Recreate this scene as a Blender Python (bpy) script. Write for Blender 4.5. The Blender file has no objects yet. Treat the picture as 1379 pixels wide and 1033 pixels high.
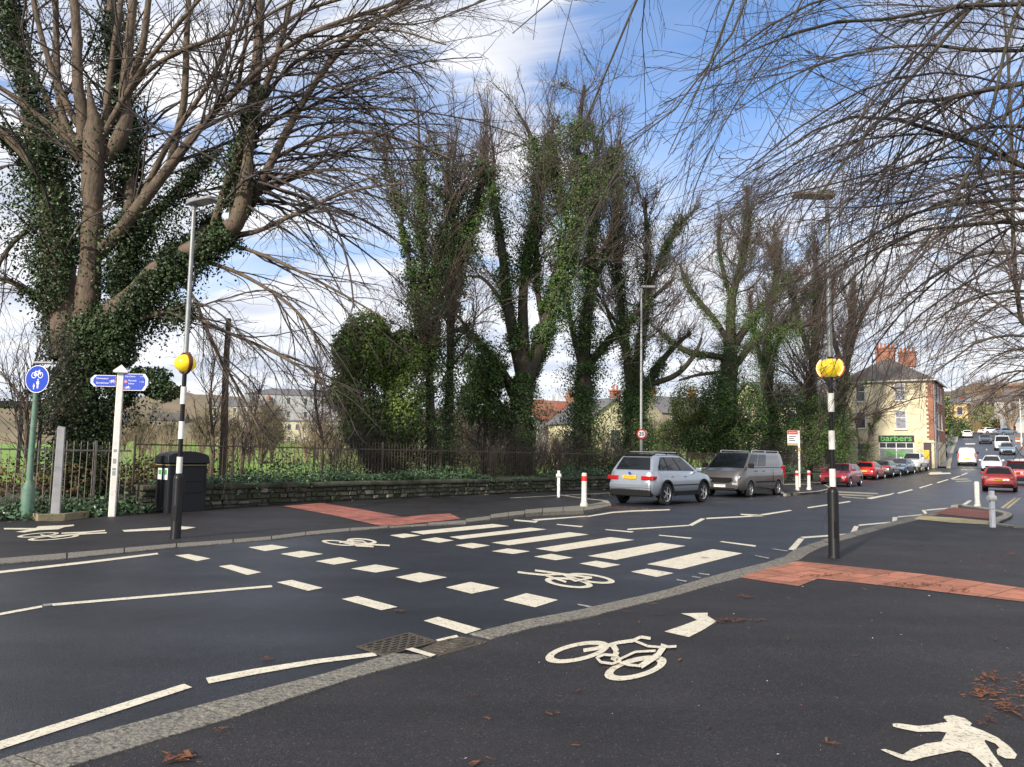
import bpy, bmesh, math, random
import numpy as np
from mathutils import Vector, Matrix
from mathutils.geometry import tessellate_polygon
PI = math.pi
rnd = random.Random(7)
rng = np.random.default_rng(11)
scene = bpy.context.scene
COL = scene.collection

# ------------------------------------------------------------------ camera model
F = 1035.0; CXP = 689.5; CYP = 516.5; EYE = 1.65
pitch = math.atan(95.5 / F); roll = 0.0174
r0 = Vector((1, 0, 0)); u0 = Vector((0, -math.sin(pitch), math.cos(pitch))); fw = Vector((0, math.cos(pitch), math.sin(pitch)))
cr = r0 * math.cos(roll) + u0 * math.sin(roll)
cu = u0 * math.cos(roll) - r0 * math.sin(roll)
cam_d = bpy.data.cameras.new('camera'); cam = bpy.data.objects.new('camera', cam_d); COL.objects.link(cam)
cam_d.sensor_width = 36; cam_d.lens = 36 * F / 1379; cam_d.clip_end = 3000; cam_d.clip_start = 0.05
cam.matrix_world = Matrix(((cr.x, cu.x, -fw.x, 0), (cr.y, cu.y, -fw.y, 0), (cr.z, cu.z, -fw.z, EYE), (0, 0, 0, 1)))
scene.camera = cam

# ------------------------------------------------------------------ terrain: flat crossing, then the street climbs
_ps = np.array([-500, 0, 60, 72, 92, 120, 146, 173, 230, 330, 600, 2000], float)
_pz = np.array([0, 0, 0, 0.05, 1.1, 3.0, 4.8, 6.6, 10.5, 16, 26, 30], float)
_gs = np.arange(-500, 2000, 1.0)
_gz = np.interp(_gs, _ps, _pz)
_k = np.exp(-0.5 * (np.arange(-12, 13) / 4.0) ** 2); _k /= _k.sum()
_gz = np.convolve(np.pad(_gz, 12, mode='edge'), _k, 'valid')
def H(x, y):
    return np.interp(0.55 * np.asarray(x) + 0.83 * np.asarray(y), _gs, _gz)
def ray(px, py):
    d = fw * F + cr * (px - CXP) - cu * (py - CYP)
    return d / d.y
def W(px, py, Y):
    """point on the sight line at forward distance Y"""
    d = ray(px, py); return Vector((d.x * Y, Y, EYE + d.z * Y))
def G(px, py, dz=0.0):
    """point of the terrain seen at a pixel"""
    d = ray(px, py); Y = 1.5
    while Y < 900:
        if EYE + d.z * Y <= float(H(d.x * Y, Y)) + dz: break
        Y += 0.25 if Y > 30 else 0.1
    lo, hi = Y - 0.5, Y
    for _ in range(24):
        m = (lo + hi) / 2
        if EYE + d.z * m <= float(H(d.x * m, m)) + dz: hi = m
        else: lo = m
    return Vector((d.x * hi, hi, EYE + d.z * hi))
def crop(o, s, pts):
    return [(o[0] + x / s, o[1] + y / s) for x, y in pts]

# ------------------------------------------------------------------ objects
def tag(o, label=None, cat=None, group=None, kind=None):
    if label: o['label'] = label
    if cat: o['category'] = cat
    if group: o['group'] = group
    if kind: o['kind'] = kind
    return o
def empty(name, loc=(0, 0, 0), rz=0.0, label=None, cat=None, group=None):
    o = bpy.data.objects.new(name, None); o.empty_display_size = 0.3
    o.location = loc; o.rotation_euler = (0, 0, rz); COL.objects.link(o)
    return tag(o, label, cat, group)
def link(name, me, mats, parent=None, smooth=None):
    o = bpy.data.objects.new(name, me); COL.objects.link(o)
    for m in (mats if isinstance(mats, (list, tuple)) else [mats]): me.materials.append(m)
    if parent is not None: o.parent = parent
    if smooth is not None:
        me.shade_smooth()
        if smooth: me.set_sharp_from_angle(angle=math.radians(smooth))
    return o
class MB:
    """collects shapes into one mesh"""
    def __init__(s): s.v = []; s.f = []; s.m = []
    def add(s, vs, fs, mi=0):
        b = len(s.v); s.v += [tuple(v) for v in vs]; s.f += [tuple(i + b for i in f) for f in fs]; s.m += [mi] * len(fs); return s
    def box(s, x0, x1, y0, y1, z0, z1, mi=0, M=None, taper=1.0):
        cx, cy = (x0 + x1) / 2, (y0 + y1) / 2
        vs = []
        for z, t in ((z0, 1.0), (z1, taper)):
            for x, y in ((x0, y0), (x1, y0), (x1, y1), (x0, y1)):
                vs.append(Vector((cx + (x - cx) * t, cy + (y - cy) * t, z)))
        if M is not None: vs = [M @ v for v in vs]
        return s.add(vs, [(0, 3, 2, 1), (4, 5, 6, 7), (0, 1, 5, 4), (1, 2, 6, 5), (2, 3, 7, 6), (3, 0, 4, 7)], mi)
    def cyl(s, p0, p1, r0, r1=None, n=16, mi=0, caps=True):
        p0, p1 = Vector(p0), Vector(p1); r1 = r0 if r1 is None else r1
        d = (p1 - p0).normalized(); a = d.orthogonal().normalized(); b = d.cross(a)
        vs = []
        for p, r in ((p0, r0), (p1, r1)):
            for i in range(n):
                t = 2 * PI * i / n; vs.append(p + (a * math.cos(t) + b * math.sin(t)) * r)
        fs = [(i, (i + 1) % n, n + (i + 1) % n, n + i) for i in range(n)]
        if caps: fs += [tuple(reversed(range(n))), tuple(range(n, 2 * n))]
        return s.add(vs, fs, mi)
    def lathe(s, prof, n=24, mi=0, M=None, cap=True):
        vs = []
        for r, z in prof:
            for i in range(n):
                t = 2 * PI * i / n; v = Vector((r * math.cos(t), r * math.sin(t), z)); vs.append(M @ v if M is not None else v)
        fs = []
        for k in range(len(prof) - 1):
            for i in range(n): fs.append((k * n + i, k * n + (i + 1) % n, (k + 1) * n + (i + 1) % n, (k + 1) * n + i))
        if cap: fs += [tuple(reversed(range(n))), tuple(range((len(prof) - 1) * n, len(prof) * n))]
        return s.add(vs, fs, mi)
    def prism(s, pts, z0, z1, mi=0, M=None):
        """polygon pts (x,y) extruded z0..z1"""
        n = len(pts)
        a = sum(pts[i][0] * pts[(i + 1) % n][1] - pts[(i + 1) % n][0] * pts[i][1] for i in range(n))
        if a < 0: pts = pts[::-1]
        vs = [Vector((x, y, z)) for z in (z0, z1) for x, y in pts]
        if M is not None: vs = [M @ v for v in vs]
        tr = tessellate_polygon([[Vector((x, y, 0)) for x, y in pts]])
        fs = []
        for t in tr:
            a_, b_, c_ = [pts[i] for i in t]
            cr_ = (b_[0] - a_[0]) * (c_[1] - a_[1]) - (b_[1] - a_[1]) * (c_[0] - a_[0])
            t = tuple(t) if cr_ > 0 else tuple(reversed(t))
            fs.append(tuple(i + n for i in t)); fs.append(tuple(reversed(t)))
        fs += [(i, (i + 1) % n, n + (i + 1) % n, n + i) for i in range(n)]
        return s.add(vs, fs, mi)
    def mesh(s, name):
        me = bpy.data.meshes.new(name); me.from_pydata(s.v, [], s.f)
        if any(s.m): me.polygons.foreach_set('material_index', s.m)
        me.update(); return me
    def build(s, name, mats, parent=None, smooth=None, bevel=None, seg=2):
        me = s.mesh(name); o = link(name, me, mats, parent, smooth)
        if bevel:
            md = o.modifiers.new('b', 'BEVEL'); md.width = bevel; md.segments = seg; md.limit_method = 'ANGLE'; md.angle_limit = math.radians(35)
        return o
def np_mesh(name, V, Fq, mats, parent=None, smooth=False):
    """V (n,3), Fq (m,k) faces as arrays"""
    me = bpy.data.meshes.new(name); V = np.ascontiguousarray(V, np.float32); Fq = np.ascontiguousarray(Fq, np.int32)
    k = Fq.shape[1]
    me.vertices.add(len(V)); me.vertices.foreach_set('co', V.ravel())
    me.loops.add(Fq.size); me.loops.foreach_set('vertex_index', Fq.ravel())
    me.polygons.add(len(Fq)); me.polygons.foreach_set('loop_start', np.arange(0, Fq.size, k, dtype=np.int32))
    me.polygons.foreach_set('use_smooth', np.full(len(Fq), smooth))
    me.update(calc_edges=True)
    o = bpy.data.objects.new(name, me); COL.objects.link(o)
    for m in (mats if isinstance(mats, (list, tuple)) else [mats]): me.materials.append(m)
    if parent is not None: o.parent = parent
    return o
def text_mesh(name, body, size, mat, parent, M, align='CENTER', depth=0.002, squash=1.0, bold=0.0):
    cu_ = bpy.data.curves.new(name, 'FONT'); cu_.body = body; cu_.size = size; cu_.align_x = align; cu_.align_y = 'CENTER'; cu_.extrude = depth; cu_.offset = bold
    cu_.resolution_u = 3
    t = bpy.data.objects.new(name, cu_); COL.objects.link(t)
    me = bpy.data.meshes.new_from_object(t.evaluated_get(bpy.context.evaluated_depsgraph_get()))
    bpy.data.objects.remove(t)
    me.transform(M @ Matrix.Diagonal((squash, 1, 1, 1)))
    return link(name, me, mat, parent)
def copy_tree(o, parent=None):
    c = o.copy(); COL.objects.link(c)
    if parent is not None: c.parent = parent
    for ch in list(o.children): copy_tree(ch, c)
    return c

# ------------------------------------------------------------------ materials
def mat(name, color=(0.5, 0.5, 0.5), rough=0.6, metal=0.0, var=0.0, scale=8.0, bump=0.0, bscale=40.0, spec=0.5, coat=0.0, emit=None, estr=0.0, color2=None, trans=0.0, spotscale=None, spotcol=None, spotamt=0.6, obj=True, stretch=None):
    m = bpy.data.materials.new(name); m.use_nodes = True; nt = m.node_tree; N = nt.nodes; L = nt.links
    b = N['Principled BSDF']
    b.inputs['Base Color'].default_value = (*color, 1); b.inputs['Roughness'].default_value = rough; b.inputs['Metallic'].default_value = metal
    b.inputs['Specular IOR Level'].default_value = spec; b.inputs['Coat Weight'].default_value = coat; b.inputs['Coat Roughness'].default_value = 0.05
    if trans: b.inputs['Transmission Weight'].default_value = trans
    if emit: b.inputs['Emission Color'].default_value = (*emit, 1); b.inputs['Emission Strength'].default_value = estr
    if var or bump or color2 or spotscale:
        tc = N.new('ShaderNodeTexCoord'); co = tc.outputs['Object']
        if stretch:
            mpg = N.new('ShaderNodeMapping'); mpg.inputs['Scale'].default_value = (1, 1, stretch); L.new(co, mpg.inputs[0]); co = mpg.outputs[0]
        if var or color2:
            n = N.new('ShaderNodeTexNoise'); n.inputs['Scale'].default_value = scale; n.inputs['Detail'].default_value = 6; n.inputs['Roughness'].default_value = 0.62
            L.new(co, n.inputs['Vector'])
            mp = N.new('ShaderNodeMapRange'); mp.inputs[1].default_value = 0.32; mp.inputs[2].default_value = 0.68
            L.new(n.outputs['Fac'], mp.inputs[0])
            mx = N.new('ShaderNodeMix'); mx.data_type = 'RGBA'
            c1 = color; c2 = color2 or tuple(c * (1 - var) for c in color)
            if not color2: c1 = tuple(min(1, c * (1 + var)) for c in color)
            mx.inputs[6].default_value = (*c1, 1); mx.inputs[7].default_value = (*c2, 1)
            L.new(mp.outputs[0], mx.inputs[0]); out = mx.outputs[2]
            if spotscale:
                v = N.new('ShaderNodeTexNoise'); v.inputs['Scale'].default_value = spotscale; v.inputs['Detail'].default_value = 2
                L.new(co, v.inputs['Vector'])
                r = N.new('ShaderNodeMapRange'); r.inputs[1].default_value = 0.55; r.inputs[2].default_value = 0.72; r.inputs[4].default_value = spotamt
                L.new(v.outputs['Fac'], r.inputs[0])
                m2 = N.new('ShaderNodeMix'); m2.data_type = 'RGBA'; m2.inputs[7].default_value = (*spotcol, 1)
                L.new(r.outputs[0], m2.inputs[0]); L.new(out, m2.inputs[6]); out = m2.outputs[2]
            L.new(out, b.inputs['Base Color'])
        if bump:
            n2 = N.new('ShaderNodeTexNoise'); n2.inputs['Scale'].default_value = bscale; n2.inputs['Detail'].default_value = 4
            L.new(co, n2.inputs['Vector'])
            bp = N.new('ShaderNodeBump'); bp.inputs['Strength'].default_value = bump; bp.inputs['Distance'].default_value = 0.02
            L.new(n2.outputs['Fac'], bp.inputs['Height']); L.new(bp.outputs['Normal'], b.inputs['Normal'])
    return m
def leaf_mat(name, dark, light, rough=0.45, scale=0.8):
    m = bpy.data.materials.new(name); m.use_nodes = True; nt = m.node_tree; N = nt.nodes; L = nt.links
    b = N['Principled BSDF']; b.inputs['Roughness'].default_value = rough; b.inputs['Specular IOR Level'].default_value = 0.35
    g = N.new('ShaderNodeNewGeometry'); tc = N.new('ShaderNodeTexCoord')
    n = N.new('ShaderNodeTexNoise'); n.inputs['Scale'].default_value = scale; n.inputs['Detail'].default_value = 3; L.new(tc.outputs['Object'], n.inputs['Vector'])
    mp = N.new('ShaderNodeMapRange'); mp.inputs[1].default_value = 0.38; mp.inputs[2].default_value = 0.62; L.new(n.outputs['Fac'], mp.inputs[0])
    ad = N.new('ShaderNodeMath'); ad.operation = 'MULTIPLY_ADD'; ad.inputs[1].default_value = 0.55; L.new(g.outputs['Random Per Island'], ad.inputs[0])
    m3 = N.new('ShaderNodeMath'); m3.operation = 'MULTIPLY'; m3.inputs[1].default_value = 0.5; L.new(mp.outputs[0], m3.inputs[0]); L.new(m3.outputs[0], ad.inputs[2])
    mx = N.new('ShaderNodeMix'); mx.data_type = 'RGBA'; mx.inputs[6].default_value = (*dark, 1); mx.inputs[7].default_value = (*light, 1)
    L.new(ad.outputs[0], mx.inputs[0]); L.new(mx.outputs[2], b.inputs['Base Color'])
    return m
M = {}
M['leaf'] = leaf_mat('ivy_leaf', (0.014, 0.033, 0.009), (0.095, 0.165, 0.032), scale=1.6)
M['leaf_dark'] = leaf_mat('ivy_leaf_dark', (0.010, 0.022, 0.008), (0.048, 0.080, 0.024))
M['leaf_bright'] = leaf_mat('ivy_leaf_bright', (0.045, 0.085, 0.02), (0.19, 0.27, 0.055))
M['leaf_wall'] = leaf_mat('ivy_leaf_wall', (0.025, 0.055, 0.028), (0.10, 0.17, 0.08), rough=0.35)
M['leaf_pale'] = leaf_mat('shrub_leaf', (0.09, 0.12, 0.03), (0.24, 0.27, 0.08))
M['leaf_brown'] = leaf_mat('bramble_leaf', (0.04, 0.05, 0.018), (0.15, 0.09, 0.035), rough=0.7)
M['bark'] = mat('bark', (0.115, 0.088, 0.066), 0.9, var=0.45, scale=9, bump=1.0, bscale=28, stretch=.3)
M['bark_pale'] = mat('bark_pale', (0.165, 0.115, 0.078), 0.9, color2=(0.06, 0.048, 0.036), scale=11, bump=1.0, bscale=34, spotscale=14, spotcol=(0.11, 0.11, 0.06), spotamt=0.4, stretch=.28)
M['bark_green'] = mat('bark_green', (0.062, 0.056, 0.034), 0.9, color2=(0.036, 0.029, 0.021), scale=5, bump=0.8, bscale=25)
M['twig'] = mat('twig', (0.055, 0.042, 0.036), 0.85, var=0.3, scale=3)
M['twig_brown'] = mat('twig_brown', (0.085, 0.058, 0.047), 0.85, var=0.35, scale=3)
M['twig_green'] = mat('twig_green', (0.095, 0.075, 0.045), 0.85, var=0.35, scale=3)
M['twig_tan'] = mat('twig_tan', (0.24, 0.175, 0.12), 0.9, var=0.3, scale=1.5)

# ------------------------------------------------------------------ tubes and branching (all vectorised)
def tubes(P, R, sides):
    """P (N,K,3), R (N,K) -> V, F quads"""
    N_, K, _ = P.shape
    T = np.empty_like(P); T[:, 1:-1] = P[:, 2:] - P[:, :-2]; T[:, 0] = P[:, 1] - P[:, 0]; T[:, -1] = P[:, -1] - P[:, -2]
    T /= np.linalg.norm(T, axis=2, keepdims=True) + 1e-9
    A0 = np.cross(T[:, 0], np.array([0.31, 0.22, 0.93])); A0 /= np.linalg.norm(A0, axis=1, keepdims=True) + 1e-9
    A = np.empty_like(P); A[:, 0] = A0
    for k in range(1, K):
        a = A[:, k - 1] - T[:, k] * np.sum(A[:, k - 1] * T[:, k], axis=1, keepdims=True)
        A[:, k] = a / (np.linalg.norm(a, axis=1, keepdims=True) + 1e-9)
    B = np.cross(T, A)
    th = np.arange(sides) * 2 * PI / sides
    ring = A[:, :, None, :] * np.cos(th)[None, None, :, None] + B[:, :, None, :] * np.sin(th)[None, None, :, None]
    V = (P[:, :, None, :] + ring * R[:, :, None, None]).reshape(-1, 3)
    base = (np.arange(N_) * K * sides)[:, None, None] + (np.arange(K - 1) * sides)[None, :, None]
    i = np.arange(sides)[None, None, :]; j = (i + 1) % sides
    Fq = np.stack([base + i, base + j, base + sides + j, base + sides + i], axis=-1).reshape(-1, 4)
    return V, Fq
def merge(parts):
    Vs, Fs, o = [], [], 0
    for v, f in parts: Vs.append(v); Fs.append(f + o); o += len(v)
    return np.concatenate(Vs), np.concatenate(Fs)
def norm(a): return a / (np.linalg.norm(a, axis=-1, keepdims=True) + 1e-9)
def spawn(P, R, M_, g, t0=0.15, t1=1.0, ang=0.7, lenf=0.45, K=6, grav=0.0, wob=0.12, rf=0.55, rmin=0.006, rtip=0.4, bias=None, L=None, side=None, rk=.0078):
    """M_ children over the parents, picked by length"""
    N_, Kp, _ = P.shape
    Lp = np.linalg.norm(np.diff(P, axis=1), axis=2).sum(1)
    pr = Lp / Lp.sum(); par = g.choice(N_, M_, p=pr)
    t = g.uniform(t0, t1, M_) * (Kp - 1) * 0.999; k = t.astype(int); fr = (t - k)[:, None]
    p0 = P[par, k] * (1 - fr) + P[par, k + 1] * fr
    tan = norm(P[par, k + 1] - P[par, k]); rr = R[par, k] * (1 - fr[:, 0]) + R[par, k + 1] * fr[:, 0]
    q = g.normal(size=(M_, 3))
    if bias is not None: q += np.asarray(bias)
    q = norm(q - tan * np.sum(q * tan, axis=1, keepdims=True))
    a = ang * g.uniform(0.6, 1.3, M_)[:, None]
    d = norm(tan * np.cos(a) + q * np.sin(a))
    tt = t / (Kp - 1)
    ln = (Lp[par] if L is None else np.full(M_, L)) * lenf * (1.15 - 0.6 * tt) * g.uniform(0.55, 1.3, M_)
    C = np.empty((M_, K, 3)); C[:, 0] = p0; st = (ln / (K - 1))[:, None]
    gr = np.array([0, 0, 1.0]) * grav
    w0 = g.normal(size=(M_, 3)) * wob * 0.5
    for i in range(1, K):
        d = norm(d + gr / (K - 1) * 2 + w0 + g.normal(size=(M_, 3)) * wob)
        C[:, i] = C[:, i - 1] + d * st
    r_0 = np.maximum(np.minimum(rr * rf, 0.004 + ln * rk), rmin)
    s = np.linspace(0, 1, K)[None, :]
    Rc = np.maximum(r_0[:, None] * (1 - s * (1 - rtip)), rmin * 0.8)
    return C, Rc
def catmull(pts, rad, K):
    pts = np.asarray(pts, float); rad = np.asarray(rad, float); n = len(pts)
    seg = np.linalg.norm(np.diff(pts, axis=0), axis=1); c = np.concatenate([[0], np.cumsum(seg)])
    s = np.linspace(0, c[-1], K); out = np.empty((K, 3)); ro = np.interp(s, c, rad)
    ext = np.vstack([2 * pts[0] - pts[1], pts, 2 * pts[-1] - pts[-2]])
    for i, x in enumerate(s):
        j = min(max(np.searchsorted(c, x, side='right') - 1, 0), n - 2); t = (x - c[j]) / max(seg[j], 1e-6)
        a, b_, c_, d_ = ext[j], ext[j + 1], ext[j + 2], ext[j + 3]
        out[i] = 0.5 * ((2 * b_) + (-a + c_) * t + (2 * a - 5 * b_ + 4 * c_ - d_) * t * t + (-a + 3 * b_ - 3 * c_ + d_) * t ** 3)
    return out, ro
def leaves(C, size, g, flat=0.5, out=None, aspect=0.75):
    """rhombus leaves folded on the midrib, centres C (n,3); out = preferred facing"""
    n = len(C); nn = g.normal(size=(n, 3))
    if out is not None: nn = nn * flat + norm(out)
    nn[:, 2] += 0.25; nn = norm(nn)
    a = norm(np.cross(nn, g.normal(size=(n, 3)))); b = np.cross(nn, a)
    s = (size * g.uniform(0.6, 1.35, n))[:, None]
    V = np.stack([C - a * s * .5, C + b * s * .5 * aspect - nn * s * .12, C + a * s * .5, C - b * s * .5 * aspect - nn * s * .12], axis=1).reshape(-1, 3)
    i = np.arange(n) * 4
    Fq = np.concatenate([np.stack([i, i + 1, i + 2, i + 2], 1)[:, :3], np.stack([i, i + 2, i + 3], 1)])
    return V, Fq
def noise3(p, sc, seed):
    """cheap smooth pseudo noise 0..1"""
    g = np.random.default_rng(seed); v = 0
    for k in range(5):
        w = norm(g.normal(size=3)) * sc * (1 + 0.6 * k); v = v + np.sin(p @ w + g.uniform(0, 6.28)) / (1 + 0.35 * k)
    return 0.5 + v / 6.0
CLEAR = [(940, 140, 11.5, .82), (490, 240, 9.0, .62), (1160, 40, 10, .4)]
CLOUD_OFF = (3.1, 0.4, 0); CLOUD_T = (0.33, 0.55); SKY_TINT = (1.1, 1.7, 2.2, 1); SKY_STR = 0.085; SUN_STR = 5.0; SUN_ANG = 2.0; EXPO = 0.25
# ------------------------------------------------------------------ sky, sun
SUN_EL = math.radians(27); SUN_AZ_VEC = Vector((-0.55, -0.83, 0)).normalized()   # horizontal direction towards the sun
w = bpy.data.worlds.new('World'); scene.world = w; w.use_nodes = True
nt = w.node_tree; N = nt.nodes; L = nt.links; bg = N['Background']
sky = N.new('ShaderNodeTexSky'); sky.sky_type = 'NISHITA'; sky.sun_disc = False; sky.sun_elevation = SUN_EL
sky.sun_rotation = math.atan2(SUN_AZ_VEC.x, SUN_AZ_VEC.y); sky.air_density = 1.0; sky.dust_density = 0.3; sky.ozone_density = 3.0
tc = N.new('ShaderNodeTexCoord'); sep = N.new('ShaderNodeSeparateXYZ'); L.new(tc.outputs['Generated'], sep.inputs[0])
az = N.new('ShaderNodeMath'); az.operation = 'MAXIMUM'; az.inputs[1].default_value = 0.0; L.new(sep.outputs['Z'], az.inputs[0])
ad = N.new('ShaderNodeMath'); ad.operation = 'ADD'; ad.inputs[1].default_value = 0.16; L.new(az.outputs[0], ad.inputs[0])
dx = N.new('ShaderNodeMath'); dx.operation = 'DIVIDE'; L.new(sep.outputs['X'], dx.inputs[0]); L.new(ad.outputs[0], dx.inputs[1])
dy = N.new('ShaderNodeMath'); dy.operation = 'DIVIDE'; L.new(sep.outputs['Y'], dy.inputs[0]); L.new(ad.outputs[0], dy.inputs[1])
cmb = N.new('ShaderNodeCombineXYZ'); L.new(dx.outputs[0], cmb.inputs[0]); L.new(dy.outputs[0], cmb.inputs[1])
mpn = N.new('ShaderNodeMapping'); mpn.inputs['Location'].default_value = CLOUD_OFF; mpn.inputs['Scale'].default_value = (1.0, 1.3, 1); L.new(cmb.outputs[0], mpn.inputs[0])
n1 = N.new('ShaderNodeTexNoise'); n1.inputs['Scale'].default_value = 1.0; n1.inputs['Detail'].default_value = 9; n1.inputs['Roughness'].default_value = 0.63; n1.inputs['Distortion'].default_value = 0.9; L.new(mpn.outputs[0], n1.inputs['Vector'])
mr = N.new('ShaderNodeMapRange'); mr.interpolation_type = 'SMOOTHSTEP'; mr.inputs[1].default_value = CLOUD_T[0]; mr.inputs[2].default_value = CLOUD_T[1]; L.new(n1.outputs['Fac'], mr.inputs[0])
hz = N.new('ShaderNodeMapRange'); hz.inputs[1].default_value = 0.42; hz.inputs[2].default_value = 0.06; hz.inputs[3].default_value = 0.0; hz.inputs[4].default_value = 0.95; L.new(sep.outputs['Z'], hz.inputs[0])
# two clearings in the cloud, fixed in the sky
prev = mr.outputs[0]
for cpx, cpy, rad_, amt in CLEAR:
    dv_ = ray(cpx, cpy).normalized(); dt = N.new('ShaderNodeVectorMath'); dt.operation = 'DOT_PRODUCT'; dt.inputs[1].default_value = dv_; L.new(tc.outputs['Generated'], dt.inputs[0])
    nz = N.new('ShaderNodeMath'); nz.operation = 'MULTIPLY_ADD'; nz.inputs[1].default_value = 0.10; L.new(n1.outputs['Fac'], nz.inputs[0]); L.new(dt.outputs['Value'], nz.inputs[2])
    mm = N.new('ShaderNodeMapRange'); mm.interpolation_type = 'SMOOTHSTEP'; mm.inputs[1].default_value = math.cos(math.radians(rad_)) + .05; mm.inputs[2].default_value = math.cos(math.radians(rad_ * .35)) + .05; mm.inputs[3].default_value = 1.0; mm.inputs[4].default_value = 1 - amt; L.new(nz.outputs[0], mm.inputs[0])
    ml = N.new('ShaderNodeMath'); ml.operation = 'MULTIPLY'; L.new(prev, ml.inputs[0]); L.new(mm.outputs[0], ml.inputs[1]); prev = ml.outputs[0]
mxa = N.new('ShaderNodeMath'); mxa.operation = 'ADD'; mxa.use_clamp = True; L.new(prev, mxa.inputs[0]); L.new(hz.outputs[0], mxa.inputs[1])
mcl = N.new('ShaderNodeMath'); mcl.operation = 'MULTIPLY'; mcl.inputs[1].default_value = 0.95; L.new(mxa.outputs[0], mcl.inputs[0])
n2 = N.new('ShaderNodeTexNoise'); n2.inputs['Scale'].default_value = 2.3; n2.inputs['Detail'].default_value = 6; L.new(mpn.outputs[0], n2.inputs['Vector'])
cc = N.new('ShaderNodeMix'); cc.data_type = 'RGBA'; cc.inputs[6].default_value = (7.4, 7.8, 9.0, 1); cc.inputs[7].default_value = (11.4, 11.4, 11.6, 1)
mr2 = N.new('ShaderNodeMapRange'); mr2.inputs[1].default_value = 0.35; mr2.inputs[2].default_value = 0.62; L.new(n2.outputs['Fac'], mr2.inputs[0]); L.new(mr2.outputs[0], cc.inputs[0])
tint = N.new('ShaderNodeMix'); tint.data_type = 'RGBA'; tint.blend_type = 'MULTIPLY'; tint.inputs[0].default_value = 1.0; tint.inputs[7].default_value = SKY_TINT; L.new(sky.outputs[0], tint.inputs[6])
mix = N.new('ShaderNodeMix'); mix.data_type = 'RGBA'; L.new(mcl.outputs[0], mix.inputs[0]); L.new(tint.outputs[2], mix.inputs[6]); L.new(cc.outputs[2], mix.inputs[7])
L.new(mix.outputs[2], bg.inputs[0]); bg.inputs[1].default_value = SKY_STR
sd = bpy.data.lights.new('sun', 'SUN'); sd.energy = SUN_STR; sd.angle = math.radians(SUN_ANG); sd.color = (1.0, 0.92, 0.80)
so = bpy.data.objects.new('sun', sd); COL.objects.link(so)
sdir = SUN_AZ_VEC * math.cos(SUN_EL) + Vector((0, 0, math.sin(SUN_EL)))
so.rotation_euler = sdir.to_track_quat('Z', 'Y').to_euler(); so.location = (0, 0, 40)
vs = scene.view_settings; vs.view_transform = 'Standard'; vs.look = 'None'; vs.gamma = 1; vs.exposure = EXPO
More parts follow.
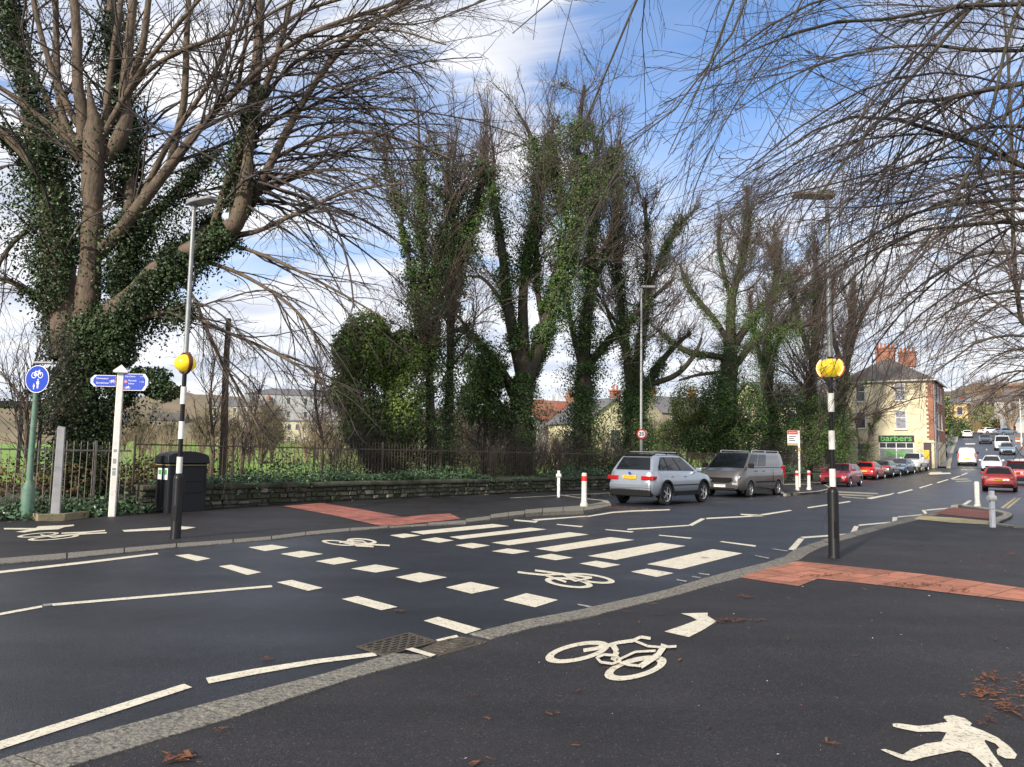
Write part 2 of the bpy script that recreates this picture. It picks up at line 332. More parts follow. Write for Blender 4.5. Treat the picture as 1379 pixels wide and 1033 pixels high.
# ------------------------------------------------------------------ ground materials
def asphalt(name, c1, c2, rough, grain=0.5):
    m = bpy.data.materials.new(name); m.use_nodes = True; nt = m.node_tree; N = nt.nodes; L = nt.links; b = N['Principled BSDF']
    b.inputs['Specular IOR Level'].default_value = 0.38
    tc = N.new('ShaderNodeTexCoord'); co = tc.outputs['Object']
    n = N.new('ShaderNodeTexNoise'); n.inputs['Scale'].default_value = 0.6; n.inputs['Detail'].default_value = 9; n.inputs['Roughness'].default_value = 0.7; L.new(co, n.inputs['Vector'])
    mp = N.new('ShaderNodeMapRange'); mp.inputs[1].default_value = 0.35; mp.inputs[2].default_value = 0.65; L.new(n.outputs['Fac'], mp.inputs[0])
    mx = N.new('ShaderNodeMix'); mx.data_type = 'RGBA'; mx.inputs[6].default_value = (*c1, 1); mx.inputs[7].default_value = (*c2, 1); L.new(mp.outputs[0], mx.inputs[0])
    v = N.new('ShaderNodeTexVoronoi'); v.inputs['Scale'].default_value = 130; L.new(co, v.inputs['Vector'])
    hs = N.new('ShaderNodeSeparateColor'); L.new(v.outputs['Color'], hs.inputs[0])
    mr = N.new('ShaderNodeMapRange'); mr.inputs[1].default_value = 0; mr.inputs[2].default_value = 1; mr.inputs[3].default_value = 1 - grain; mr.inputs[4].default_value = 1 + grain; L.new(hs.outputs[0], mr.inputs[0])
    # scattered pale chippings
    gt = N.new('ShaderNodeMath'); gt.operation = 'GREATER_THAN'; gt.inputs[1].default_value = 0.98; L.new(hs.outputs[1], gt.inputs[0])
    m2 = N.new('ShaderNodeVectorMath'); m2.operation = 'SCALE'; L.new(mx.outputs[2], m2.inputs[0]); L.new(mr.outputs[0], m2.inputs['Scale'])
    m3 = N.new('ShaderNodeMix'); m3.data_type = 'RGBA'; L.new(gt.outputs[0], m3.inputs[0]); L.new(m2.outputs[0], m3.inputs[6]); m3.inputs[7].default_value = (c1[0] * 3.2, c1[1] * 3.1, c1[2] * 2.9, 1)
    # worn streaks along the traffic direction
    mp3 = N.new('ShaderNodeMapping'); mp3.inputs['Rotation'].default_value = (0, 0, math.radians(-50)); mp3.inputs['Scale'].default_value = (.10, 1.1, 1); L.new(co, mp3.inputs[0])
    n5 = N.new('ShaderNodeTexNoise'); n5.inputs['Scale'].default_value = 1.0; n5.inputs['Detail'].default_value = 5; L.new(mp3.outputs[0], n5.inputs['Vector'])
    r5 = N.new('ShaderNodeMapRange'); r5.inputs[1].default_value = .35; r5.inputs[2].default_value = .65; r5.inputs[3].default_value = .80; r5.inputs[4].default_value = 1.28; L.new(n5.outputs['Fac'], r5.inputs[0])
    m6 = N.new('ShaderNodeVectorMath'); m6.operation = 'SCALE'; L.new(m3.outputs[2], m6.inputs[0]); L.new(r5.outputs[0], m6.inputs['Scale'])
    n7 = N.new('ShaderNodeTexNoise'); n7.inputs['Scale'].default_value = 5; n7.inputs['Detail'].default_value = 8; n7.inputs['Roughness'].default_value = .75; L.new(co, n7.inputs['Vector'])
    r7 = N.new('ShaderNodeMapRange'); r7.inputs[1].default_value = .58; r7.inputs[2].default_value = .72; r7.inputs[4].default_value = .5; L.new(n7.outputs['Fac'], r7.inputs[0])
    m8 = N.new('ShaderNodeMix'); m8.data_type = 'RGBA'; L.new(r7.outputs[0], m8.inputs[0]); L.new(m6.outputs[0], m8.inputs[6]); m8.inputs[7].default_value = (c1[0] * 2.0, c1[1] * 1.9, c1[2] * 1.75, 1)
    L.new(m8.outputs[2], b.inputs['Base Color'])
    r = N.new('ShaderNodeMapRange'); r.inputs[3].default_value = rough - 0.1; r.inputs[4].default_value = rough + 0.1; L.new(n.outputs['Fac'], r.inputs[0]); L.new(r.outputs[0], b.inputs['Roughness'])
    bp = N.new('ShaderNodeBump'); bp.inputs['Strength'].default_value = 0.55; bp.inputs['Distance'].default_value = 0.006; L.new(v.outputs['Distance'], bp.inputs['Height'])
    n4 = N.new('ShaderNodeTexNoise'); n4.inputs['Scale'].default_value = 2.5; n4.inputs['Detail'].default_value = 3; L.new(co, n4.inputs['Vector'])
    b2 = N.new('ShaderNodeBump'); b2.inputs['Strength'].default_value = 0.25; b2.inputs['Distance'].default_value = 0.02; L.new(n4.outputs['Fac'], b2.inputs['Height']); L.new(bp.outputs['Normal'], b2.inputs['Normal'])
    L.new(b2.outputs['Normal'], b.inputs['Normal'])
    return m
M['road'] = asphalt('road_asphalt', (0.025, 0.027, 0.033), (0.016, 0.0175, 0.022), 0.41)
M['foot'] = asphalt('pavement_asphalt', (0.026, 0.0235, 0.0245), (0.0155, 0.014, 0.0155), 0.66)
M['foot_far'] = asphalt('pavement_asphalt_damp', (0.024, 0.0215, 0.0225), (0.015, 0.014, 0.0155), 0.6)
M['paint'] = mat('road_paint', (0.74, 0.68, 0.54), 0.6, color2=(0.60, 0.545, 0.42), scale=6, bump=0.25, bscale=120, spotscale=45, spotcol=(0.10, 0.095, 0.09), spotamt=0.75)
M['paint_worn'] = mat('road_paint_worn', (0.40, 0.39, 0.36), 0.7, color2=(0.10, 0.10, 0.10), scale=9)
M['paint_cream'] = mat('road_paint_cream', (0.42, 0.38, 0.26), 0.7, color2=(0.12, 0.11, 0.10), scale=7)
M['paint_yellow'] = mat('road_paint_yellow', (0.55, 0.42, 0.16), 0.6, color2=(0.32, 0.25, 0.13), scale=6)
M['kerb'] = mat('granite_kerb', (0.27, 0.248, 0.205), 0.85, color2=(0.085, 0.078, 0.066), scale=34, bump=1.0, bscale=38, spotscale=28, spotcol=(0.035, 0.033, 0.03), spotamt=0.9)
M['kerb_con'] = mat('concrete_kerb', (0.36, 0.33, 0.27), 0.85, color2=(0.22, 0.2, 0.16), scale=4, bump=0.5, bscale=40, spotscale=2, spotcol=(0.12, 0.11, 0.07), spotamt=0.7)
M['soil'] = mat('leaf_litter_soil', (0.10, 0.07, 0.045), 0.95, color2=(0.045, 0.045, 0.022), scale=3, bump=1.0, bscale=20)
M['grass'] = mat('park_grass', (0.19, 0.33, 0.035), 0.9, color2=(0.13, 0.23, 0.03), scale=0.25, bump=0.6, bscale=8, spotscale=0.09, spotcol=(0.17, 0.15, 0.07), spotamt=0.6)
M['ground'] = mat('rough_ground', (0.13, 0.12, 0.07), 0.95, color2=(0.08, 0.09, 0.04), scale=0.1)
M['iron'] = mat('cast_iron', (0.14, 0.115, 0.085), 0.6, metal=0.5, color2=(0.08, 0.068, 0.055), scale=20, bump=0.5, bscale=80)
M['hole_shade'] = mat('drain_shade', (0.01, 0.01, 0.01), 0.9)
def crackle(m, scale=9, width=.012, col=(.12, .11, .1), amt=.7):
    nt = m.node_tree; N = nt.nodes; L = nt.links; b = N['Principled BSDF']; src = b.inputs['Base Color'].links[0].from_socket
    tc = N.new('ShaderNodeTexCoord'); v = N.new('ShaderNodeTexVoronoi'); v.feature = 'DISTANCE_TO_EDGE'; v.inputs['Scale'].default_value = scale
    n = N.new('ShaderNodeTexNoise'); n.inputs['Scale'].default_value = scale * .8; n.inputs['Detail'].default_value = 4; L.new(tc.outputs['Object'], n.inputs['Vector'])
    mx = N.new('ShaderNodeMix'); mx.data_type = 'RGBA'; mx.inputs[0].default_value = .12; L.new(tc.outputs['Object'], mx.inputs[6]); L.new(n.outputs['Color'], mx.inputs[7]); L.new(mx.outputs[2], v.inputs['Vector'])
    r = N.new('ShaderNodeMapRange'); r.inputs[1].default_value = 0; r.inputs[2].default_value = width; r.inputs[3].default_value = amt; r.inputs[4].default_value = 0; L.new(v.outputs['Distance'], r.inputs[0])
    n2 = N.new('ShaderNodeTexNoise'); n2.inputs['Scale'].default_value = 1.7; L.new(tc.outputs['Object'], n2.inputs['Vector'])
    g_ = N.new('ShaderNodeMapRange'); g_.inputs[1].default_value = .42; g_.inputs[2].default_value = .6; L.new(n2.outputs['Fac'], g_.inputs[0])
    mu = N.new('ShaderNodeMath'); mu.operation = 'MULTIPLY'; L.new(r.outputs[0], mu.inputs[0]); L.new(g_.outputs[0], mu.inputs[1])
    m3 = N.new('ShaderNodeMix'); m3.data_type = 'RGBA'; L.new(mu.outputs[0], m3.inputs[0]); L.new(src, m3.inputs[6]); m3.inputs[7].default_value = (*col, 1); L.new(m3.outputs[2], b.inputs['Base Color'])
crackle(M['paint']); 
def tactile(name, c1, c2, moss):
    m = mat(name, c1, 0.8, color2=c2, scale=2.2, bump=0.5, bscale=60, spotscale=7, spotcol=moss, spotamt=0.7)
    nt = m.node_tree; N = nt.nodes; L = nt.links; b = N['Principled BSDF']
    tc = N.new('ShaderNodeTexCoord'); mp = N.new('ShaderNodeMapping'); mp.inputs['Rotation'].default_value = (0, 0, math.radians(-40)); L.new(tc.outputs['Object'], mp.inputs[0])
    br = N.new('ShaderNodeTexBrick'); br.offset = 0.0; br.inputs['Scale'].default_value = 1.0; br.inputs['Brick Width'].default_value = 0.4; br.inputs['Row Height'].default_value = 0.4; br.inputs['Mortar Size'].default_value = 0.009
    br.inputs['Color1'].default_value = (1, 1, 1, 1); br.inputs['Color2'].default_value = (0.62, 0.60, 0.58, 1); br.inputs['Mortar'].default_value = (0.3, 0.3, 0.3, 1); L.new(mp.outputs[0], br.inputs[0])
    src = b.inputs['Base Color'].links[0].from_socket
    mu = N.new('ShaderNodeMix'); mu.data_type = 'RGBA'; mu.blend_type = 'MULTIPLY'; mu.inputs[0].default_value = 1; L.new(src, mu.inputs[6]); L.new(br.outputs[0], mu.inputs[7]); L.new(mu.outputs[2], b.inputs['Base Color'])
    # blister domes
    mp2 = N.new('ShaderNodeMapping'); mp2.inputs['Rotation'].default_value = (0, 0, math.radians(-40)); mp2.inputs['Scale'].default_value = (15, 15, 15); L.new(tc.outputs['Object'], mp2.inputs[0])
    v = N.new('ShaderNodeTexVoronoi'); v.inputs['Randomness'].default_value = 0; v.inputs['Scale'].default_value = 1; v.voronoi_dimensions = '2D'; L.new(mp2.outputs[0], v.inputs['Vector'])
    r = N.new('ShaderNodeMapRange'); r.inputs[1].default_value = 0.2; r.inputs[2].default_value = 0.36; r.inputs[3].default_value = 1; r.inputs[4].default_value = 0; L.new(v.outputs['Distance'], r.inputs[0])
    bp = N.new('ShaderNodeBump'); bp.inputs['Strength'].default_value = 0.8; bp.inputs['Distance'].default_value = 0.006; L.new(r.outputs[0], bp.inputs['Height']); L.new(bp.outputs['Normal'], b.inputs['Normal'])
    return m
M['tac_near'] = tactile('tactile_orange', (0.52, 0.20, 0.115), (0.36, 0.145, 0.09), (0.15, 0.08, 0.05))
M['tac_far'] = tactile('tactile_red', (0.46, 0.15, 0.11), (0.30, 0.11, 0.085), (0.10, 0.07, 0.05))
M['red_surf'] = mat('red_surfacing', (0.22, 0.065, 0.045), 0.85, color2=(0.13, 0.045, 0.035), scale=4, bump=0.5, bscale=90)

def sheet(name, pts, m, parent=None, dz=0.0, skirt=None, zf=None):
    """polygon lying on the terrain; pts world (x,y); optional skirt depth"""
    P2 = [Vector((p[0], p[1], 0)) for p in pts]; n = len(P2)
    if sum(P2[i].x * P2[(i + 1) % n].y - P2[(i + 1) % n].x * P2[i].y for i in range(n)) < 0: P2 = P2[::-1]
    vs = [(p.x, p.y, float(H(p.x, p.y)) + (zf(p.x, p.y) if zf else dz)) for p in P2]
    fs = []
    for t in tessellate_polygon([P2]):
        a, b, c = [P2[i] for i in t]
        fs.append(tuple(t) if (b - a).cross(c - a).z > 0 else tuple(reversed(t)))
    if skirt:
        vs += [(x, y, z - skirt) for x, y, z in vs]
        fs += [(i, i + n, (i + 1) % n + n, (i + 1) % n) for i in range(n)]
        fs = [f if len(f) == 3 else f for f in fs]
    me = bpy.data.meshes.new(name); me.from_pydata(vs, [], fs); me.update()
    return link(name, me, m, parent)
def gp(px):   # pixel list -> ground xy
    return [tuple(G(x, y)[:2]) for x, y in px]
def ribbon(name, A, B, m, parent=None, dz=0.0, n=1, skirt=0.0, sub=1, dza=None):
    """strip between polylines A and B (xy lists, equal length)"""
    A = [Vector((a[0], a[1], 0)) for a in A]; B = [Vector((b[0], b[1], 0)) for b in B]
    A2, B2 = [], []
    for i in range(len(A) - 1):
        for k in range(sub): A2.append(A[i].lerp(A[i + 1], k / sub)); B2.append(B[i].lerp(B[i + 1], k / sub))
    A2.append(A[-1]); B2.append(B[-1]); vs = []; fs = []; q = n + 1
    d = dz if isinstance(dz, (list, tuple)) else [dz] * len(A2)
    for a, b, z in zip(A2, B2, d):
        for k in range(q):
            p = a.lerp(b, k / n); vs.append((p.x, p.y, float(H(p.x, p.y)) + z))
    for i in range(len(A2) - 1):
        for k in range(n): fs.append((i * q + k, i * q + k + 1, (i + 1) * q + k + 1, (i + 1) * q + k))
    if skirt:
        o = len(vs); vs += [(x, y, z - skirt) for x, y, z in vs]
        for i in range(len(A2) - 1):
            fs.append((i * q, (i + 1) * q, o + (i + 1) * q, o + i * q)); fs.append(((i + 1) * q + n, i * q + n, o + i * q + n, o + (i + 1) * q + n))
        e = (len(A2) - 1) * q
        for k in range(n): fs.append((k + 1, k, o + k, o + k + 1)); fs.append((e + k, e + k + 1, o + e + k + 1, o + e + k))
    me = bpy.data.meshes.new(name); me.from_pydata(vs, [], fs); me.update()
    bm = bmesh.new(); bm.from_mesh(me); bmesh.ops.recalc_face_normals(bm, faces=bm.faces); bm.to_mesh(me); bm.free()
    if not skirt and me.polygons[0].normal.z < 0: me.flip_normals()
    return link(name, me, m, parent)

# wall line (front face of the roadside wall), t metres along it, d metres behind it
WD = Vector((0.64, 0.768, 0)); WD.normalize(); WN = Vector((-WD.y, WD.x, 0)); W0 = Vector((-7.4, 21.4, 0))
def wl(t, d=0.0, z=0.0): return W0 + WD * t + WN * d + Vector((0, 0, z))
def wt(px, d=0.0):
    """t of the wall line seen at pixel column px"""
    s = (px - CXP) / F / math.cos(pitch) * 1.0
    o = W0 + WN * d
    return (s * o.y - o.x) / (WD.x - s * WD.y)

# ------------------------------------------------------------------ base ground, road, park
def grid_sheet(name, x0, x1, y0, y1, step, dz, m):
    xs = np.arange(x0, x1 + step, step); ys = np.arange(y0, y1 + step, step)
    X, Y = np.meshgrid(xs, ys); Z = H(X, Y) + dz
    V = np.stack([X, Y, Z], -1).reshape(-1, 3); nx = len(xs); i = np.arange(len(ys) - 1)[:, None] * nx + np.arange(nx - 1)[None, :]
    Fq = np.stack([i, i + 1, i + nx + 1, i + nx], -1).reshape(-1, 4)
    return np_mesh(name, V, Fq, m)
tag(grid_sheet('ground', -700, 900, -60, 1100, 8, -0.35, M['ground']), kind='structure')
pk = ribbon('park_grass', [wl(t, 5.5 + max(0, t - 45) * .32)[:2] for t in range(-40, 300, 6)], [wl(t, 330)[:2] for t in range(-40, 300, 6)], M['grass'], dz=0.55, n=50)
tag(pk, kind='structure')
bank = ribbon('bank', [wl(t, 0.32)[:2] for t in range(-30, 58, 2)], [wl(t, 6.0)[:2] for t in range(-30, 58, 2)], M['soil'], dz=0.56, n=6)
me_ = bank.data
for v in me_.vertices:
    t_ = (Vector(v.co) - W0).dot(WD); d_ = (Vector(v.co) - W0).dot(WN)
    if t_ < -2.6: v.co.z -= 0.5 * (1 - min(1, max(0, (d_ - 0.6) / 3.5)))
    v.co.z += 0.05 * math.sin(t_ * 1.7) * math.cos(d_ * 2.1)
tag(bank, kind='structure')
road = sheet('road', [wl(-42, 0.2)[:2], wl(46.5, 0.2)[:2], (50, 36), (50, -12), (-33, -12)], M['road']); tag(road, kind='structure')
# rising junction and street
A_, B_ = [], []
for k in range(0, 24):
    s = k / 23; y = 57 + 48 * s
    A_.append((wl(46.4, 0.25).x + 25 * s, wl(46.4, .25).y + 44 * s)); B_.append((49.9 + 42 * s, 36.1 + 58 * s))
st = ribbon('junction_road', A_, B_, M['road'], dz=0.0, n=20); tag(st, kind='structure')
KL = [(45.0, 79.0), (50.3, 88), (55.8, 97.4), (66, 114.5), (76, 131), (86, 148), (98, 168), (111, 190), (130, 220)]
KR = [(52.8, 75.5), (58, 86), (63.5, 96), (74, 113), (85, 131), (96, 149), (108, 169), (122, 191), (142, 219)]
up = ribbon('street', KL, KR, M['road'], dz=0.03, n=4, sub=6); tag(up, kind='structure')
bl = [(44.0, 80.6)] + [(x - 2.1, y + 1.5) for x, y in KL[1:]]
M['slab'] = mat('pavement_slabs', (0.16, 0.16, 0.165), 0.8, color2=(0.11, 0.11, 0.115), scale=1.5)
tag(ribbon('street_pavement', [(x - 0.15, y + .1) for x, y in KL], bl, M['slab'], dz=0.14, n=2, sub=6), kind='structure')
tag(ribbon('street_kerb', KL, [(x - 0.3, y + .2) for x, y in KL], M['kerb_con'], dz=0.15, skirt=0.2, sub=6), kind='structure')
tag(ribbon('street_pavement_opposite', KR, [(x + 3, y - 1.8) for x, y in KR], M['slab'], dz=0.14, n=2, skirt=0.2, sub=6), kind='structure')

# ------------------------------------------------------------------ near pavement and its granite kerb
AO, AS = (0, 680), 2.9275; BO = (300, 660); BS = 3.4475; CO = (600, 650); DO = (900, 620); DS = 2.879
Z1 = ((820, 630), 4.597); Z2 = ((1080, 600), 4.612)
ko = [(-260, 1115), (-120, 1065), (0, 1022), (125, 992.5), (205, 967), (290, 945), (400, 918), (474, 899), (503, 888)]
ki = [(-190, 1180), (-40, 1100), (62, 1046), (150, 1013), (273, 980.6), (345, 959.5), (440, 930), (515, 900), (545, 891)]
ko += [(526, 882), (560, 872), (622, 857), (662.6, 844)]
ki += [(590, 885), (620, 876), (658, 863), (694, 855)]
ko += crop(CO, BS, [(330, 643), (400, 635), (560, 610), (700, 575), (830, 545), (950, 520), (1100, 480), (1250, 430), (1379, 398)])
ki += crop(CO, BS, [(380, 680), (460, 668), (620, 643), (760, 605), (880, 572), (1000, 548), (1150, 506), (1300, 462), (1400, 438)])
ko += crop(DO, DS, [(440, 382), (490, 347), (560, 326), (700, 290), (850, 250), (970, 222), (1090, 190)])
ki += crop(DO, DS, [(505, 393), (545, 365), (600, 340), (730, 305), (880, 262), (985, 236), (1105, 200)])
for i in range(len(ko)):
    pass
kow = gp(ko); kiw = gp(ki)
def zk(x, y):  # the kerb stands a little proud away from the crossing
    return 0.012 + 0.05 * min(1, max(0, (y - 13.5) / 4))
pave = None
inner = kiw
isl_px = crop(*Z2, [(1000, 378), (1085, 395), (1180, 408), (1310, 440), (1300, 455), (1225, 490), (1225, 500), (1379, 521)])
isl = gp(isl_px)
far_r = [(16, 18.2), (22, 17.0), (32, 16), (32, -12)]
pv = sheet('pavement', [(-9.5, -12)] + inner + isl + far_r, M['foot'], zf=lambda x, y: zk(x, y) - 0.004, skirt=0.1); tag(pv, kind='structure')
# kerb stones, each with its own length, as one part of the pavement
def stones(name, a, b, m, parent, zfun, length=0.95, gap=0.022, thick=0.14, rough=0.006):
    """kerb stones between polylines a (road side) and b (inner side)"""
    A = np.array(a); B = np.array(b); C = (A + B) / 2; s = np.concatenate([[0], np.cumsum(np.linalg.norm(np.diff(C, axis=0), axis=1))])
    mb = MB(); x = 0.0
    while x < s[-1] - 0.1:
        l = min(length * rnd.uniform(0.85, 1.25), s[-1] - x); e = []
        for q in (x + gap / 2, x + l - gap / 2):
            e.append((np.array([np.interp(q, s, A[:, 0]), np.interp(q, s, A[:, 1])]), np.array([np.interp(q, s, B[:, 0]), np.interp(q, s, B[:, 1])])))
        z = zfun(*C[min(np.searchsorted(s, x), len(C) - 1)]) + rnd.uniform(-.002, .003)
        (a0, b0), (a1, b1) = e; rr = 0.02
        a0i, a1i = a0 + (b0 - a0) * rr / 0.3, a1 + (b1 - a1) * rr / 0.3
        vs = [(*a0, z - thick), (*a1, z - thick), (*a1, z - 0.012), (*a0, z - 0.012), (*a1i, z), (*a0i, z), (*b1, z), (*b0, z), (*b1, z - thick), (*b0, z - thick)]
        vs = [(v[0], v[1], v[2] + float(H(v[0], v[1]))) for v in vs]
        mb.add(vs, [(0, 1, 2, 3), (3, 2, 4, 5), (5, 4, 6, 7), (7, 6, 8, 9), (0, 3, 5, 7, 9), (1, 8, 6, 4, 2)])
        x += l
    return mb.build(name, m, parent)
cut0 = 10   # the drain cover interrupts the kerb here
stones('kerb', kow[:cut0], kiw[:cut0], M['kerb'], pv, lambda x, y: zk(x, y) + 0.004)
stones('kerb', gp([(631, 855)]) + kow[12:], gp([(662, 862)]) + kiw[12:], M['kerb'], pv, lambda x, y: zk(x, y) + 0.004)
isl_k = gp(crop(*Z2, [(925, 388), (948, 377), (1000, 383), (1085, 395), (1180, 408), (1310, 440), (1300, 455), (1225, 488), (1215, 505), (1379, 529)]))
def offset(pts, d):
    out = []
    for i, p in enumerate(pts):
        a = Vector(pts[max(0, i - 1)]); b = Vector(pts[min(len(pts) - 1, i + 1)]); t = (b - a).normalized(); out.append((p[0] - t.y * d, p[1] + t.x * d))
    return out
stones('kerb', isl_k, offset(isl_k, -0.22), M['kerb_con'], pv, lambda x, y: 0.10, length=0.7)
sheet('red_surfacing', gp(crop(*Z2, [(815, 435), (940, 395), (1165, 420), (1200, 437), (1165, 472)])), M['red_surf'], pv, dz=0.068)
sheet('yellow_tactile', gp(crop(*Z2, [(700, 472), (735, 450), (950, 463), (1165, 484), (1168, 508), (940, 496)])), M['paint_yellow'], pv, dz=0.069)
tp = sheet('tactile_paving', gp(crop(DO, DS, [(270, 457), (380, 422), (500, 393), (1000, 446), (1379, 499), (2600, 668), (2600, 731), (1379, 553), (980, 505), (580, 462), (505, 492), (395, 476)])), M['tac_near'], pv, zf=lambda x, y: zk(x, y) + 0.0025); tp['label'] = 'orange blister paving'

# ------------------------------------------------------------------ far pavement
fo = [(-330, 790), (-150, 773), (0, 761), (102, 752.4), (205, 741.5), (283.5, 734), (343, 730.5), (416, 721.5), (462, 717), (509, 712.2), (549, 710.4), (597, 706.9)]
fi = [(-330, 782), (-150, 766), (0, 754.5), (102, 746), (205, 737), (283, 730), (343, 727), (416, 717.5), (462, 713.3), (509, 711), (549, 708.8), (596, 705.2)]
fo += crop(CO, BS, [(80, 196), (170, 186), (300, 170), (400, 157), (550, 150), (650, 146), (720, 134), (770, 122)])
fi += crop(CO, BS, [(75, 184), (165, 172), (300, 152), (400, 142), (550, 130), (650, 122), (700, 112), (730, 104)])
fow, fiw = gp(fo), gp(fi)
def zf_(x, y): return 0.03 + 0.09 * min(1, max(0, (y - 17.5) / 4.0))
edge = gp(crop(CO, BS, [(760, 100), (650, 88), (540, 70)]))
back = [wl(t, 0.15)[:2] for t in (10.2, 6, 2, -2, -3.2)] + [tuple(wl(-3.6, -0.3)[:2]), tuple(G(75, 706)[:2]), tuple(G(20, 695)[:2]), tuple(G(-60, 700)[:2]), (-20, 9), (-26, 0)]
fpv = sheet('pavement', [tuple(p) for p in fiw[1:]] + edge + back, M['foot_far'], zf=lambda x, y: zf_(x, y) - 0.004, skirt=0.14); tag(fpv, kind='structure')
stones('kerb', fow[1:], fiw[1:], M['kerb'], fpv, zf_, thick=0.2)
edg = [tuple(fow[-1])] + edge
stones('kerb', edg, offset(edg, 0.22), M['kerb_con'], fpv, lambda x, y: zf_(x, y) + 0.002, length=0.8)
tp2 = sheet('tactile_paving', gp(crop(BO, BS, [(278, 95), (460, 79), (640, 108), (830, 137), (950, 130), (1055, 126), (1105, 145), (1020, 153), (855, 166), (740, 175), (500, 128)])), M['tac_far'], fpv, zf=lambda x, y: zf_(x, y) + 0.003); tp2['label'] = 'red blister paving'
# strip of pavement behind the parking bay, then the bus stop build-out
e0 = gp([(824, 682)])[0]
b0 = [tuple(wl(t, -1.9)[:2]) for t in (9.4, 14, 18, 22, 25)]
bo = gp([(1047, 661), (1052, 668.5), (1080, 667), (1103, 665), (1122, 660.5), (1112, 655)])
fp2 = sheet('pavement', b0 + bo + [tuple(wl(t, -1.9)[:2]) for t in (34.5, 39, 44, 46)] + [tuple(wl(t, 0.15)[:2]) for t in (46, 39, 34.5, 25, 18, 9.4)], M['foot_far'], dz=0.11, skirt=0.2); tag(fp2, kind='structure')
kk = b0 + bo + [tuple(wl(t, -1.9)[:2]) for t in (35.5, 40, 46)]
stones('kerb', kk, offset(kk, 0.16), M['kerb_con'], fp2, lambda x, y: 0.118, length=0.8, thick=0.2)
# leaf-brown litter in the bay corner
M['litter_red'] = mat('rotting_leaves', (0.20, 0.085, 0.05), 0.95, color2=(0.09, 0.05, 0.035), scale=20, bump=1, bscale=60)

# ------------------------------------------------------------------ painted markings (parts of road / pavement)
def mark(name, px, parent=road, m='paint', dz=0.006, label=None):
    o = sheet(name, gp(px), M[m], parent, dz=dz)
    if label: o['label'] = label
    return o
def marks(name, o, s, polys, **k):
    for p in polys: mark(name, crop(o, s, p), **k)
marks('crossing_square', BO, BS, [[(118, 267), (228, 255), (307, 268), (195, 285)], [(267, 298), (370, 283), (467, 298), (360, 316)], [(430, 332), (545, 313), (625, 330), (515, 348)], [(595, 367), (710, 347), (822, 366), (710, 385)], [(803, 406), (915, 384), (1042, 407), (915, 431)], [(1035, 454), (1150, 428), (1287, 456), (1155, 483)],
    [(775, 211), (845, 203), (918, 212), (835, 224)], [(918, 232), (990, 221), (1073, 235), (1005, 246)]])
marks('crossing_square', CO, BS, [[(268, 547), (375, 515), (522, 547), (415, 581)], [(45, 292), (120, 281), (207, 293), (125, 307)], [(213, 320), (290, 307), (393, 320), (315, 333)], [(410, 345), (490, 332), (592, 350), (510, 362)], [(622, 377), (700, 364), (813, 383), (730, 398)], [(860, 415), (935, 401), (1060, 422), (980, 440)]])
marks('zebra_stripe', CO, BS, [[(213, 280), (575, 231), (665, 242), (295, 292)], [(418, 308), (765, 254), (877, 267), (510, 322)], [(660, 342), (995, 280), (1115, 295), (790, 360)], [(935, 380), (1240, 310), (1379, 330), (1090, 404)], [(18, 253), (395, 210), (470, 218), (70, 264)]])
marks('zebra_stripe', BO, BS, [[(870, 195), (1255, 158), (1330, 168), (930, 207)]])
marks('give_way_dash', AO, AS, [[(690, 200), (745, 195), (830, 213), (775, 223)], [(862, 243), (910, 237), (1030, 267), (975, 278)]])
marks('give_way_dash', BO, BS, [[(250, 430), (320, 419), (465, 456), (395, 470)], [(552, 508), (625, 494), (812, 545), (735, 560)], [(932, 609), (1000, 591), (1200, 648), (1130, 670)]])
marks('give_way_dash', CO, BS, [[(318, 172), (430, 180), (420, 187), (320, 178)], [(515, 193), (640, 203), (630, 208), (518, 197)], [(740, 217), (875, 228), (865, 233), (745, 221)], [(988, 243), (1145, 257), (1135, 262), (992, 247)]])
marks('give_way_dash', *Z1, [[(685, 460), (700, 456), (912, 482), (905, 491)]])
marks('worn_dash', *Z1, [[(1012, 502), (1110, 514), (1105, 519), (1015, 507)], [(903, 542), (1000, 560), (985, 564), (905, 547)], [(418, 692), (485, 702), (478, 709), (420, 698)], [(512, 672), (570, 680), (565, 687), (514, 678)], [(555, 653), (628, 660), (620, 668), (558, 659)]], m='paint_worn')
marks('worn_dash', CO, BS, [[(612, 564), (690, 578), (680, 584), (614, 570)]], m='paint_worn')
marks('edge_line', AO, AS, [[(-300, 295), (0, 262), (385, 218), (620, 190), (625, 196), (390, 226), (0, 271), (-300, 306)]])
marks('edge_line', AO, AS, [[(-500, 1120), (-200, 1012), (0, 935), (725, 708), (757, 722), (0, 968), (-200, 1050), (-500, 1165)]])
mark('edge_line', [(277, 914), (340, 902), (420, 889.5), (503, 879.5), (508, 884), (430, 894), (350, 908), (281, 921.5)])
marks('edge_line', BO, BS, [[(990, 697), (1085, 675), (1097, 686), (1000, 712)]])
marks('centre_line', AO, AS, [[(-420, 490), (0, 428), (165, 398), (168, 406), (0, 437), (-420, 502)], [(205, 391), (1070, 318), (1075, 326), (208, 400)]])
marks('worn_dash', AO, AS, [[(168, 393), (205, 390), (206, 398), (170, 402)]], m='paint_worn')
marks('centre_zigzag', *Z1, [[(115, 379), (495, 355), (500, 361), (115, 387)], [(490, 356), (570, 314), (598, 317), (515, 361)], [(602, 311), (935, 295), (965, 300), (605, 319)], [(815, 286), (925, 291), (945, 296), (900, 301), (815, 292)], [(930, 290), (1120, 262), (1135, 266), (965, 295)]])
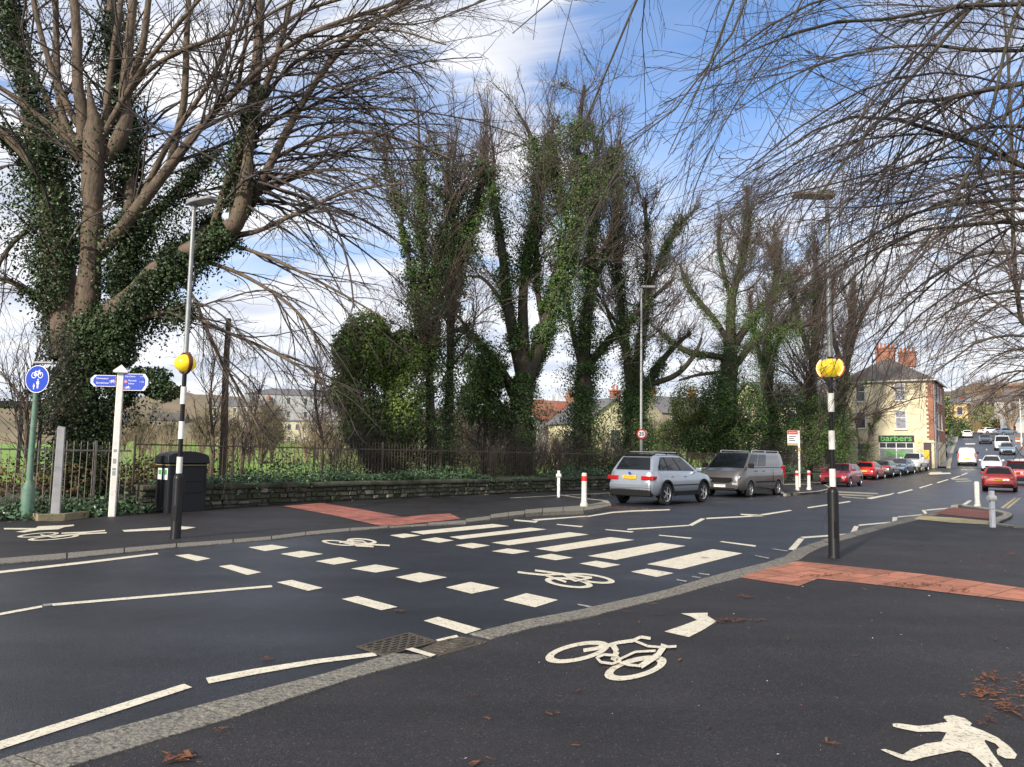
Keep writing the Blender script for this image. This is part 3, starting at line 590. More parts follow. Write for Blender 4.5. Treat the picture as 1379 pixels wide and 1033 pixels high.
marks('centre_line', *Z2, [[(30, 385), (295, 346), (305, 351), (40, 391)], [(395, 328), (540, 303), (570, 295), (572, 299), (550, 308), (430, 334)], [(590, 295), (680, 272), (690, 277), (600, 300)], [(727, 262), (805, 238), (812, 242), (733, 267)], [(835, 230), (905, 210), (912, 213), (845, 235)], [(920, 207), (975, 188), (985, 191), (930, 210)], [(985, 185), (1025, 168), (1032, 171), (992, 188)]], dz=0.008)
marks('edge_line', CO, BS, [[(400, 172), (650, 155), (660, 158), (420, 178)], [(655, 156), (775, 136), (860, 130), (1040, 124), (1042, 129), (860, 136), (775, 142), (660, 160)]])
marks('kerbside_zigzag', DO, DS, [[(465, 347), (505, 303), (527, 305), (490, 350)], [(510, 298), (620, 290), (700, 284), (702, 290), (625, 296), (527, 303)], [(706, 282), (720, 255), (738, 256), (728, 282)], [(738, 250), (866, 238), (866, 243), (738, 255)]])
marks('kerbside_zigzag', *Z2, [[(560, 476), (563, 445), (592, 446), (590, 475)], [(594, 441), (745, 428), (760, 434), (594, 448)], [(764, 432), (742, 402), (765, 401), (782, 430)], [(768, 399), (925, 386), (930, 391), (775, 406)]])
marks('edge_dash', *Z2, [[(990, 370), (1035, 340), (1057, 343), (1010, 376)]])
marks('yellow_line', *Z2, [[(1232, 388), (1320, 325), (1333, 326), (1250, 392)], [(1264, 390), (1347, 325), (1360, 327), (1282, 392)]], m='paint_yellow')
# worn lettering of the bus bay and slow markings far down the road
for p in [[(1126, 661.5), (1182, 664), (1183, 666), (1127, 663.5)], [(1128, 665), (1176, 667.6), (1176, 669), (1128, 667)], [(1134, 668.5), (1165, 671), (1164, 672), (1134, 669.8)], [(1095, 663), (1118, 661), (1119, 662.6), (1096, 665)]]: mark('bus_bay_marking', p, m='paint_cream')
for p in [[(1250, 637.5), (1279, 636.8), (1281, 638.6), (1252, 639.8)], [(1252, 636.2), (1268, 635.9), (1268, 636.9), (1253, 637.2)]]: mark('slow_marking', p, m='paint', dz=0.03)
for p in [[(1280, 645), (1303, 644.4), (1305, 646.2), (1283, 647)], [(1286, 648), (1308, 647.4), (1309, 649), (1288, 649.6)]]: mark('slow_marking', p, m='paint_cream', dz=0.02)
for p in [[(1300, 597.5), (1313, 597.3), (1313.6, 599), (1300, 599.2)]]: mark('slow_marking', p, m='paint', dz=0.06)
for k in range(8):
    s = 0.08 + k * 0.12; q = s * (len(KL) - 1); i = int(q); f_ = q - i
    a = Vector(KL[i]).lerp(Vector(KL[i + 1]), f_); b = Vector(KR[i]).lerp(Vector(KR[i + 1]), f_); c = a.lerp(b, 0.52); d = (Vector(KL[i + 1]) - Vector(KL[i])).normalized(); n_ = Vector((-d.y, d.x)) * 0.07
    sheet('centre_line', [c + n_, c + d * 4 + n_, c + d * 4 - n_, c - n_], M['paint'], road, dz=0.05)
# dash painted over the kerb
mark('kerb_paint', crop(BO, BS, [(845, 752), (880, 745), (990, 778), (965, 788)]), parent=pv, dz=0.024)
# left pavement markings
ZL = ((0, 650), 4.597)
marks('dividing_line', *ZL, [[(755, 305), (1045, 285), (1120, 280), (1212, 287), (1150, 300), (770, 316)]], parent=fpv, dz=0.036)
def ring(o, s, c, ax, ay, tilt, w, parent, dz, name, n=36, mirror=1, wy=None):
    t = math.radians(tilt); wy = wy if wy is not None else w * ay / ax * 1.5
    def el(a, b): return [(c[0] + a * math.cos(q) * math.cos(t) - b * math.sin(q) * math.sin(t), c[1] + a * math.cos(q) * math.sin(t) + b * math.sin(q) * math.cos(t)) for q in [2 * PI * k / n for k in range(n)]]
    A = gp(crop(o, s, el(ax, ay))); B = gp(crop(o, s, el(ax - w, ay - wy)))
    vs = [(x, y, dz) for x, y in A + B]; fs = [(i, (i + 1) % n, n + (i + 1) % n, n + i) for i in range(n)]
    return vs, fs
def symbol(name, o, s, rings, strokes, polys, parent, dz, label):
    mb = MB()
    for r_ in rings:
        v, f = ring(o, s, *r_, parent, dz, name); mb.add(v, f)
    z = dz + 0.0015
    for st_ in strokes:
        pts, wd = st_
        for (x0, y0), (x1, y1) in zip(pts[:-1], pts[1:]):
            L_ = math.hypot(x1 - x0, y1 - y0); nx, ny = -(y1 - y0) / L_ * wd / 2, (x1 - x0) / L_ * wd / 2
            q = gp(crop(o, s, [(x0 + nx, y0 + ny), (x1 + nx, y1 + ny), (x1 - nx, y1 - ny), (x0 - nx, y0 - ny)]))
            mb.add([(x, y, z) for x, y in q], [(0, 1, 2, 3)]); z += 0.0007
    for p in polys:
        q = gp(crop(o, s, p)); P2 = [Vector((x, y, 0)) for x, y in q]
        mb.add([(x, y, z) for x, y in q], [tuple(t) for t in tessellate_polygon([P2])]); z += 0.0007
    me = mb.mesh(name); bm = bmesh.new(); bm.from_mesh(me)
    for f in bm.faces:
        f.normal_update()
        if f.normal.z < 0: f.normal_flip()
    bm.to_mesh(me); bm.free(); ob = link(name, me, M['paint'], parent); ob['label'] = label; return ob
symbol('cycle_symbol', CO, BS, [((612, 794), 152, 43, -12, 40, ), ((882, 869), 148, 48, -14, 42)],
    [([(640, 788), (700, 778), (765, 762)], 17), ([(752, 765), (800, 752), (872, 742)], 16), ([(860, 748), (905, 726), (952, 733)], 14), ([(872, 742), (940, 770), (1010, 776)], 11), ([(775, 762), (795, 795), (778, 838)], 26), ([(1000, 764), (1035, 775), (1072, 772)], 12), ([(1015, 772), (985, 815), (905, 868)], 26), ([(800, 838), (880, 800), (975, 795)], 11), ([(795, 845), (850, 862), (905, 868)], 12), ([(700, 825), (720, 850), (775, 858), (815, 842), (790, 820), (735, 816), (706, 828)], 12)], [], pv, 0.014, 'large cream bicycle symbol')
mark('direction_arrow', crop(CO, BS, [(1015, 698), (1095, 671), (1168, 644), (1140, 628), (1091, 613), (1217, 610), (1217, 625), (1258, 650), (1200, 688), (1130, 724)]), parent=pv, dz=0.014, label='bent white arrow')
symbol('walking_person_symbol', (1000, 830), 3.6385, [], [], [[(735, 537), (760, 534), (860, 548), (930, 542), (975, 532), (1005, 529), (985, 508), (990, 499), (1030, 494), (1090, 510), (1124, 535), (1116, 548), (1180, 572), (1250, 605), (1310, 650), (1345, 690), (1335, 710), (1290, 708), (1250, 690), (1245, 668), (1258, 655), (1240, 635), (1190, 616), (1186, 625), (1230, 690), (1290, 770), (1240, 790), (1150, 708), (1110, 680), (1060, 668), (960, 688), (880, 705), (830, 722), (790, 715), (730, 690), (677, 665), (700, 662), (785, 690), (830, 660), (900, 635), (975, 625), (1000, 580), (960, 575), (860, 577), (770, 560), (738, 550)]], pv, 0.012, 'cream walking figure symbol')
symbol('cycle_symbol', CO, BS, [((572, 467), 112, 22, 7, 30), ((675, 447), 112, 20, 8, 30)], [([(335, 418), (380, 424), (460, 432), (560, 465)], 9), ([(415, 411), (440, 414), (540, 428), (680, 446)], 9), ([(455, 432), (545, 430), (600, 462), (680, 446)], 8)], [], road, 0.008, 'foreshortened white bicycle symbol near the kerb')
symbol('cycle_symbol', BO, BS, [((537, 247), 78, 11, 6, 22), ((645, 239), 70, 13, 4, 20)], [([(560, 246), (640, 258), (700, 256), (775, 260)], 7), ([(590, 236), (620, 262), (700, 266)], 6), ([(540, 247), (600, 238), (650, 240), (690, 262)], 6)], [], road, 0.008, 'foreshortened white bicycle symbol by the red paving')
symbol('pedestrian_symbol', *ZL, [], [], [[(22, 292), (220, 292), (235, 281), (330, 277), (390, 275), (455, 270), (460, 278), (400, 286), (360, 300), (240, 306), (150, 320), (95, 316), (180, 302), (25, 301)]], fpv, 0.034, 'squat white walking figure')
symbol('cycle_symbol', *ZL, [((235, 335), 130, 12, -5, 30), ((330, 352), 160, 13, -5, 36)], [([(380, 325), (540, 318), (650, 308)], 8), ([(400, 338), (540, 328), (660, 322)], 8), ([(250, 335), (330, 352), (540, 322)], 7)], [], fpv, 0.034, 'foreshortened white bicycle on the left pavement')

# ------------------------------------------------------------------ drain grate and the kerb drain cover
q = gp(crop((460, 840), 5.746, [(115, 188), (520, 78), (745, 148), (330, 262)])); a, b, c, d = [Vector((x, y)) for x, y in q]
gr = empty('drain_grate', (*((a + c) / 2), 0.0), 0, 'rusty cast iron drain grate set in the road by the near kerb', 'drain grate')
def bil(u, v): return a.lerp(b, u).lerp(d.lerp(c, u), v)
base = Vector(gr.location)[:2]
def gadd(mb, u0, u1, v0, v1, z0, z1):
    p = [bil(u0, v0), bil(u1, v0), bil(u1, v1), bil(u0, v1)]; p = [(x[0] - base[0], x[1] - base[1]) for x in p]; mb.prism(p, z0, z1)
mb = MB(); gadd(mb, 0, 1, 0, 1, 0.003, 0.007); mb.build('pit_shade', M['hole_shade'], gr)  # flat black plate painted as the shade below the bars, no real hollow
mb = MB(); gadd(mb, 0, 1, 0, .07, .007, .016); gadd(mb, 0, 1, .93, 1, .007, .016); gadd(mb, 0, .06, .07, .93, .007, .016); gadd(mb, .94, 1, .07, .93, .007, .016)
mb.build('frame', M['iron'], gr)
mb = MB()
for i in range(6): gadd(mb, .06, .94, .17 + i * .13, .215 + i * .13, .007, .0145)
for i in range(7):
    for k in range(5): u = .10 + k * .17 + (i % 2) * .085; gadd(mb, u, u + .035, .07 + i * .13 if i == 0 else .085 + i * .13, .17 + i * .13 if i < 6 else .93, .007, .0138)
mb.build('bars', M['iron'], gr)
q = gp(crop((460, 840), 5.746, [(745, 148), (935, 108), (1130, 150), (1105, 165), (750, 262), (620, 205)])); base = sum((Vector((x, y)) for x, y in q), Vector((0, 0))) / len(q)
kd = empty('drain_cover', (base.x, base.y, 0.0), 0, 'rusty drain cover with curved ridges set into the granite kerb', 'drain cover')
mb = MB(); mb.prism([(x - base.x, y - base.y) for x, y in q], -0.02, 0.014); mb.build('plate', M['iron'], kd)
mb = MB(); cpx = (460 + 880 / 5.746, 840 + 150 / 5.746); C0 = G(*cpx)
for k in range(1, 7):
    R_ = 0.07 * k
    for j in range(18):
        t0_, t1_ = PI * 1.0 + j * 2 * PI / 18, PI * 1.0 + (j + 1) * 2 * PI / 18
        pts = [(C0.x + r_ * math.cos(t_), C0.y + r_ * math.sin(t_)) for r_, t_ in ((R_, t0_), (R_, t1_), (R_ + .028, t1_), (R_ + .028, t0_))]
        # keep only the pieces inside the plate
        def inside(p):
            ins = False
            for i in range(len(q)):
                x1, y1 = q[i]; x2, y2 = q[(i + 1) % len(q)]
                if (y1 > p[1]) != (y2 > p[1]) and p[0] < (x2 - x1) * (p[1] - y1) / (y2 - y1) + x1: ins = not ins
            return ins
        if all(inside(p) for p in pts): mb.prism([(x - base.x, y - base.y) for x, y in pts], 0.013, 0.021)
mb.build('ridges', M['iron'], kd)

# ------------------------------------------------------------------ litter: bark strips, leaves, grit on the pavements
def litter(name, clusters, n_free, region, m, zf, size=(0.02, 0.09), seed=3):
    g = np.random.default_rng(seed); C = []
    for (px, py, sx, sy, n_) in clusters:
        c = G(px, py); e = G(px + sx, py); v = G(px, py + sy); ex = np.array(e[:2]) - np.array(c[:2]); ey = np.array(v[:2]) - np.array(c[:2])
        C.append(np.array(c[:2]) + g.normal(size=(n_, 1)) * ex * .6 + g.normal(size=(n_, 1)) * ey * .6)
    if n_free:
        u = g.uniform(size=(n_free, 2)); a, b, c = [np.array(p) for p in region]; C.append(a + u[:, :1] * (b - a) + u[:, 1:] * (c - a))
    C = np.concatenate(C); n_ = len(C); L_ = g.uniform(size[0], size[1], n_) * g.choice([0.5, 1, 1.6], n_, p=[.5, .35, .15]); th = g.normal(0.5, 0.9, n_)
    d = np.stack([np.cos(th), np.sin(th)], 1); e = np.stack([-d[:, 1], d[:, 0]], 1); wd = L_ * g.uniform(.08, .3, n_); z = np.array([zf(*p) for p in C]) + g.uniform(.004, .02, n_)
    V = np.empty((n_, 4, 3))
    for i, (u, v) in enumerate(((-.5, -.4), (.5, -.5), (.55, .4), (-.45, .5))):
        V[:, i, :2] = C + d * (u * L_)[:, None] + e * (v * wd)[:, None]; V[:, i, 2] = z + g.uniform(0, .006, n_)
    return tag(np_mesh(name, V.reshape(-1, 3), np.arange(n_ * 4).reshape(-1, 4), m), kind='stuff')
M['barkbits'] = leaf_mat('bark_bits', (0.035, 0.018, 0.013), (0.22, 0.085, 0.04), rough=0.85)
litter('bark_litter', [(1330, 915, 25, 6, 60), (1325, 935, 22, 10, 110), (1350, 955, 22, 10, 90), (1330, 975, 14, 5, 30), (1375, 930, 10, 25, 60), (980, 838, 14, 2.0, 80), (1010, 838, 20, 1.5, 50), (1000, 806, 12, 3, 50), (1240, 790, 36, 3, 170), (1295, 797, 18, 2.5, 60), (1130, 775, 20, 2.5, 70), (1095, 777, 18, 1.8, 90), (1185, 776, 12, 2, 30), (1245, 740, 30, 3, 60), (1360, 750, 20, 6, 130), (1325, 765, 18, 3, 50), (1320, 752, 22, 4, 60), (245, 1027, 22, 4, 40), (300, 990, 14, 4, 10), (740, 965, 14, 2, 12), (640, 940, 5, 2, 6), (1120, 1005, 6, 3, 6), (640, 1033, 8, 2, 10), (1290, 690, 30, 3, 60), (1050, 640, 1, 1, 1)], 1100, [(-1, 2.5), (14, 2.5), (4, 19)], M['barkbits'], zk, (0.012, 0.065))
litter('fallen_leaves', [(830, 687, 14, 3, 260), (850, 690, 22, 2, 200), (940, 680, 60, 4, 500), (1010, 672, 40, 2, 260), (730, 672, 90, 2, 160), (360, 890, 5, 1.5, 7), (540, 825, 6, 1.5, 10), (20, 703, 20, 3, 90), (90, 720, 60, 5, 70), (200, 705, 60, 4, 90), (950, 752, 10, 2, 8), (1130, 655, 40, 3, 120)], 60, [(-8, 10), (6, 12), (-4, 22)], M['barkbits'], lambda x, y: zf_(x, y) - 0.02 if y < 24 else 0.0, (0.03, 0.08), seed=5)
# pale grit specks
M['grit'] = mat('grit', (0.55, 0.53, 0.5), 0.8)
litter('grit', [], 420, [(-2, 2.6), (9, 2.6), (3, 14)], M['grit'], zk, (0.008, 0.02), seed=9)
# ------------------------------------------------------------------ roadside wall: rubble stone with a coping, railing and ivy
def stone_mat(name, cols, moss):
    m = bpy.data.materials.new(name); m.use_nodes = True; nt = m.node_tree; N = nt.nodes; L = nt.links; b = N['Principled BSDF']; b.inputs['Roughness'].default_value = 0.9
    g = N.new('ShaderNodeNewGeometry'); cr_ = N.new('ShaderNodeValToRGB'); e = cr_.color_ramp.elements
    e[0].color = (*cols[0], 1); e[1].color = (*cols[-1], 1)
    for i, c in enumerate(cols[1:-1]): x = e.new((i + 1) / (len(cols) - 1)); x.color = (*c, 1)
    L.new(g.outputs['Random Per Island'], cr_.inputs[0])
    tc = N.new('ShaderNodeTexCoord'); n = N.new('ShaderNodeTexNoise'); n.inputs['Scale'].default_value = 2.2; n.inputs['Detail'].default_value = 8; L.new(tc.outputs['Object'], n.inputs['Vector'])
    mp = N.new('ShaderNodeMapRange'); mp.inputs[1].default_value = 0.42; mp.inputs[2].default_value = 0.6; mp.inputs[4].default_value = 0.85; L.new(n.outputs['Fac'], mp.inputs[0])
    mx = N.new('ShaderNodeMix'); mx.data_type = 'RGBA'; L.new(mp.outputs[0], mx.inputs[0]); L.new(cr_.outputs[0], mx.inputs[6]); mx.inputs[7].default_value = (*moss, 1); L.new(mx.outputs[2], b.inputs['Base Color'])
    n2 = N.new('ShaderNodeTexNoise'); n2.inputs['Scale'].default_value = 22; n2.inputs['Detail'].default_value = 6; L.new(tc.outputs['Object'], n2.inputs['Vector'])
    bp = N.new('ShaderNodeBump'); bp.inputs['Strength'].default_value = 0.9; bp.inputs['Distance'].default_value = 0.03; L.new(n2.outputs['Fac'], bp.inputs['Height']); L.new(bp.outputs['Normal'], b.inputs['Normal'])
    return m
M['stone'] = stone_mat('wall_stone', [(0.045, 0.042, 0.03), (0.10, 0.092, 0.068), (0.06, 0.06, 0.045), (0.24, 0.22, 0.16)], (0.035, 0.048, 0.015))
M['coping'] = stone_mat('coping_stone', [(0.055, 0.055, 0.035), (0.08, 0.078, 0.052), (0.065, 0.065, 0.045)], (0.028, 0.034, 0.016))
M['mortar'] = mat('mortar', (0.05, 0.045, 0.036), 0.95, var=0.3, scale=5)
ang = math.atan2(WD.y, WD.x)
WT0, WT1 = -2.75, 46.0
wall = empty('stone_wall', wl(WT0), ang, 'long low rubble stone wall with mossy coping along the far pavement', 'wall')
Lw = WT1 - WT0
mb = MB(); mb.box(0, Lw, 0.05, 0.30, 0, 0.58); mb.build('core', M['mortar'], wall)
mb = MB(); g_ = random.Random(4)
z = 0.0
for row, hh in enumerate([0.16, 0.13, 0.155, 0.135]):
    x = 0.0
    while x < Lw:
        l = g_.uniform(0.10, 0.42); l = min(l, Lw - x + .01); pr = g_.uniform(-0.035, 0.025); h2 = hh * g_.uniform(0.6, 1.05)
        j = lambda a=0.024: g_.uniform(-a, a)
        x0, x1, z0, z1 = x + .008, x + l - .008, z + .006, z + h2 - 0.004
        vs = [(x0 + j(), 0.06, z0), (x1 + j(), 0.06, z0), (x1 + j(), .06, z1), (x0 + j(), .06, z1)]
        mx_, mz = (x0 + x1) / 2, (z0 + z1) / 2
        fr = [(mx_ + (v[0] - mx_) * .86 + j(), pr + j(.01), mz + (v[2] - mz) * .8 + j(.006)) for v in vs]
        mb.add(vs + fr, [(4, 5, 6, 7), (0, 1, 5, 4), (1, 2, 6, 5), (2, 3, 7, 6), (3, 0, 4, 7)])
        x += l
    z += hh
mb.build('stones', M['stone'], wall, smooth=None)
mb = MB(); x = 0
while x < Lw - .3:
    l = min(g_.uniform(0.8, 1.3), Lw - x); dz = g_.uniform(-.008, .008)
    b0 = g_.uniform(-.05, -.03)
    prof = [(b0, .585), (b0 - .006, .64), (b0 + .01, .695), (b0 + .05, .72), (.30, .725), (.345, .70), (.35, .59)]
    n_ = len(prof); vs = [(xx + g_.uniform(-.004, .004), p, q + dz) for xx in (x + .006, x + l - .006) for p, q in prof]
    mb.add(vs, [(i, (i + 1) % n_, n_ + (i + 1) % n_, n_ + i)[::-1] for i in range(n_)] + [tuple(range(n_)), tuple(range(2 * n_ - 1, n_ - 1, -1))]); x += l
mb.build('coping', M['coping'], wall, bevel=0.012)
# kerb stones edging the planted corner at the far left
sb = gp([(18, 694), (50, 703.5), (88, 702), (120, 698)]); sm_ = MB()
M['stone_edge'] = mat('edging_stone', (0.30, 0.24, 0.16), 0.9, color2=(0.16, 0.15, 0.08), scale=6, bump=0.8, bscale=30)
for (a, b) in zip(sb[:-1], sb[1:]):
    a, b = Vector((*a, 0)), Vector((*b, 0)); d = (b - a).normalized(); n_ = Vector((-d.y, d.x, 0)) * .14
    sm_.add([a + Vector((0, 0, 0)), b, b + n_, a + n_] + [p + Vector((0, 0, .17)) for p in (a, b, b + n_, a + n_)], [(0, 3, 2, 1), (4, 5, 6, 7), (0, 1, 5, 4), (1, 2, 6, 5), (2, 3, 7, 6), (3, 0, 4, 7)])
eo = sm_.build('edging_stones', M['stone_edge'], None, bevel=.015); tag(eo, 'low mossy edging stones below the ivy in the left corner', 'edging')

# railing
M['rail'] = mat('railing_iron', (0.10, 0.095, 0.09), 0.6, metal=0.4, color2=(0.13, 0.075, 0.05), scale=6)
M['rail_grey'] = mat('railing_grey', (0.25, 0.24, 0.235), 0.6, metal=0.5, color2=(0.16, 0.12, 0.1), scale=5)
def railing(t0, t1, d, zb, h, m, label, bay=2.75, sp=0.135, low=0.12, posts=True):
    root = empty('iron_railing', wl(t0, d, zb), ang, label, 'railing')
    L_ = t1 - t0; mb = MB(); mb.box(0, L_, -.008, .008, low, low + .04); mb.build('lower_rail', m, root)
    mb = MB(); mb.box(0, L_, -.008, .008, h - .22, h - .18); mb.build('upper_rail', m, root)
    x = 0
    while x < L_:
        mb = MB(); y = x + sp
        while y < min(x + bay - .03, L_):
            j = rnd.uniform(-.01, .01); mb.cyl((y, 0, .0), (y + j, 0, h - .04), .0085, n=5); mb.cyl((y + j, 0, h - .04), (y + j, 0, h + .03), .012, .001, n=5, caps=False); y += sp
        mb.build('bar_panel', m, root)
        if posts: mb = MB(); mb.box(x - .022, x + .022, -.022, .022, -.1, h + .04); mb.build('post', m, root)
        x += bay
    return root
railing(-12, -2.9, 0.35, 0.05, 1.72, M['rail_grey'], 'grey iron railing rising from the ivy at the left corner', sp=0.15, low=0.35)
railing(-2.7, 46, 0.62, 0.62, 1.32, M['rail'], 'dark iron railing standing behind the low stone wall')

# ivy along the wall top and over the corner (nobody could count it)
g = np.random.default_rng(21)
n_ = 22000; t = g.uniform(-2.3, 46, n_); hgt = 0.16 + 0.10 * np.sin(t * .9) + .1 * np.sin(t * .31 + 1) + .10 * np.clip(np.sin(t * .55 - 2.2), 0, 1)
near = np.clip((t + 3) / 6, 0, 1)
d = g.uniform(0.12, 0.75, n_); z = 0.73 + np.abs(g.normal(size=n_)) * hgt * .7 * (0.4 + .6 * near)
ov = g.uniform(size=n_) < .11 * (np.sin(t * 1.3) + np.sin(t * .47 + 2) > .2); d[ov] = g.uniform(-.09, .05, ov.sum()); z[ov] = .78 - np.abs(g.normal(size=ov.sum())) * .2
P_ = np.array(W0)[None] + t[:, None] * np.array(WD) + d[:, None] * np.array(WN); P_[:, 2] = z
V, Fq = leaves(P_, 0.085, g, flat=.9, out=np.tile(np.array([0.4, -.7, .8]), (n_, 1)))
tag(np_mesh('ivy', V, Fq, M['leaf_wall']), kind='stuff')
n_ = 5200; t = g.uniform(-11.5, -2.2, n_); d = g.normal(0.25, 0.32, n_); keep = (d > -0.55); t, d = t[keep], d[keep]
z = 0.02 + np.abs(g.normal(size=len(t))) * .16 + np.clip(d, 0, 1) * .3
P_ = np.array(W0)[None] + t[:, None] * np.array(WD) + d[:, None] * np.array(WN); P_[:, 2] = z
V, Fq = leaves(P_, 0.11, g, flat=.9, out=np.tile(np.array([0.3, -.6, .9]), (len(t), 1)))
tag(np_mesh('ground_ivy', V, Fq, M['leaf_wall']), kind='stuff')
# wintry brambles and saplings behind the railing
def thicket(name, n0, t0, t1, d0, d1, hmin, hmax, m, seed, lean=.35, dens=None, rmin=.005, sub=3):
    g = np.random.default_rng(seed); t = g.uniform(t0, t1, n0)
    if dens: t = np.concatenate([g.normal(c, s, n) for c, s, n in dens])
    n0 = len(t); d = g.uniform(d0, d1, n0); K = 7
    P_ = np.empty((n0, K, 3)); P_[:, 0] = np.array(W0) + t[:, None] * np.array(WD) + d[:, None] * np.array(WN); P_[:, 0, 2] = .5
    h = g.uniform(hmin, hmax, n0); dr = norm(np.concatenate([g.normal(size=(n0, 2)) * lean, np.ones((n0, 1))], 1)); st = (h / (K - 1))[:, None]
    for k in range(1, K):
        dr = norm(dr + g.normal(size=(n0, 3)) * .16 + np.array([0, 0, -.10])); P_[:, k] = P_[:, k - 1] + dr * st
    R_ = np.linspace(1, .4, K)[None] * np.maximum(rmin, h * .004)[:, None]
    C1, R1 = spawn(P_, R_, n0 * sub, g, t0=.2, ang=.6, lenf=.4, K=4, grav=.0, wob=.2, rmin=rmin * .8)
    V, Fq = merge([tubes(P_, R_, 4), tubes(C1, R1, 3)])
    return tag(np_mesh(name, V, Fq, m), kind='stuff')
thicket('brambles', 420, -3, 46, .9, 4.5, .8, 1.9, M['twig_brown'], 31, lean=.8)
thicket('brambles', 1, 0, 0, 1.0, 3.2, 1.2, 3.0, M['twig'], 32, lean=.25, dens=[(wt(x, 2.0), s, n) for x, s, n in [(345, .5, 20), (480, .8, 120), (520, .6, 90), (560, .5, 60), (668, .7, 170), (700, .7, 170), (640, .5, 70), (790, .9, 220), (760, .6, 80), (870, 1.0, 200), (830, .6, 80), (900, .7, 60), (1000, 1.5, 180), (1050, 1.5, 160), (1090, 1.3, 140)]], sub=4)
# brown leaves in the thicket, greener patches
def leafcloud(name, blobs, m, size, seed, cat=None):
    g = np.random.default_rng(seed); C = []; O = []
    for (c, r, n) in blobs:
        v = norm(g.normal(size=(n, 3))); rad = g.uniform(.35, 1.0, n) ** .5; wob_ = 0.55 + 0.85 * noise3(v * 1.0 + np.array(c), 2.5, seed)
        p = v * (rad * wob_)[:, None] * np.array(r) + np.array(c); C.append(p); O.append(v)
    C = np.concatenate(C); O = np.concatenate(O); return leaves(C, size, g, flat=.8, out=O + np.array([0, 0, .3]))
g = np.random.default_rng(77)
bl_ = [(tuple(wl(g.uniform(-2, 44), g.uniform(1, 4), g.uniform(.7, 1.2))), (g.uniform(.5, 1.1), .6, g.uniform(.35, .7)), 120) for _ in range(60)]
V, Fq = leafcloud('x', bl_, None, .09, 5); tag(np_mesh('bramble_leaves', V, Fq, M['leaf_brown']), kind='stuff')
bl_ = [(tuple(wl(wt(x, 1.2), 1.2, z)), (r, .7, r * .7), n) for x, z, r, n in [(800, 1.25, 1.1, 1100), (770, 1.0, .8, 500), (840, 1.1, .8, 500), (600, .9, .8, 300), (680, .9, .6, 200), (330, .8, .6, 150), (910, 1.2, 1, 500)]]
V, Fq = leafcloud('x', bl_, None, .10, 6); tag(np_mesh('undergrowth', V, Fq, M['leaf']), kind='stuff')
# scrub belt on the park side, hiding the foot of the far houses
def scrub(name, n, px0, px1, Y0, Y1, h0, h1, m, seed, rmin=.012):
    g = np.random.default_rng(seed); px = g.uniform(px0, px1, n); Y = g.uniform(Y0, Y1, n); x = (px - CXP) / F * Y; K = 6
    P_ = np.empty((n, K, 3)); P_[:, 0] = np.stack([x, Y, H(x, Y) + .45], 1); dr = norm(np.concatenate([g.normal(size=(n, 2)) * .35, np.ones((n, 1))], 1)); st = (g.uniform(h0, h1, n) / (K - 1))[:, None]
    for k in range(1, K): dr = norm(dr + g.normal(size=(n, 3)) * .15); P_[:, k] = P_[:, k - 1] + dr * st
    R_ = np.linspace(1, .4, K)[None] * np.full((n, 1), rmin * 2); C1, R1 = spawn(P_, R_, n * 5, g, t0=.1, ang=.6, lenf=.5, K=4, grav=.2, wob=.2, rmin=rmin); C2, R2 = spawn(C1, R1, n * 9, g, t0=.1, ang=.6, lenf=.6, K=3, grav=.2, wob=.2, rmin=rmin * .7)
    V, Fq = merge([tubes(P_, R_, 4), tubes(C1, R1, 3), tubes(C2, R2, 3)]); return tag(np_mesh(name, V, Fq, m), kind='stuff')
scrub('scrub', 300, 600, 900, 60, 85, 1.6, 3.6, M['twig_brown'], 301)
scrub('scrub', 260, 120, 620, 58, 78, 1.2, 3.2, M['twig_tan'], 302)
scrub('scrub', 130, 620, 850, 46, 58, 1.2, 2.8, M['twig_green'], 303)

g = np.random.default_rng(78)
bl_ = [(tuple(wl(t_, d_, z_)), (.8, .5, .5), 420) for t_, d_, z_ in [(-12, 1.2, .6), (-11, 1.6, .8), (-10, 1.3, .5), (-9, 1.7, .8), (-8, 1.2, .6), (-7, 1.6, .9), (-6, 1.2, .7), (-5, 1.5, .9), (-4, 1.3, .8), (-3, 1.4, .9), (-2, 1.2, 1.0), (-.8, 1.5, 1.1)]]
V, Fq = leafcloud('x', bl_, None, .09, 9); tag(np_mesh('undergrowth', V, Fq, M['leaf_brown']), kind='stuff')
thicket('brambles', 170, -13, -1, .7, 2.6, .6, 1.7, M['twig_brown'], 35, lean=.6)
# ------------------------------------------------------------------ street furniture
M['galv'] = mat('galvanised_steel', (0.32, 0.33, 0.33), 0.5, metal=0.5, color2=(0.24, 0.25, 0.25), scale=6)
M['black'] = mat('black_paint', (0.010, 0.010, 0.011), 0.38, spec=0.25, var=0.3, scale=12, bump=0.1, bscale=30)
M['white'] = mat('white_paint', (0.75, 0.74, 0.70), 0.45, color2=(0.62, 0.60, 0.54), scale=4, spotscale=9, spotcol=(0.35, 0.32, 0.27), spotamt=0.35)
M['offwhite'] = mat('old_white_paint', (0.70, 0.67, 0.60), 0.6, color2=(0.55, 0.5, 0.42), scale=5, spotscale=11, spotcol=(0.25, 0.22, 0.18), spotamt=0.5)
M['amber'] = mat('beacon_yellow', (0.85, 0.62, 0.02), 0.25, coat=0.5, emit=(1.0, 0.7, 0.02), estr=0.22)  # slight glow added so the globe looks bright yellow, even when off
M['led'] = mat('amber_led', (1, 0.5, 0.1), 0.4, emit=(1.0, 0.42, 0.08), estr=14)
M['led_off'] = mat('amber_led_off', (0.35, 0.12, 0.02), 0.3)
M['ringm'] = mat('beacon_ring', (0.10, 0.035, 0.012), 0.4)
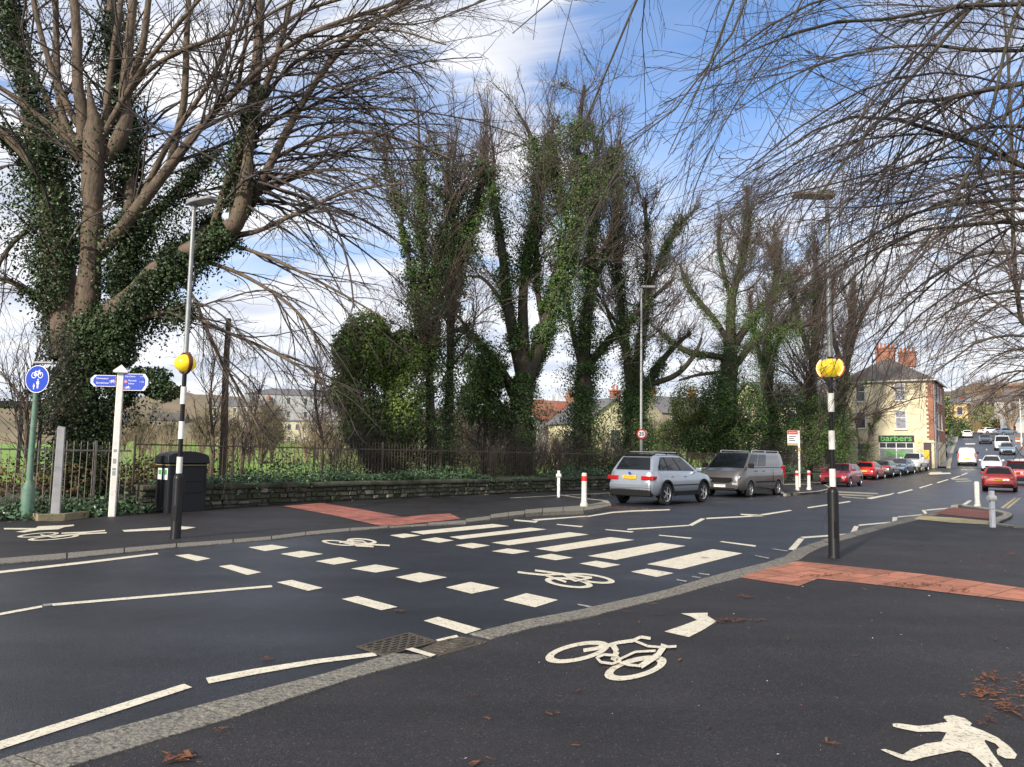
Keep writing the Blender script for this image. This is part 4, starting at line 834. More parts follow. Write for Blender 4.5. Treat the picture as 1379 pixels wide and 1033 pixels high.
M['ringlit'] = mat('beacon_ring_lit', (0.30, 0.09, 0.02), 0.4, emit=(1.0, 0.25, 0.03), estr=0.5)
M['headgrey'] = mat('lamp_head_grey', (0.22, 0.22, 0.23), 0.5, var=0.2)
M['headbeige'] = mat('lamp_head_weathered', (0.33, 0.29, 0.22), 0.6, color2=(0.18, 0.16, 0.12), scale=8)
M['diff'] = mat('lamp_diffuser', (0.35, 0.35, 0.37), 0.2)
M['blue'] = mat('sign_blue', (0.008, 0.045, 0.42), 0.35)
M['signwhite'] = mat('sign_white', (0.8, 0.8, 0.8), 0.4)
M['signgrey'] = mat('sign_back', (0.30, 0.31, 0.32), 0.5, metal=0.4)
M['red'] = mat('sign_red', (0.62, 0.02, 0.02), 0.4)
M['green_post'] = mat('green_post_paint', (0.075, 0.17, 0.115), 0.6, color2=(0.14, 0.22, 0.165), scale=4, spotscale=6, spotcol=(0.09, 0.09, 0.05), spotamt=0.8)
M['concrete'] = mat('grey_post', (0.34, 0.34, 0.36), 0.85, color2=(0.25, 0.25, 0.25), scale=4, spotscale=3, spotcol=(0.13, 0.13, 0.12), spotamt=0.5)
M['sticker_green'] = mat('sticker_green', (0.06, 0.32, 0.08), 0.5)
M['gold'] = mat('gold_line', (0.38, 0.29, 0.12), 0.45)
M['text_black'] = mat('lettering_black', (0.01, 0.01, 0.01), 0.5)
M['brownsign'] = mat('sign_brown', (0.6, 0.22, 0.10), 0.5)
def RZ(a): return Matrix.Rotation(a, 4, 'Z')
def T(x, y, z): return Matrix.Translation((x, y, z))
def beacon(loc, label, lit, headdir, headlen, headm, lean=0):
    root = empty('beacon_column', loc, 0, label, 'beacon'); z0 = loc[2]
    mb = MB(); mb.lathe([(.100, -.05), (.100, .02), (.090, .05), (.090, 1.10), (.078, 1.16), (.045, 1.19)], 20); mb.build('base', M['black'], root, smooth=40)
    mb = MB(); mb.cyl((0, 0, 1.17), (0, 0, 3.08), .040, n=16); mb.build('pole', M['black'], root, smooth=40)
    for a, b in ((1.20, 1.50), (1.83, 2.15), (2.47, 2.79)):
        mb = MB(); mb.cyl((0, 0, a), (0, 0, b), .052, n=16); mb.build('white_band', M['white'], root, smooth=40)
    mb = MB(); mb.cyl((0, 0, 3.3), (0, 0, 6.22), .046, .034, n=14); mb.build('mast', M['galv'], root, smooth=40)
    prof = [(.001, -.165)] + [(.195 * math.cos(t), .165 * math.sin(t)) for t in [math.radians(k) for k in range(-80, 81, 10)]] + [(.001, .165)]
    mb = MB(); mb.lathe(prof, 32, M=T(0, 0, 3.23), cap=False); gl_ = mb.build('globe', M['amber'], root, smooth=60)
    mb = MB(); mb.lathe([(.05, .15), (.05, .19)], 16, M=T(0, 0, 3.23)); mb.lathe([(.05, -.19), (.05, -.15)], 16, M=T(0, 0, 3.23)); mb.build('collar', M['black'], root)
    rm = Matrix.Rotation(PI / 2, 4, 'X'); ra = T(0, 0, 3.23) @ RZ(math.atan2(WD.y, WD.x) + PI / 2)
    mb = MB(); Mx = ra @ rm @ Matrix.Diagonal((1, .88, 1, 1)); ri, ro = .188, .235
    
    for k in range(36):
        t0, t1 = 2 * PI * k / 36, 2 * PI * (k + 1) / 36
        if abs(math.sin((t0 + t1) / 2)) > (.76 if lit else 2): continue
        mb.prism([(ri * math.cos(t0), ri * math.sin(t0)), (ro * math.cos(t0), ro * math.sin(t0)), (ro * math.cos(t1), ro * math.sin(t1)), (ri * math.cos(t1), ri * math.sin(t1))], -.03, .03, M=Mx)
    rg = mb.build('halo_ring', M['ringlit'] if lit else M['ringm'], root)
    mb = MB()
    for k in range(34):
        t = 2 * PI * k / 34
        if abs(math.sin(t)) > .74: continue
        for s in (-1, 1):
            c = Mx @ Vector((.212 * math.cos(t), .212 * math.sin(t), s * .037)); mb.lathe([(.0105, -.004), (.0105, .004), (.004, .008)], 8, M=T(*c) @ RZ(math.atan2(WD.y, WD.x) + PI / 2) @ Matrix.Rotation(PI / 2 * (1 if s < 0 else -1), 4, 'X'))
    lo = mb.build('leds', M['led'] if lit else M['led_off'], rg)
    # lamp head
    a = math.atan2(headdir[1], headdir[0]); hm = T(0, 0, 6.24) @ RZ(a) @ Matrix.Rotation(math.radians(-4), 4, 'Y')
    mb = MB(); mb.prism([(-.12, -.10), (.05, -.15), (headlen - .05, -.14), (headlen, -.09), (headlen, .09), (headlen - .05, .14), (.05, .15), (-.12, .10)], .0, .055, M=hm)
    mb.prism([(-.12, -.09), (.16, -.12), (.16, .12), (-.12, .09)], .05, .11, M=hm); hd = mb.build('lamp_head', M[headm], root, bevel=.018)
    mb = MB(); mb.box(.14, headlen - .06, -.11, .11, -.006, .002, M=hm); mb.build('diffuser', M['diff'], hd)
    mb = MB(); mb.cyl((0, 0, 6.15), (0, 0, 6.26), .045, n=12); mb.build('spigot', M['headgrey'], root, smooth=40)
    mb = MB(); mb.box(-.035, .035, -.094, -.088, .35, .62); mb.build('door', M['black'], root)
    return root
pr = G(1123.5, 752); pl_ = G(236, 727)
nR = WN.normalized()
beacon(pr, 'striped crossing beacon column with glowing amber lights beside the near kerb', True, (-.93, .1), .58, 'headbeige')
beacon(pl_, 'striped crossing beacon column in front of the black bin, its light off', False, (.9, -.42), .50, 'headgrey')
# grey plastic cover clip on the left column
# fingerpost
f0 = G(150.5, 698); fp = empty('fingerpost', f0, 0, 'white square fingerpost with two blue direction boards beside the stone wall', 'signpost')
mb = MB(); mb.prism([(-.06, -.075), (.06, -.075), (.075, -.06), (.075, .06), (.06, .075), (-.06, .075), (-.075, .06), (-.075, -.06)], 0, 3.42, M=RZ(.35)); mb.build('post', M['white'], fp, bevel=.008)
mb = MB(); c4 = [(-.155, -.155), (.155, -.155), (.155, .155), (-.155, .155)]
mb.prism(c4, 3.42, 3.46, M=RZ(.35)); vs = [RZ(.35) @ Vector((x, y, 3.46)) for x, y in c4] + [Vector((0, 0, 3.62))]; mb.add(vs, [(0, 1, 4), (1, 2, 4), (2, 3, 4), (3, 0, 4)]); mb.build('cap', M['white'], fp)
def finger(yaw, z, Lf, h, left, rows, icon=True):
    Mx = T(0, -.05, z) @ RZ(yaw); s = -1 if left else 1
    root_ = MB(); tip = .09; pts = [(.09 * s, -h / 2), (Lf * s - tip * s, -h / 2), (Lf * s, -h * .18), (Lf * s, h * .18), (Lf * s - tip * s, h / 2), (.09 * s, h / 2)]
    up = Matrix.Rotation(PI / 2, 4, 'X')
    root_.prism(pts, -.012, .0, M=Mx @ up); bd = root_.build('direction_board', M['signwhite'], fp)
    mb = MB(); k = .012; pts2 = [(.09 * s, -h / 2 + k), ((Lf - tip - .0) * s - .055 * s, -h / 2 + k), ((Lf - .018) * s - .05 * s, -h * .17), ((Lf - .018) * s - .05 * s, h * .17), ((Lf - tip) * s - .055 * s, h / 2 - k), (.09 * s, h / 2 - k)]
    mb.prism(pts2, .0, .002, M=Mx @ up); mb.build('panel', M['blue'], bd)
    mb = MB()
    pe = [((Lf - tip) * s - .02 * s, -h / 2 + k), ((Lf - .015) * s, -h * .17), ((Lf - .015) * s, h * .17), ((Lf - tip) * s - .02 * s, h / 2 - k), ((Lf - tip) * s - .012 * s, h / 2 - k), ((Lf - .006) * s, h * .17), ((Lf - .006) * s, -h * .17), ((Lf - tip) * s - .012 * s, -h / 2 + k)]
    mb.prism(pe, .0, .003, M=Mx @ up); mb.build('point_outline', M['blue'], bd)
    for (tx, x, y, sz, al) in rows: text_mesh('lettering', tx, sz, M['signwhite'], bd, Mx @ up @ T(x, y, .004), align=al, depth=.001)
    return bd, Mx @ up
def cyc_icon(parent, Mx, cx, cy, r, m='signwhite', name='cycle_icon'):
    mb = MB(); 
    for dx in (-1.25, 1.25):
        for k in range(14):
            a0, a1 = 2 * PI * k / 14, 2 * PI * (k + 1) / 14
            mb.prism([(cx + dx * r + q * math.cos(a), cy + q * math.sin(a)) for q, a in ((r, a0), (r, a1), (r * .78, a1), (r * .78, a0))], .002, .005, M=Mx)
    def ln(x0, y0, x1, y1, w_=.14):
        x0, y0, x1, y1 = cx + x0 * r, cy + y0 * r, cx + x1 * r, cy + y1 * r; l = math.hypot(x1 - x0, y1 - y0); nx, ny = -(y1 - y0) / l * w_ * r, (x1 - x0) / l * w_ * r
        mb.prism([(x0 + nx, y0 + ny), (x1 + nx, y1 + ny), (x1 - nx, y1 - ny), (x0 - nx, y0 - ny)], .002, .0055, M=Mx)
    ln(-1.25, 0, -.55, 1.2); ln(-.55, 1.2, .85, 1.2); ln(.85, 1.2, .05, 0); ln(.05, 0, -.75, .9); ln(.05, 0, -1.25, 0); ln(1.25, 0, .75, 1.6); ln(.5, 1.65, 1.0, 1.6); ln(-.95, 1.3, -.3, 1.3)
    return mb.build(name, M[m], parent)
bd, Mx = finger(math.radians(2), 3.22, .68, .27, True, [('Devonport', -.54, .058, .062, 'LEFT'), ('Stonehouse', -.54, -.05, .062, 'LEFT')])
cyc_icon(bd, Mx, -.16, -.02, .03)
mb = MB(); mb.box(-.105, -.085, -.03, .07, .002, .005, M=Mx); mb.build('red_patch', M['red'], bd)
bd, Mx = finger(math.radians(-3), 3.20, .70, .40, False, [('City Centre', .13, .135, .052, 'LEFT'), ('¾ mile', .62, .135, .045, 'RIGHT'), ('Plymouth', .22, .035, .052, 'LEFT'), ('Station', .22, -.035, .052, 'LEFT'), ('1 mile', .60, .01, .045, 'RIGHT')])
cyc_icon(bd, Mx, .21, -.14, .028)
mb = MB(); mb.prism([(.12, .03), (.155, .05), (.19, .03), (.19, -.005), (.155, -.025), (.12, -.005)], .002, .005, M=Mx); mb.build('orange_patch', M['brownsign'], bd)
mb = MB(); mb.box(.10, .135, -.165, -.115, .002, .005, M=Mx); mb.build('red_patch', M['red'], bd)
for zz, hh in ((1.55, .06), (1.28, .11), (1.12, .05), (1.0, .10)):
    mb = MB(); mb.box(-.045, .02, -.081, -.0755, zz, zz + hh, M=RZ(.35)); mb.build('old_sticker', M['concrete'], fp)
# shared path sign on a green post
s0 = Vector(wl(wt(50, -.1), -.1)); sp = empty('shared_path_sign', s0, 0, 'round blue sign of bicycle above walking figures on old green post', 'sign')
mb = MB(); mb.lathe([(.135, 0), (.135, .7), (.12, .78), (.075, .85), (.07, .9), (.052, 3.0)], 20); mb.build('post', M['green_post'], sp, smooth=35)
up = Matrix.Rotation(PI / 2, 4, 'X'); Mx = T(.06, -.09, 3.15) @ RZ(math.radians(-12)) @ up
mb = MB(); mb.lathe([(.31, -.008), (.31, .0)], 40, M=Mx); sb_ = mb.build('sign_plate', M['signwhite'], sp)
mb = MB(); mb.lathe([(.295, -.0), (.295, .003)], 40, M=Mx); mb.build('blue_disc', M['blue'], sb_)
cyc_icon(sb_, Mx, 0, .085, .068)
def fig(mb, cx, cy, s):
    mb.lathe([(.11 * s, .003), (.11 * s, .006)], 12, M=Mx @ T(cx, cy + .80 * s, 0))
    mb.prism([(cx + x * s, cy + y * s) for x, y in [(-.19, .62), (.19, .62), (.24, .15), (.14, .15), (.12, .3), (.13, -.45), (.03, -.45), (0, 0), (-.03, -.45), (-.13, -.45), (-.12, .3), (-.14, .15), (-.24, .15)]], .003, .006, M=Mx)
mb = MB(); fig(mb, .03, -.14, .155); fig(mb, -.07, -.19, .095); mb.build('walking_figures', M['signwhite'], sb_)
mb = MB(); mb.box(-.06, .42, -.14, .06, 3.5, 3.55, taper=.8); mb.box(-.02, .04, -.05, .01, 2.98, 3.51); mb.build('lamp_housing', M['headgrey'], sp, bevel=.012)
# grey square post
s1 = Vector(wl(wt(88, -.5), -.5)); gpst = empty('concrete_post', s1, 0, 'weathered grey square post with slanted top in front of the left railing', 'post')
mb = MB(); mb.add([RZ(.4) @ Vector(v) for v in [(-.09, -.09, 0), (.09, -.09, 0), (.09, .09, 0), (-.09, .09, 0), (-.075, -.075, 2.08), (.075, -.075, 2.05), (.075, .075, 2.09), (-.075, .075, 2.12)]], [(0, 3, 2, 1), (4, 5, 6, 7), (0, 1, 5, 4), (1, 2, 6, 5), (2, 3, 7, 6), (3, 0, 4, 7)]); mb.build('shaft', M['concrete'], gpst, bevel=.012)
# black street bin
b0_ = G(238, 694); bn = empty('street_bin', b0_ + Vector((-.08, .35, 0)), math.radians(50), 'large black twin litter bin with domed lid and gold line behind the beacon column', 'litter bin')
M['binblack'] = mat('bin_plastic', (0.014, 0.015, 0.019), 0.5, spec=0.25, color2=(0.016, 0.017, 0.02), scale=5, bump=.15, bscale=9)
mb = MB(); mb.box(-.50, .50, -.34, .34, .04, 1.28); mb.build('body', M['binblack'], bn, bevel=.035)
mb = MB(); mb.box(-.53, .53, -.37, .37, 0, .07); mb.build('plinth', M['binblack'], bn, bevel=.02)
mb = MB(); n_ = 12; vs = []
for k in range(n_ + 1):
    u = k / n_; x = -.545 + 1.09 * u; zt_ = 1.46 + .13 * math.sin(PI * u) ** .7
    for y in (-.38, .38): vs += [(x, y, 1.28), (x, y * .9, zt_)]
fs = []
for k in range(n_):
    a = k * 4; b = a + 4; fs += [(a, b, b + 1, a + 1), (a + 1, b + 1, b + 3, a + 3), (a + 2, a + 3, b + 3, b + 2), (a, a + 2, b + 2, b)]
e = n_ * 4; fs += [(0, 1, 3, 2), (e, e + 2, e + 3, e + 1)]
mb.add(vs, fs); ld = mb.build('lid', M['binblack'], bn, smooth=40, bevel=.02)
mb = MB(); mb.box(-.512, .512, -.352, .352, 1.235, 1.25); mb.build('gold_band', M['gold'], bn)
mb = MB(); mb.box(-.10, .42, -.348, -.34, .55, 1.18); mb.box(-.10, .42, -.356, -.345, .84, .86); mb.build('door_panel', M['binblack'], bn, bevel=.006)
for x_ in (-.40,):
    pass
for (yy, ww) in ((-.18, .1), (.12, .1)):
    mb = MB(); mb.box(-.508, -.502, yy - ww, yy + ww, .88, 1.16); stk = mb.build('sticker', M['signwhite'], bn)
    mb = MB(); mb.box(-.512, -.507, yy - ww * .7, yy + ww * .7, 1.0, 1.12); mb.build('green_print', M['sticker_green'], stk)
# bollards
def bollard(px, py, h, label, kind, dz=.11):
    p = G(px, py, dz); root = empty('bollard', (p.x, p.y, p.z), 0, label, 'bollard')
    r = .085
    mb = MB()
    if kind in ('band', 'plain'):
        mb.lathe([(.12, 0), (.12, .05), (.095, .12), (.082, .16), (.080, h - .05), (.07, h - .01), (.03, h)], 18)
        mb.build('shaft', M['offwhite'], root, smooth=40)
        if kind == 'band': mb = MB(); mb.lathe([(.086, h - .25), (.087, h - .24), (.087, h - .11), (.086, h - .10)], 18); mb.build('red_band', M['red'], root, smooth=40)
        mb = MB(); mb.lathe([(.098, .155), (.098, .175)], 18); mb.build('collar', M['offwhite'], root)
    else:
        mb.box(-.05, .05, -.05, .05, 0, h); mb.build('shaft', M['signwhite'], root, bevel=.01)
        mb = MB(); mb.lathe([(.02, -.1), (.075, -.09), (.085, -.03), (.085, .03), (.075, .09), (.02, .1)], 16, M=T(.0, 0, h - .19) @ Matrix.Rotation(PI / 2, 4, 'Y')); mb.build('reflector_housing', M['white'], root, smooth=50)
        mb = MB(); mb.lathe([(.065, .45), (.068, .47), (.065, .49)], 12); mb.build('collar', M['white'], root)
    return root
bollard(786.5, 682, 1.02, 'cream bollard with red band on the build-out beside the silver car', 'band')
bollard(752, 670, .98, 'thin white square post by the stone wall near the silver car', 'square')
bollard(1073.5, 660.5, .98, 'cream bollard with red band at the foot of the bus stop pole', 'band')
bollard(1089.5, 659.5, .98, 'cream bollard with red band right of the bus stop pole', 'band')
bollard(1316.5, 683.5, .92, 'plain cream bollard on the island in front of the red hatchback', 'plain', .06)
bollard(1337, 710.5, .90, 'square white post with round reflector housing by the island', 'square', .06)
# bus stop
p = G(1077, 656, .11); bs = empty('bus_stop', (p.x, p.y, p.z), 0, 'bus stop flag with red top on a white pole in the build-out', 'bus stop')
hh = 3.15; mb = MB(); mb.cyl((0, 0, 0), (0, 0, hh), .055, n=14); mb.build('pole', M['white'], bs, smooth=40)
ya = math.radians(-8)
mb = MB(); mb.box(-.62, -.06, -.012, .012, hh - .82, hh, M=RZ(ya)); fl = mb.build('flag', M['signwhite'], bs)
mb = MB(); mb.box(-.615, -.065, -.016, -.011, hh - .22, hh - .01, M=RZ(ya)); mb.build('red_panel', M['red'], fl)
mb = MB(); mb.box(-.615, -.065, -.016, -.011, hh - .81, hh - .70, M=RZ(ya)); mb.build('yellow_panel', M['gold'], fl)
text_mesh('lettering', 'BUS STOP', .095, M['signwhite'], fl, RZ(ya) @ T(-.34, -.017, hh - .12) @ up, squash=1.0)
mb = MB()
for k, l in enumerate((.40, .30, .36)): mb.box(-.55, -.55 + l, -.016, -.0125, hh - .36 - k * .11, hh - .31 - k * .11, M=RZ(ya))
mb.build('route_lines', M['text_black'], fl)
mb = MB(); mb.box(-.06, .06, -.066, -.05, hh - 1.15, hh - .95, M=RZ(ya)); mb.build('yellow_tag', M['gold'], bs)
# tall lamp column with the 20 sign
pb = wl(wt(863.5, -.45), -.45); lc = empty('lamp_column', (pb.x, pb.y, .11), 0, 'tall grey street lamp column carrying a round 20 sign behind the silver car', 'street lamp')
Yl = pb.y; top = W(865.5, 387, Yl).z - .11
mb = MB(); mb.lathe([(.10, 0), (.10, 1.4), (.07, 1.5), (.045, top)], 16); mb.build('column', M['galv'], lc, smooth=30)
mb = MB(); mb.box(-.06, .75, -.13, .13, top - .03, top + .08, taper=.9); hd = mb.build('lamp_head', M['headgrey'], lc, bevel=.02); mb = MB(); mb.box(.12, .70, -.1, .1, top - .036, top - .03); mb.build('diffuser', M['diff'], hd)
zs = W(862, 584.5, Yl - .15).z - .11; Mx = T(0, -.13, zs) @ up
mb = MB(); mb.lathe([(.235, -.008), (.235, .0)], 32, M=Mx); rd = mb.build('speed_sign', M['red'], lc)
mb = MB(); mb.lathe([(.17, .0), (.17, .003)], 32, M=Mx); mb.build('white_disc', M['signwhite'], rd)
text_mesh('lettering', '20', .25, M['text_black'], rd, Mx @ T(0, 0, .004), depth=.001, bold=.006)
mb = MB(); mb.lathe([(.235, -.008), (.235, .0)], 24, M=T(.1, .13, zs) @ up); mb.build('sign_back', M['signgrey'], lc)
# distant street furniture up the hill
def small_lamp(px, py, pyt, label, side=1):
    p = G(px, py); r = empty('lamp_column', (p.x, p.y, p.z), 0, label, 'street lamp'); t = W(px, pyt, p.y).z - p.z
    mb = MB(); mb.lathe([(.13, 0), (.13, 1.3), (.08, 1.4), (.06, t)], 10); mb.build('column', M['white'], r); mb = MB(); mb.box(min(0, side * .9), max(0, side * .9), -.15, .15, t - .03, t + .1); mb.build('lamp_head', M['headgrey'], r)
small_lamp(1305.5, 583, 549, 'pale lamp column by the tan garden wall up the hill')
small_lamp(1376, 602, 537, 'pale lamp column at the right edge above the queue of cars', -1)
p = G(1275, 617); fb = empty('far_beacon', (p.x, p.y, p.z + .14), 0, 'small distant black and white striped beacon post on the street pavement', 'beacon')
mb = MB(); mb.cyl((0, 0, 0), (0, 0, 3.1), .07, n=8); mb.build('pole', M['black'], fb)
for z_ in (.7, 1.5, 2.3): mb = MB(); mb.cyl((0, 0, z_), (0, 0, z_ + .4), .08, n=8); mb.build('white_band', M['white'], fb)
mb = MB(); mb.lathe([(.02, -.17), (.15, -.08), (.17, 0), (.15, .08), (.02, .17)], 12, M=T(0, 0, 3.25)); mb.build('globe', M['amber'], fb)
p = G(1281.5, 594); tl = empty('traffic_light', (p.x, p.y, p.z), 0, 'distant traffic light showing red beside the hedge', 'traffic light')
mb = MB(); mb.cyl((0, 0, 0), (0, 0, 3.6), .10, n=8); mb.build('pole', M['headgrey'], tl); mb = MB(); mb.box(-.3, .3, -.25, .1, 2.6, 3.9); hd = mb.build('signal_head', M['black'], tl)
M['redlamp'] = mat('red_signal', (.5, .02, .01), .4, emit=(1, .06, .03), estr=2.0); mb = MB(); mb.lathe([(.15, 0), (.15, .03)], 12, M=T(0, -.26, 3.55) @ up); mb.build('red_lamp', M['redlamp'], hd)
# orange barriers by the works on the right
M['orange'] = mat('barrier_orange', (0.75, 0.20, 0.05), .5)
for i, (px, py) in enumerate([(1372, 598), (1377, 606)]):
    p = G(px, py); r = empty('work_barrier', (p.x, p.y, p.z), .5 + i * .4, ['small orange and white works barrier near the right edge, farther one', 'small orange and white works barrier near the right edge, closer one'][i], 'barrier')
    mb = MB(); mb.box(-.8, .8, -.03, .03, .75, 1.0); mb.build('board', M['orange'], r); mb = MB(); mb.box(-.8, .8, -.03, .03, .35, .6); mb.build('board', M['signwhite'], r)
    for x_ in (-.7, .7): mb = MB(); mb.box(x_ - .04, x_ + .04, -.25, .25, 0, .05); mb.box(x_ - .03, x_ + .03, -.025, .025, .05, .75); mb.build('leg', M['orange'], r)
# walking person far up the hill
def person(px, py, label, top_m, leg_m, h=1.75, yaw=0.0, far=None):
    p = G(px, py); s = h / 1.75; me = bpy.data.meshes.new('person')
    J = [(0, 0, .95), (0, 0, 1.15), (0, 0, 1.40), (0, 0, 1.50), (0, 0, 1.62), (0, 0, 1.72), (.10, 0, .90), (.14, .16, .50), (.13, .10, .07), (.13, -.06, .03), (-.10, 0, .90), (-.12, -.18, .50), (-.12, .02 - .35, .08), (-.12, -.30 - .18, .05), (.19, 0, 1.40), (.25, -.10, 1.13), (.24, -.26, .93), (-.19, 0, 1.40), (-.25, .10, 1.13), (-.24, .02, .90)]
    E = [(0, 1), (1, 2), (2, 3), (3, 4), (4, 5), (0, 6), (6, 7), (7, 8), (8, 9), (0, 10), (10, 11), (11, 12), (12, 13), (2, 14), (14, 15), (15, 16), (2, 17), (17, 18), (18, 19)]
    me.from_pydata([(x * s, y * s, z * s) for x, y, z in J], E, []); o = bpy.data.objects.new('person', me); COL.objects.link(o)
    o.modifiers.new('s', 'SKIN'); o.modifiers.new('u', 'SUBSURF').levels = 1
    R_ = [.15, .14, .17, .06, .10, .07, .10, .07, .045, .035, .10, .07, .045, .035, .065, .05, .035, .065, .05, .035]
    for i, v in enumerate(me.skin_vertices[0].data): v.radius = (R_[i] * s, R_[i] * s); v.use_root = i == 0
    m2 = bpy.data.meshes.new_from_object(o.evaluated_get(bpy.context.evaluated_depsgraph_get())); bpy.data.objects.remove(o)
    m2.materials.clear(); 
    for m_ in (top_m, leg_m, M['skin']): m2.materials.append(m_)
    for f in m2.polygons: z = f.center.z / s; f.material_index = 0 if .88 < z < 1.47 else (1 if z <= .88 else 2)
    o = bpy.data.objects.new('person', m2); COL.objects.link(o); o.location = (p.x, p.y, p.z); o.rotation_euler = (0, 0, yaw); return tag(o, label, 'person')
M['skin'] = mat('skin', (.45, .28, .2), .6); M['hivis'] = mat('hivis', (.75, .22, .04), .6); M['darkcloth'] = mat('dark_cloth', (.04, .04, .06), .8)
person(1363.5, 584, 'distant person in orange work clothes standing at the kerb up the hill', M['hivis'], M['hivis'], yaw=.6)
# ------------------------------------------------------------------ vehicles
M['glass'] = mat('car_glass', (0.006, 0.008, 0.009), 0.03, spec=0.45)
M['tyre'] = mat('tyre', (0.018, 0.018, 0.018), 0.8)
M['rim'] = mat('alloy_rim', (0.55, 0.55, 0.56), 0.3, metal=0.8)
M['trim'] = mat('black_trim', (0.010, 0.010, 0.011), 0.6, spec=0.2)
M['lens'] = mat('headlight_lens', (0.62, 0.65, 0.68), 0.08, metal=0.35, coat=1.0)
M['tail'] = mat('tail_light', (0.42, 0.012, 0.012), 0.12, coat=1.0)
M['plate_y'] = mat('plate_yellow', (0.85, 0.50, 0.02), 0.4)
M['plate_w'] = mat('plate_white', (0.75, 0.75, 0.72), 0.4)
M['chrome'] = mat('chrome', (0.7, 0.7, 0.72), 0.15, metal=1.0)
def paint(name, c, metal=.35): return mat(name, c, 0.32, metal=metal, coat=0.8)
P_silver = paint('paint_silver', (0.36, 0.40, 0.455), .6); P_tan = paint('paint_tan', (0.125, 0.115, 0.108), .5); P_red = paint('paint_red', (0.42, 0.010, 0.012), .1); P_dred = paint('paint_deep_red', (0.26, 0.012, 0.022), .3)
P_grey = paint('paint_grey', (0.09, 0.095, 0.10), .4); P_blue = paint('paint_blue', (0.045, 0.085, 0.17), .4); P_white = paint('paint_white', (0.68, 0.68, 0.67), 0.0); P_bluegrey = paint('paint_blue_grey', (0.17, 0.23, 0.30), .4); P_dark = paint('paint_dark', (0.03, 0.033, 0.045), .4)
SH = {
 'suv': dict(L=4.67, W=1.89, zr=1.76, wb=2.82, wr=.385, xf=1.45, zb=.34, top=[(2.335, .62), (2.30, .84), (2.15, .98), (1.5, 1.08), (1.18, 1.13), (0, 1.14), (-1.9, 1.16), (-2.2, 1.14), (-2.30, .92), (-2.335, .60)], gh=(1.22, .30, -1.78, -2.16), wr_=.60, wbel=.84, roofrail=True, trimlow=True),
 'hatch': dict(L=4.10, W=1.74, zr=1.47, wb=2.50, wr=.31, xf=1.27, zb=.22, top=[(2.05, .48), (2.02, .68), (1.85, .82), (1.2, .95), (.95, .99), (0, 1.0), (-1.6, 1.02), (-1.88, 1.0), (-2.02, .80), (-2.05, .50)], gh=(1.12, .15, -1.45, -1.90), wr_=.56, wbel=.79),
 'saloon': dict(L=4.5, W=1.78, zr=1.45, wb=2.65, wr=.32, xf=1.38, zb=.22, top=[(2.25, .48), (2.22, .68), (2.05, .80), (1.3, .92), (1.0, .96), (0, .98), (-1.5, 1.0), (-2.1, .98), (-2.22, .78), (-2.25, .50)], gh=(1.12, .10, -1.25, -2.0), wr_=.56, wbel=.80),
 'van': dict(L=5.2, W=1.99, zr=1.97, wb=3.15, wr=.34, xf=1.62, zb=.26, top=[(2.6, .55), (2.57, .85), (2.42, 1.08), (2.0, 1.22), (1.8, 1.27), (0, 1.28), (-2.3, 1.28), (-2.52, 1.28), (-2.59, 1.0), (-2.6, .5)], gh=(2.02, 1.12, -2.42, -2.54), wr_=.78, wbel=.93, van=True, roofrail=True),
 'smallvan': dict(L=4.4, W=1.83, zr=1.84, wb=2.75, wr=.31, xf=1.35, zb=.24, top=[(2.2, .5), (2.17, .75), (2.0, .95), (1.45, 1.08), (1.25, 1.12), (0, 1.14), (-2.0, 1.16), (-2.12, 1.16), (-2.18, .9), (-2.2, .5)], gh=(1.42, .55, -2.05, -2.15), wr_=.72, wbel=.84, van=True),
 'pickup': dict(L=5.2, W=1.86, zr=1.80, wb=3.2, wr=.37, xf=1.68, zb=.38, top=[(2.6, .65), (2.57, .9), (2.4, 1.05), (1.5, 1.16), (1.2, 1.2), (0, 1.2), (-.8, 1.2), (-2.4, 1.2), (-2.58, 1.18), (-2.6, .7)], gh=(1.25, .5, -.75, -.98), wr_=.62, wbel=.82),
}
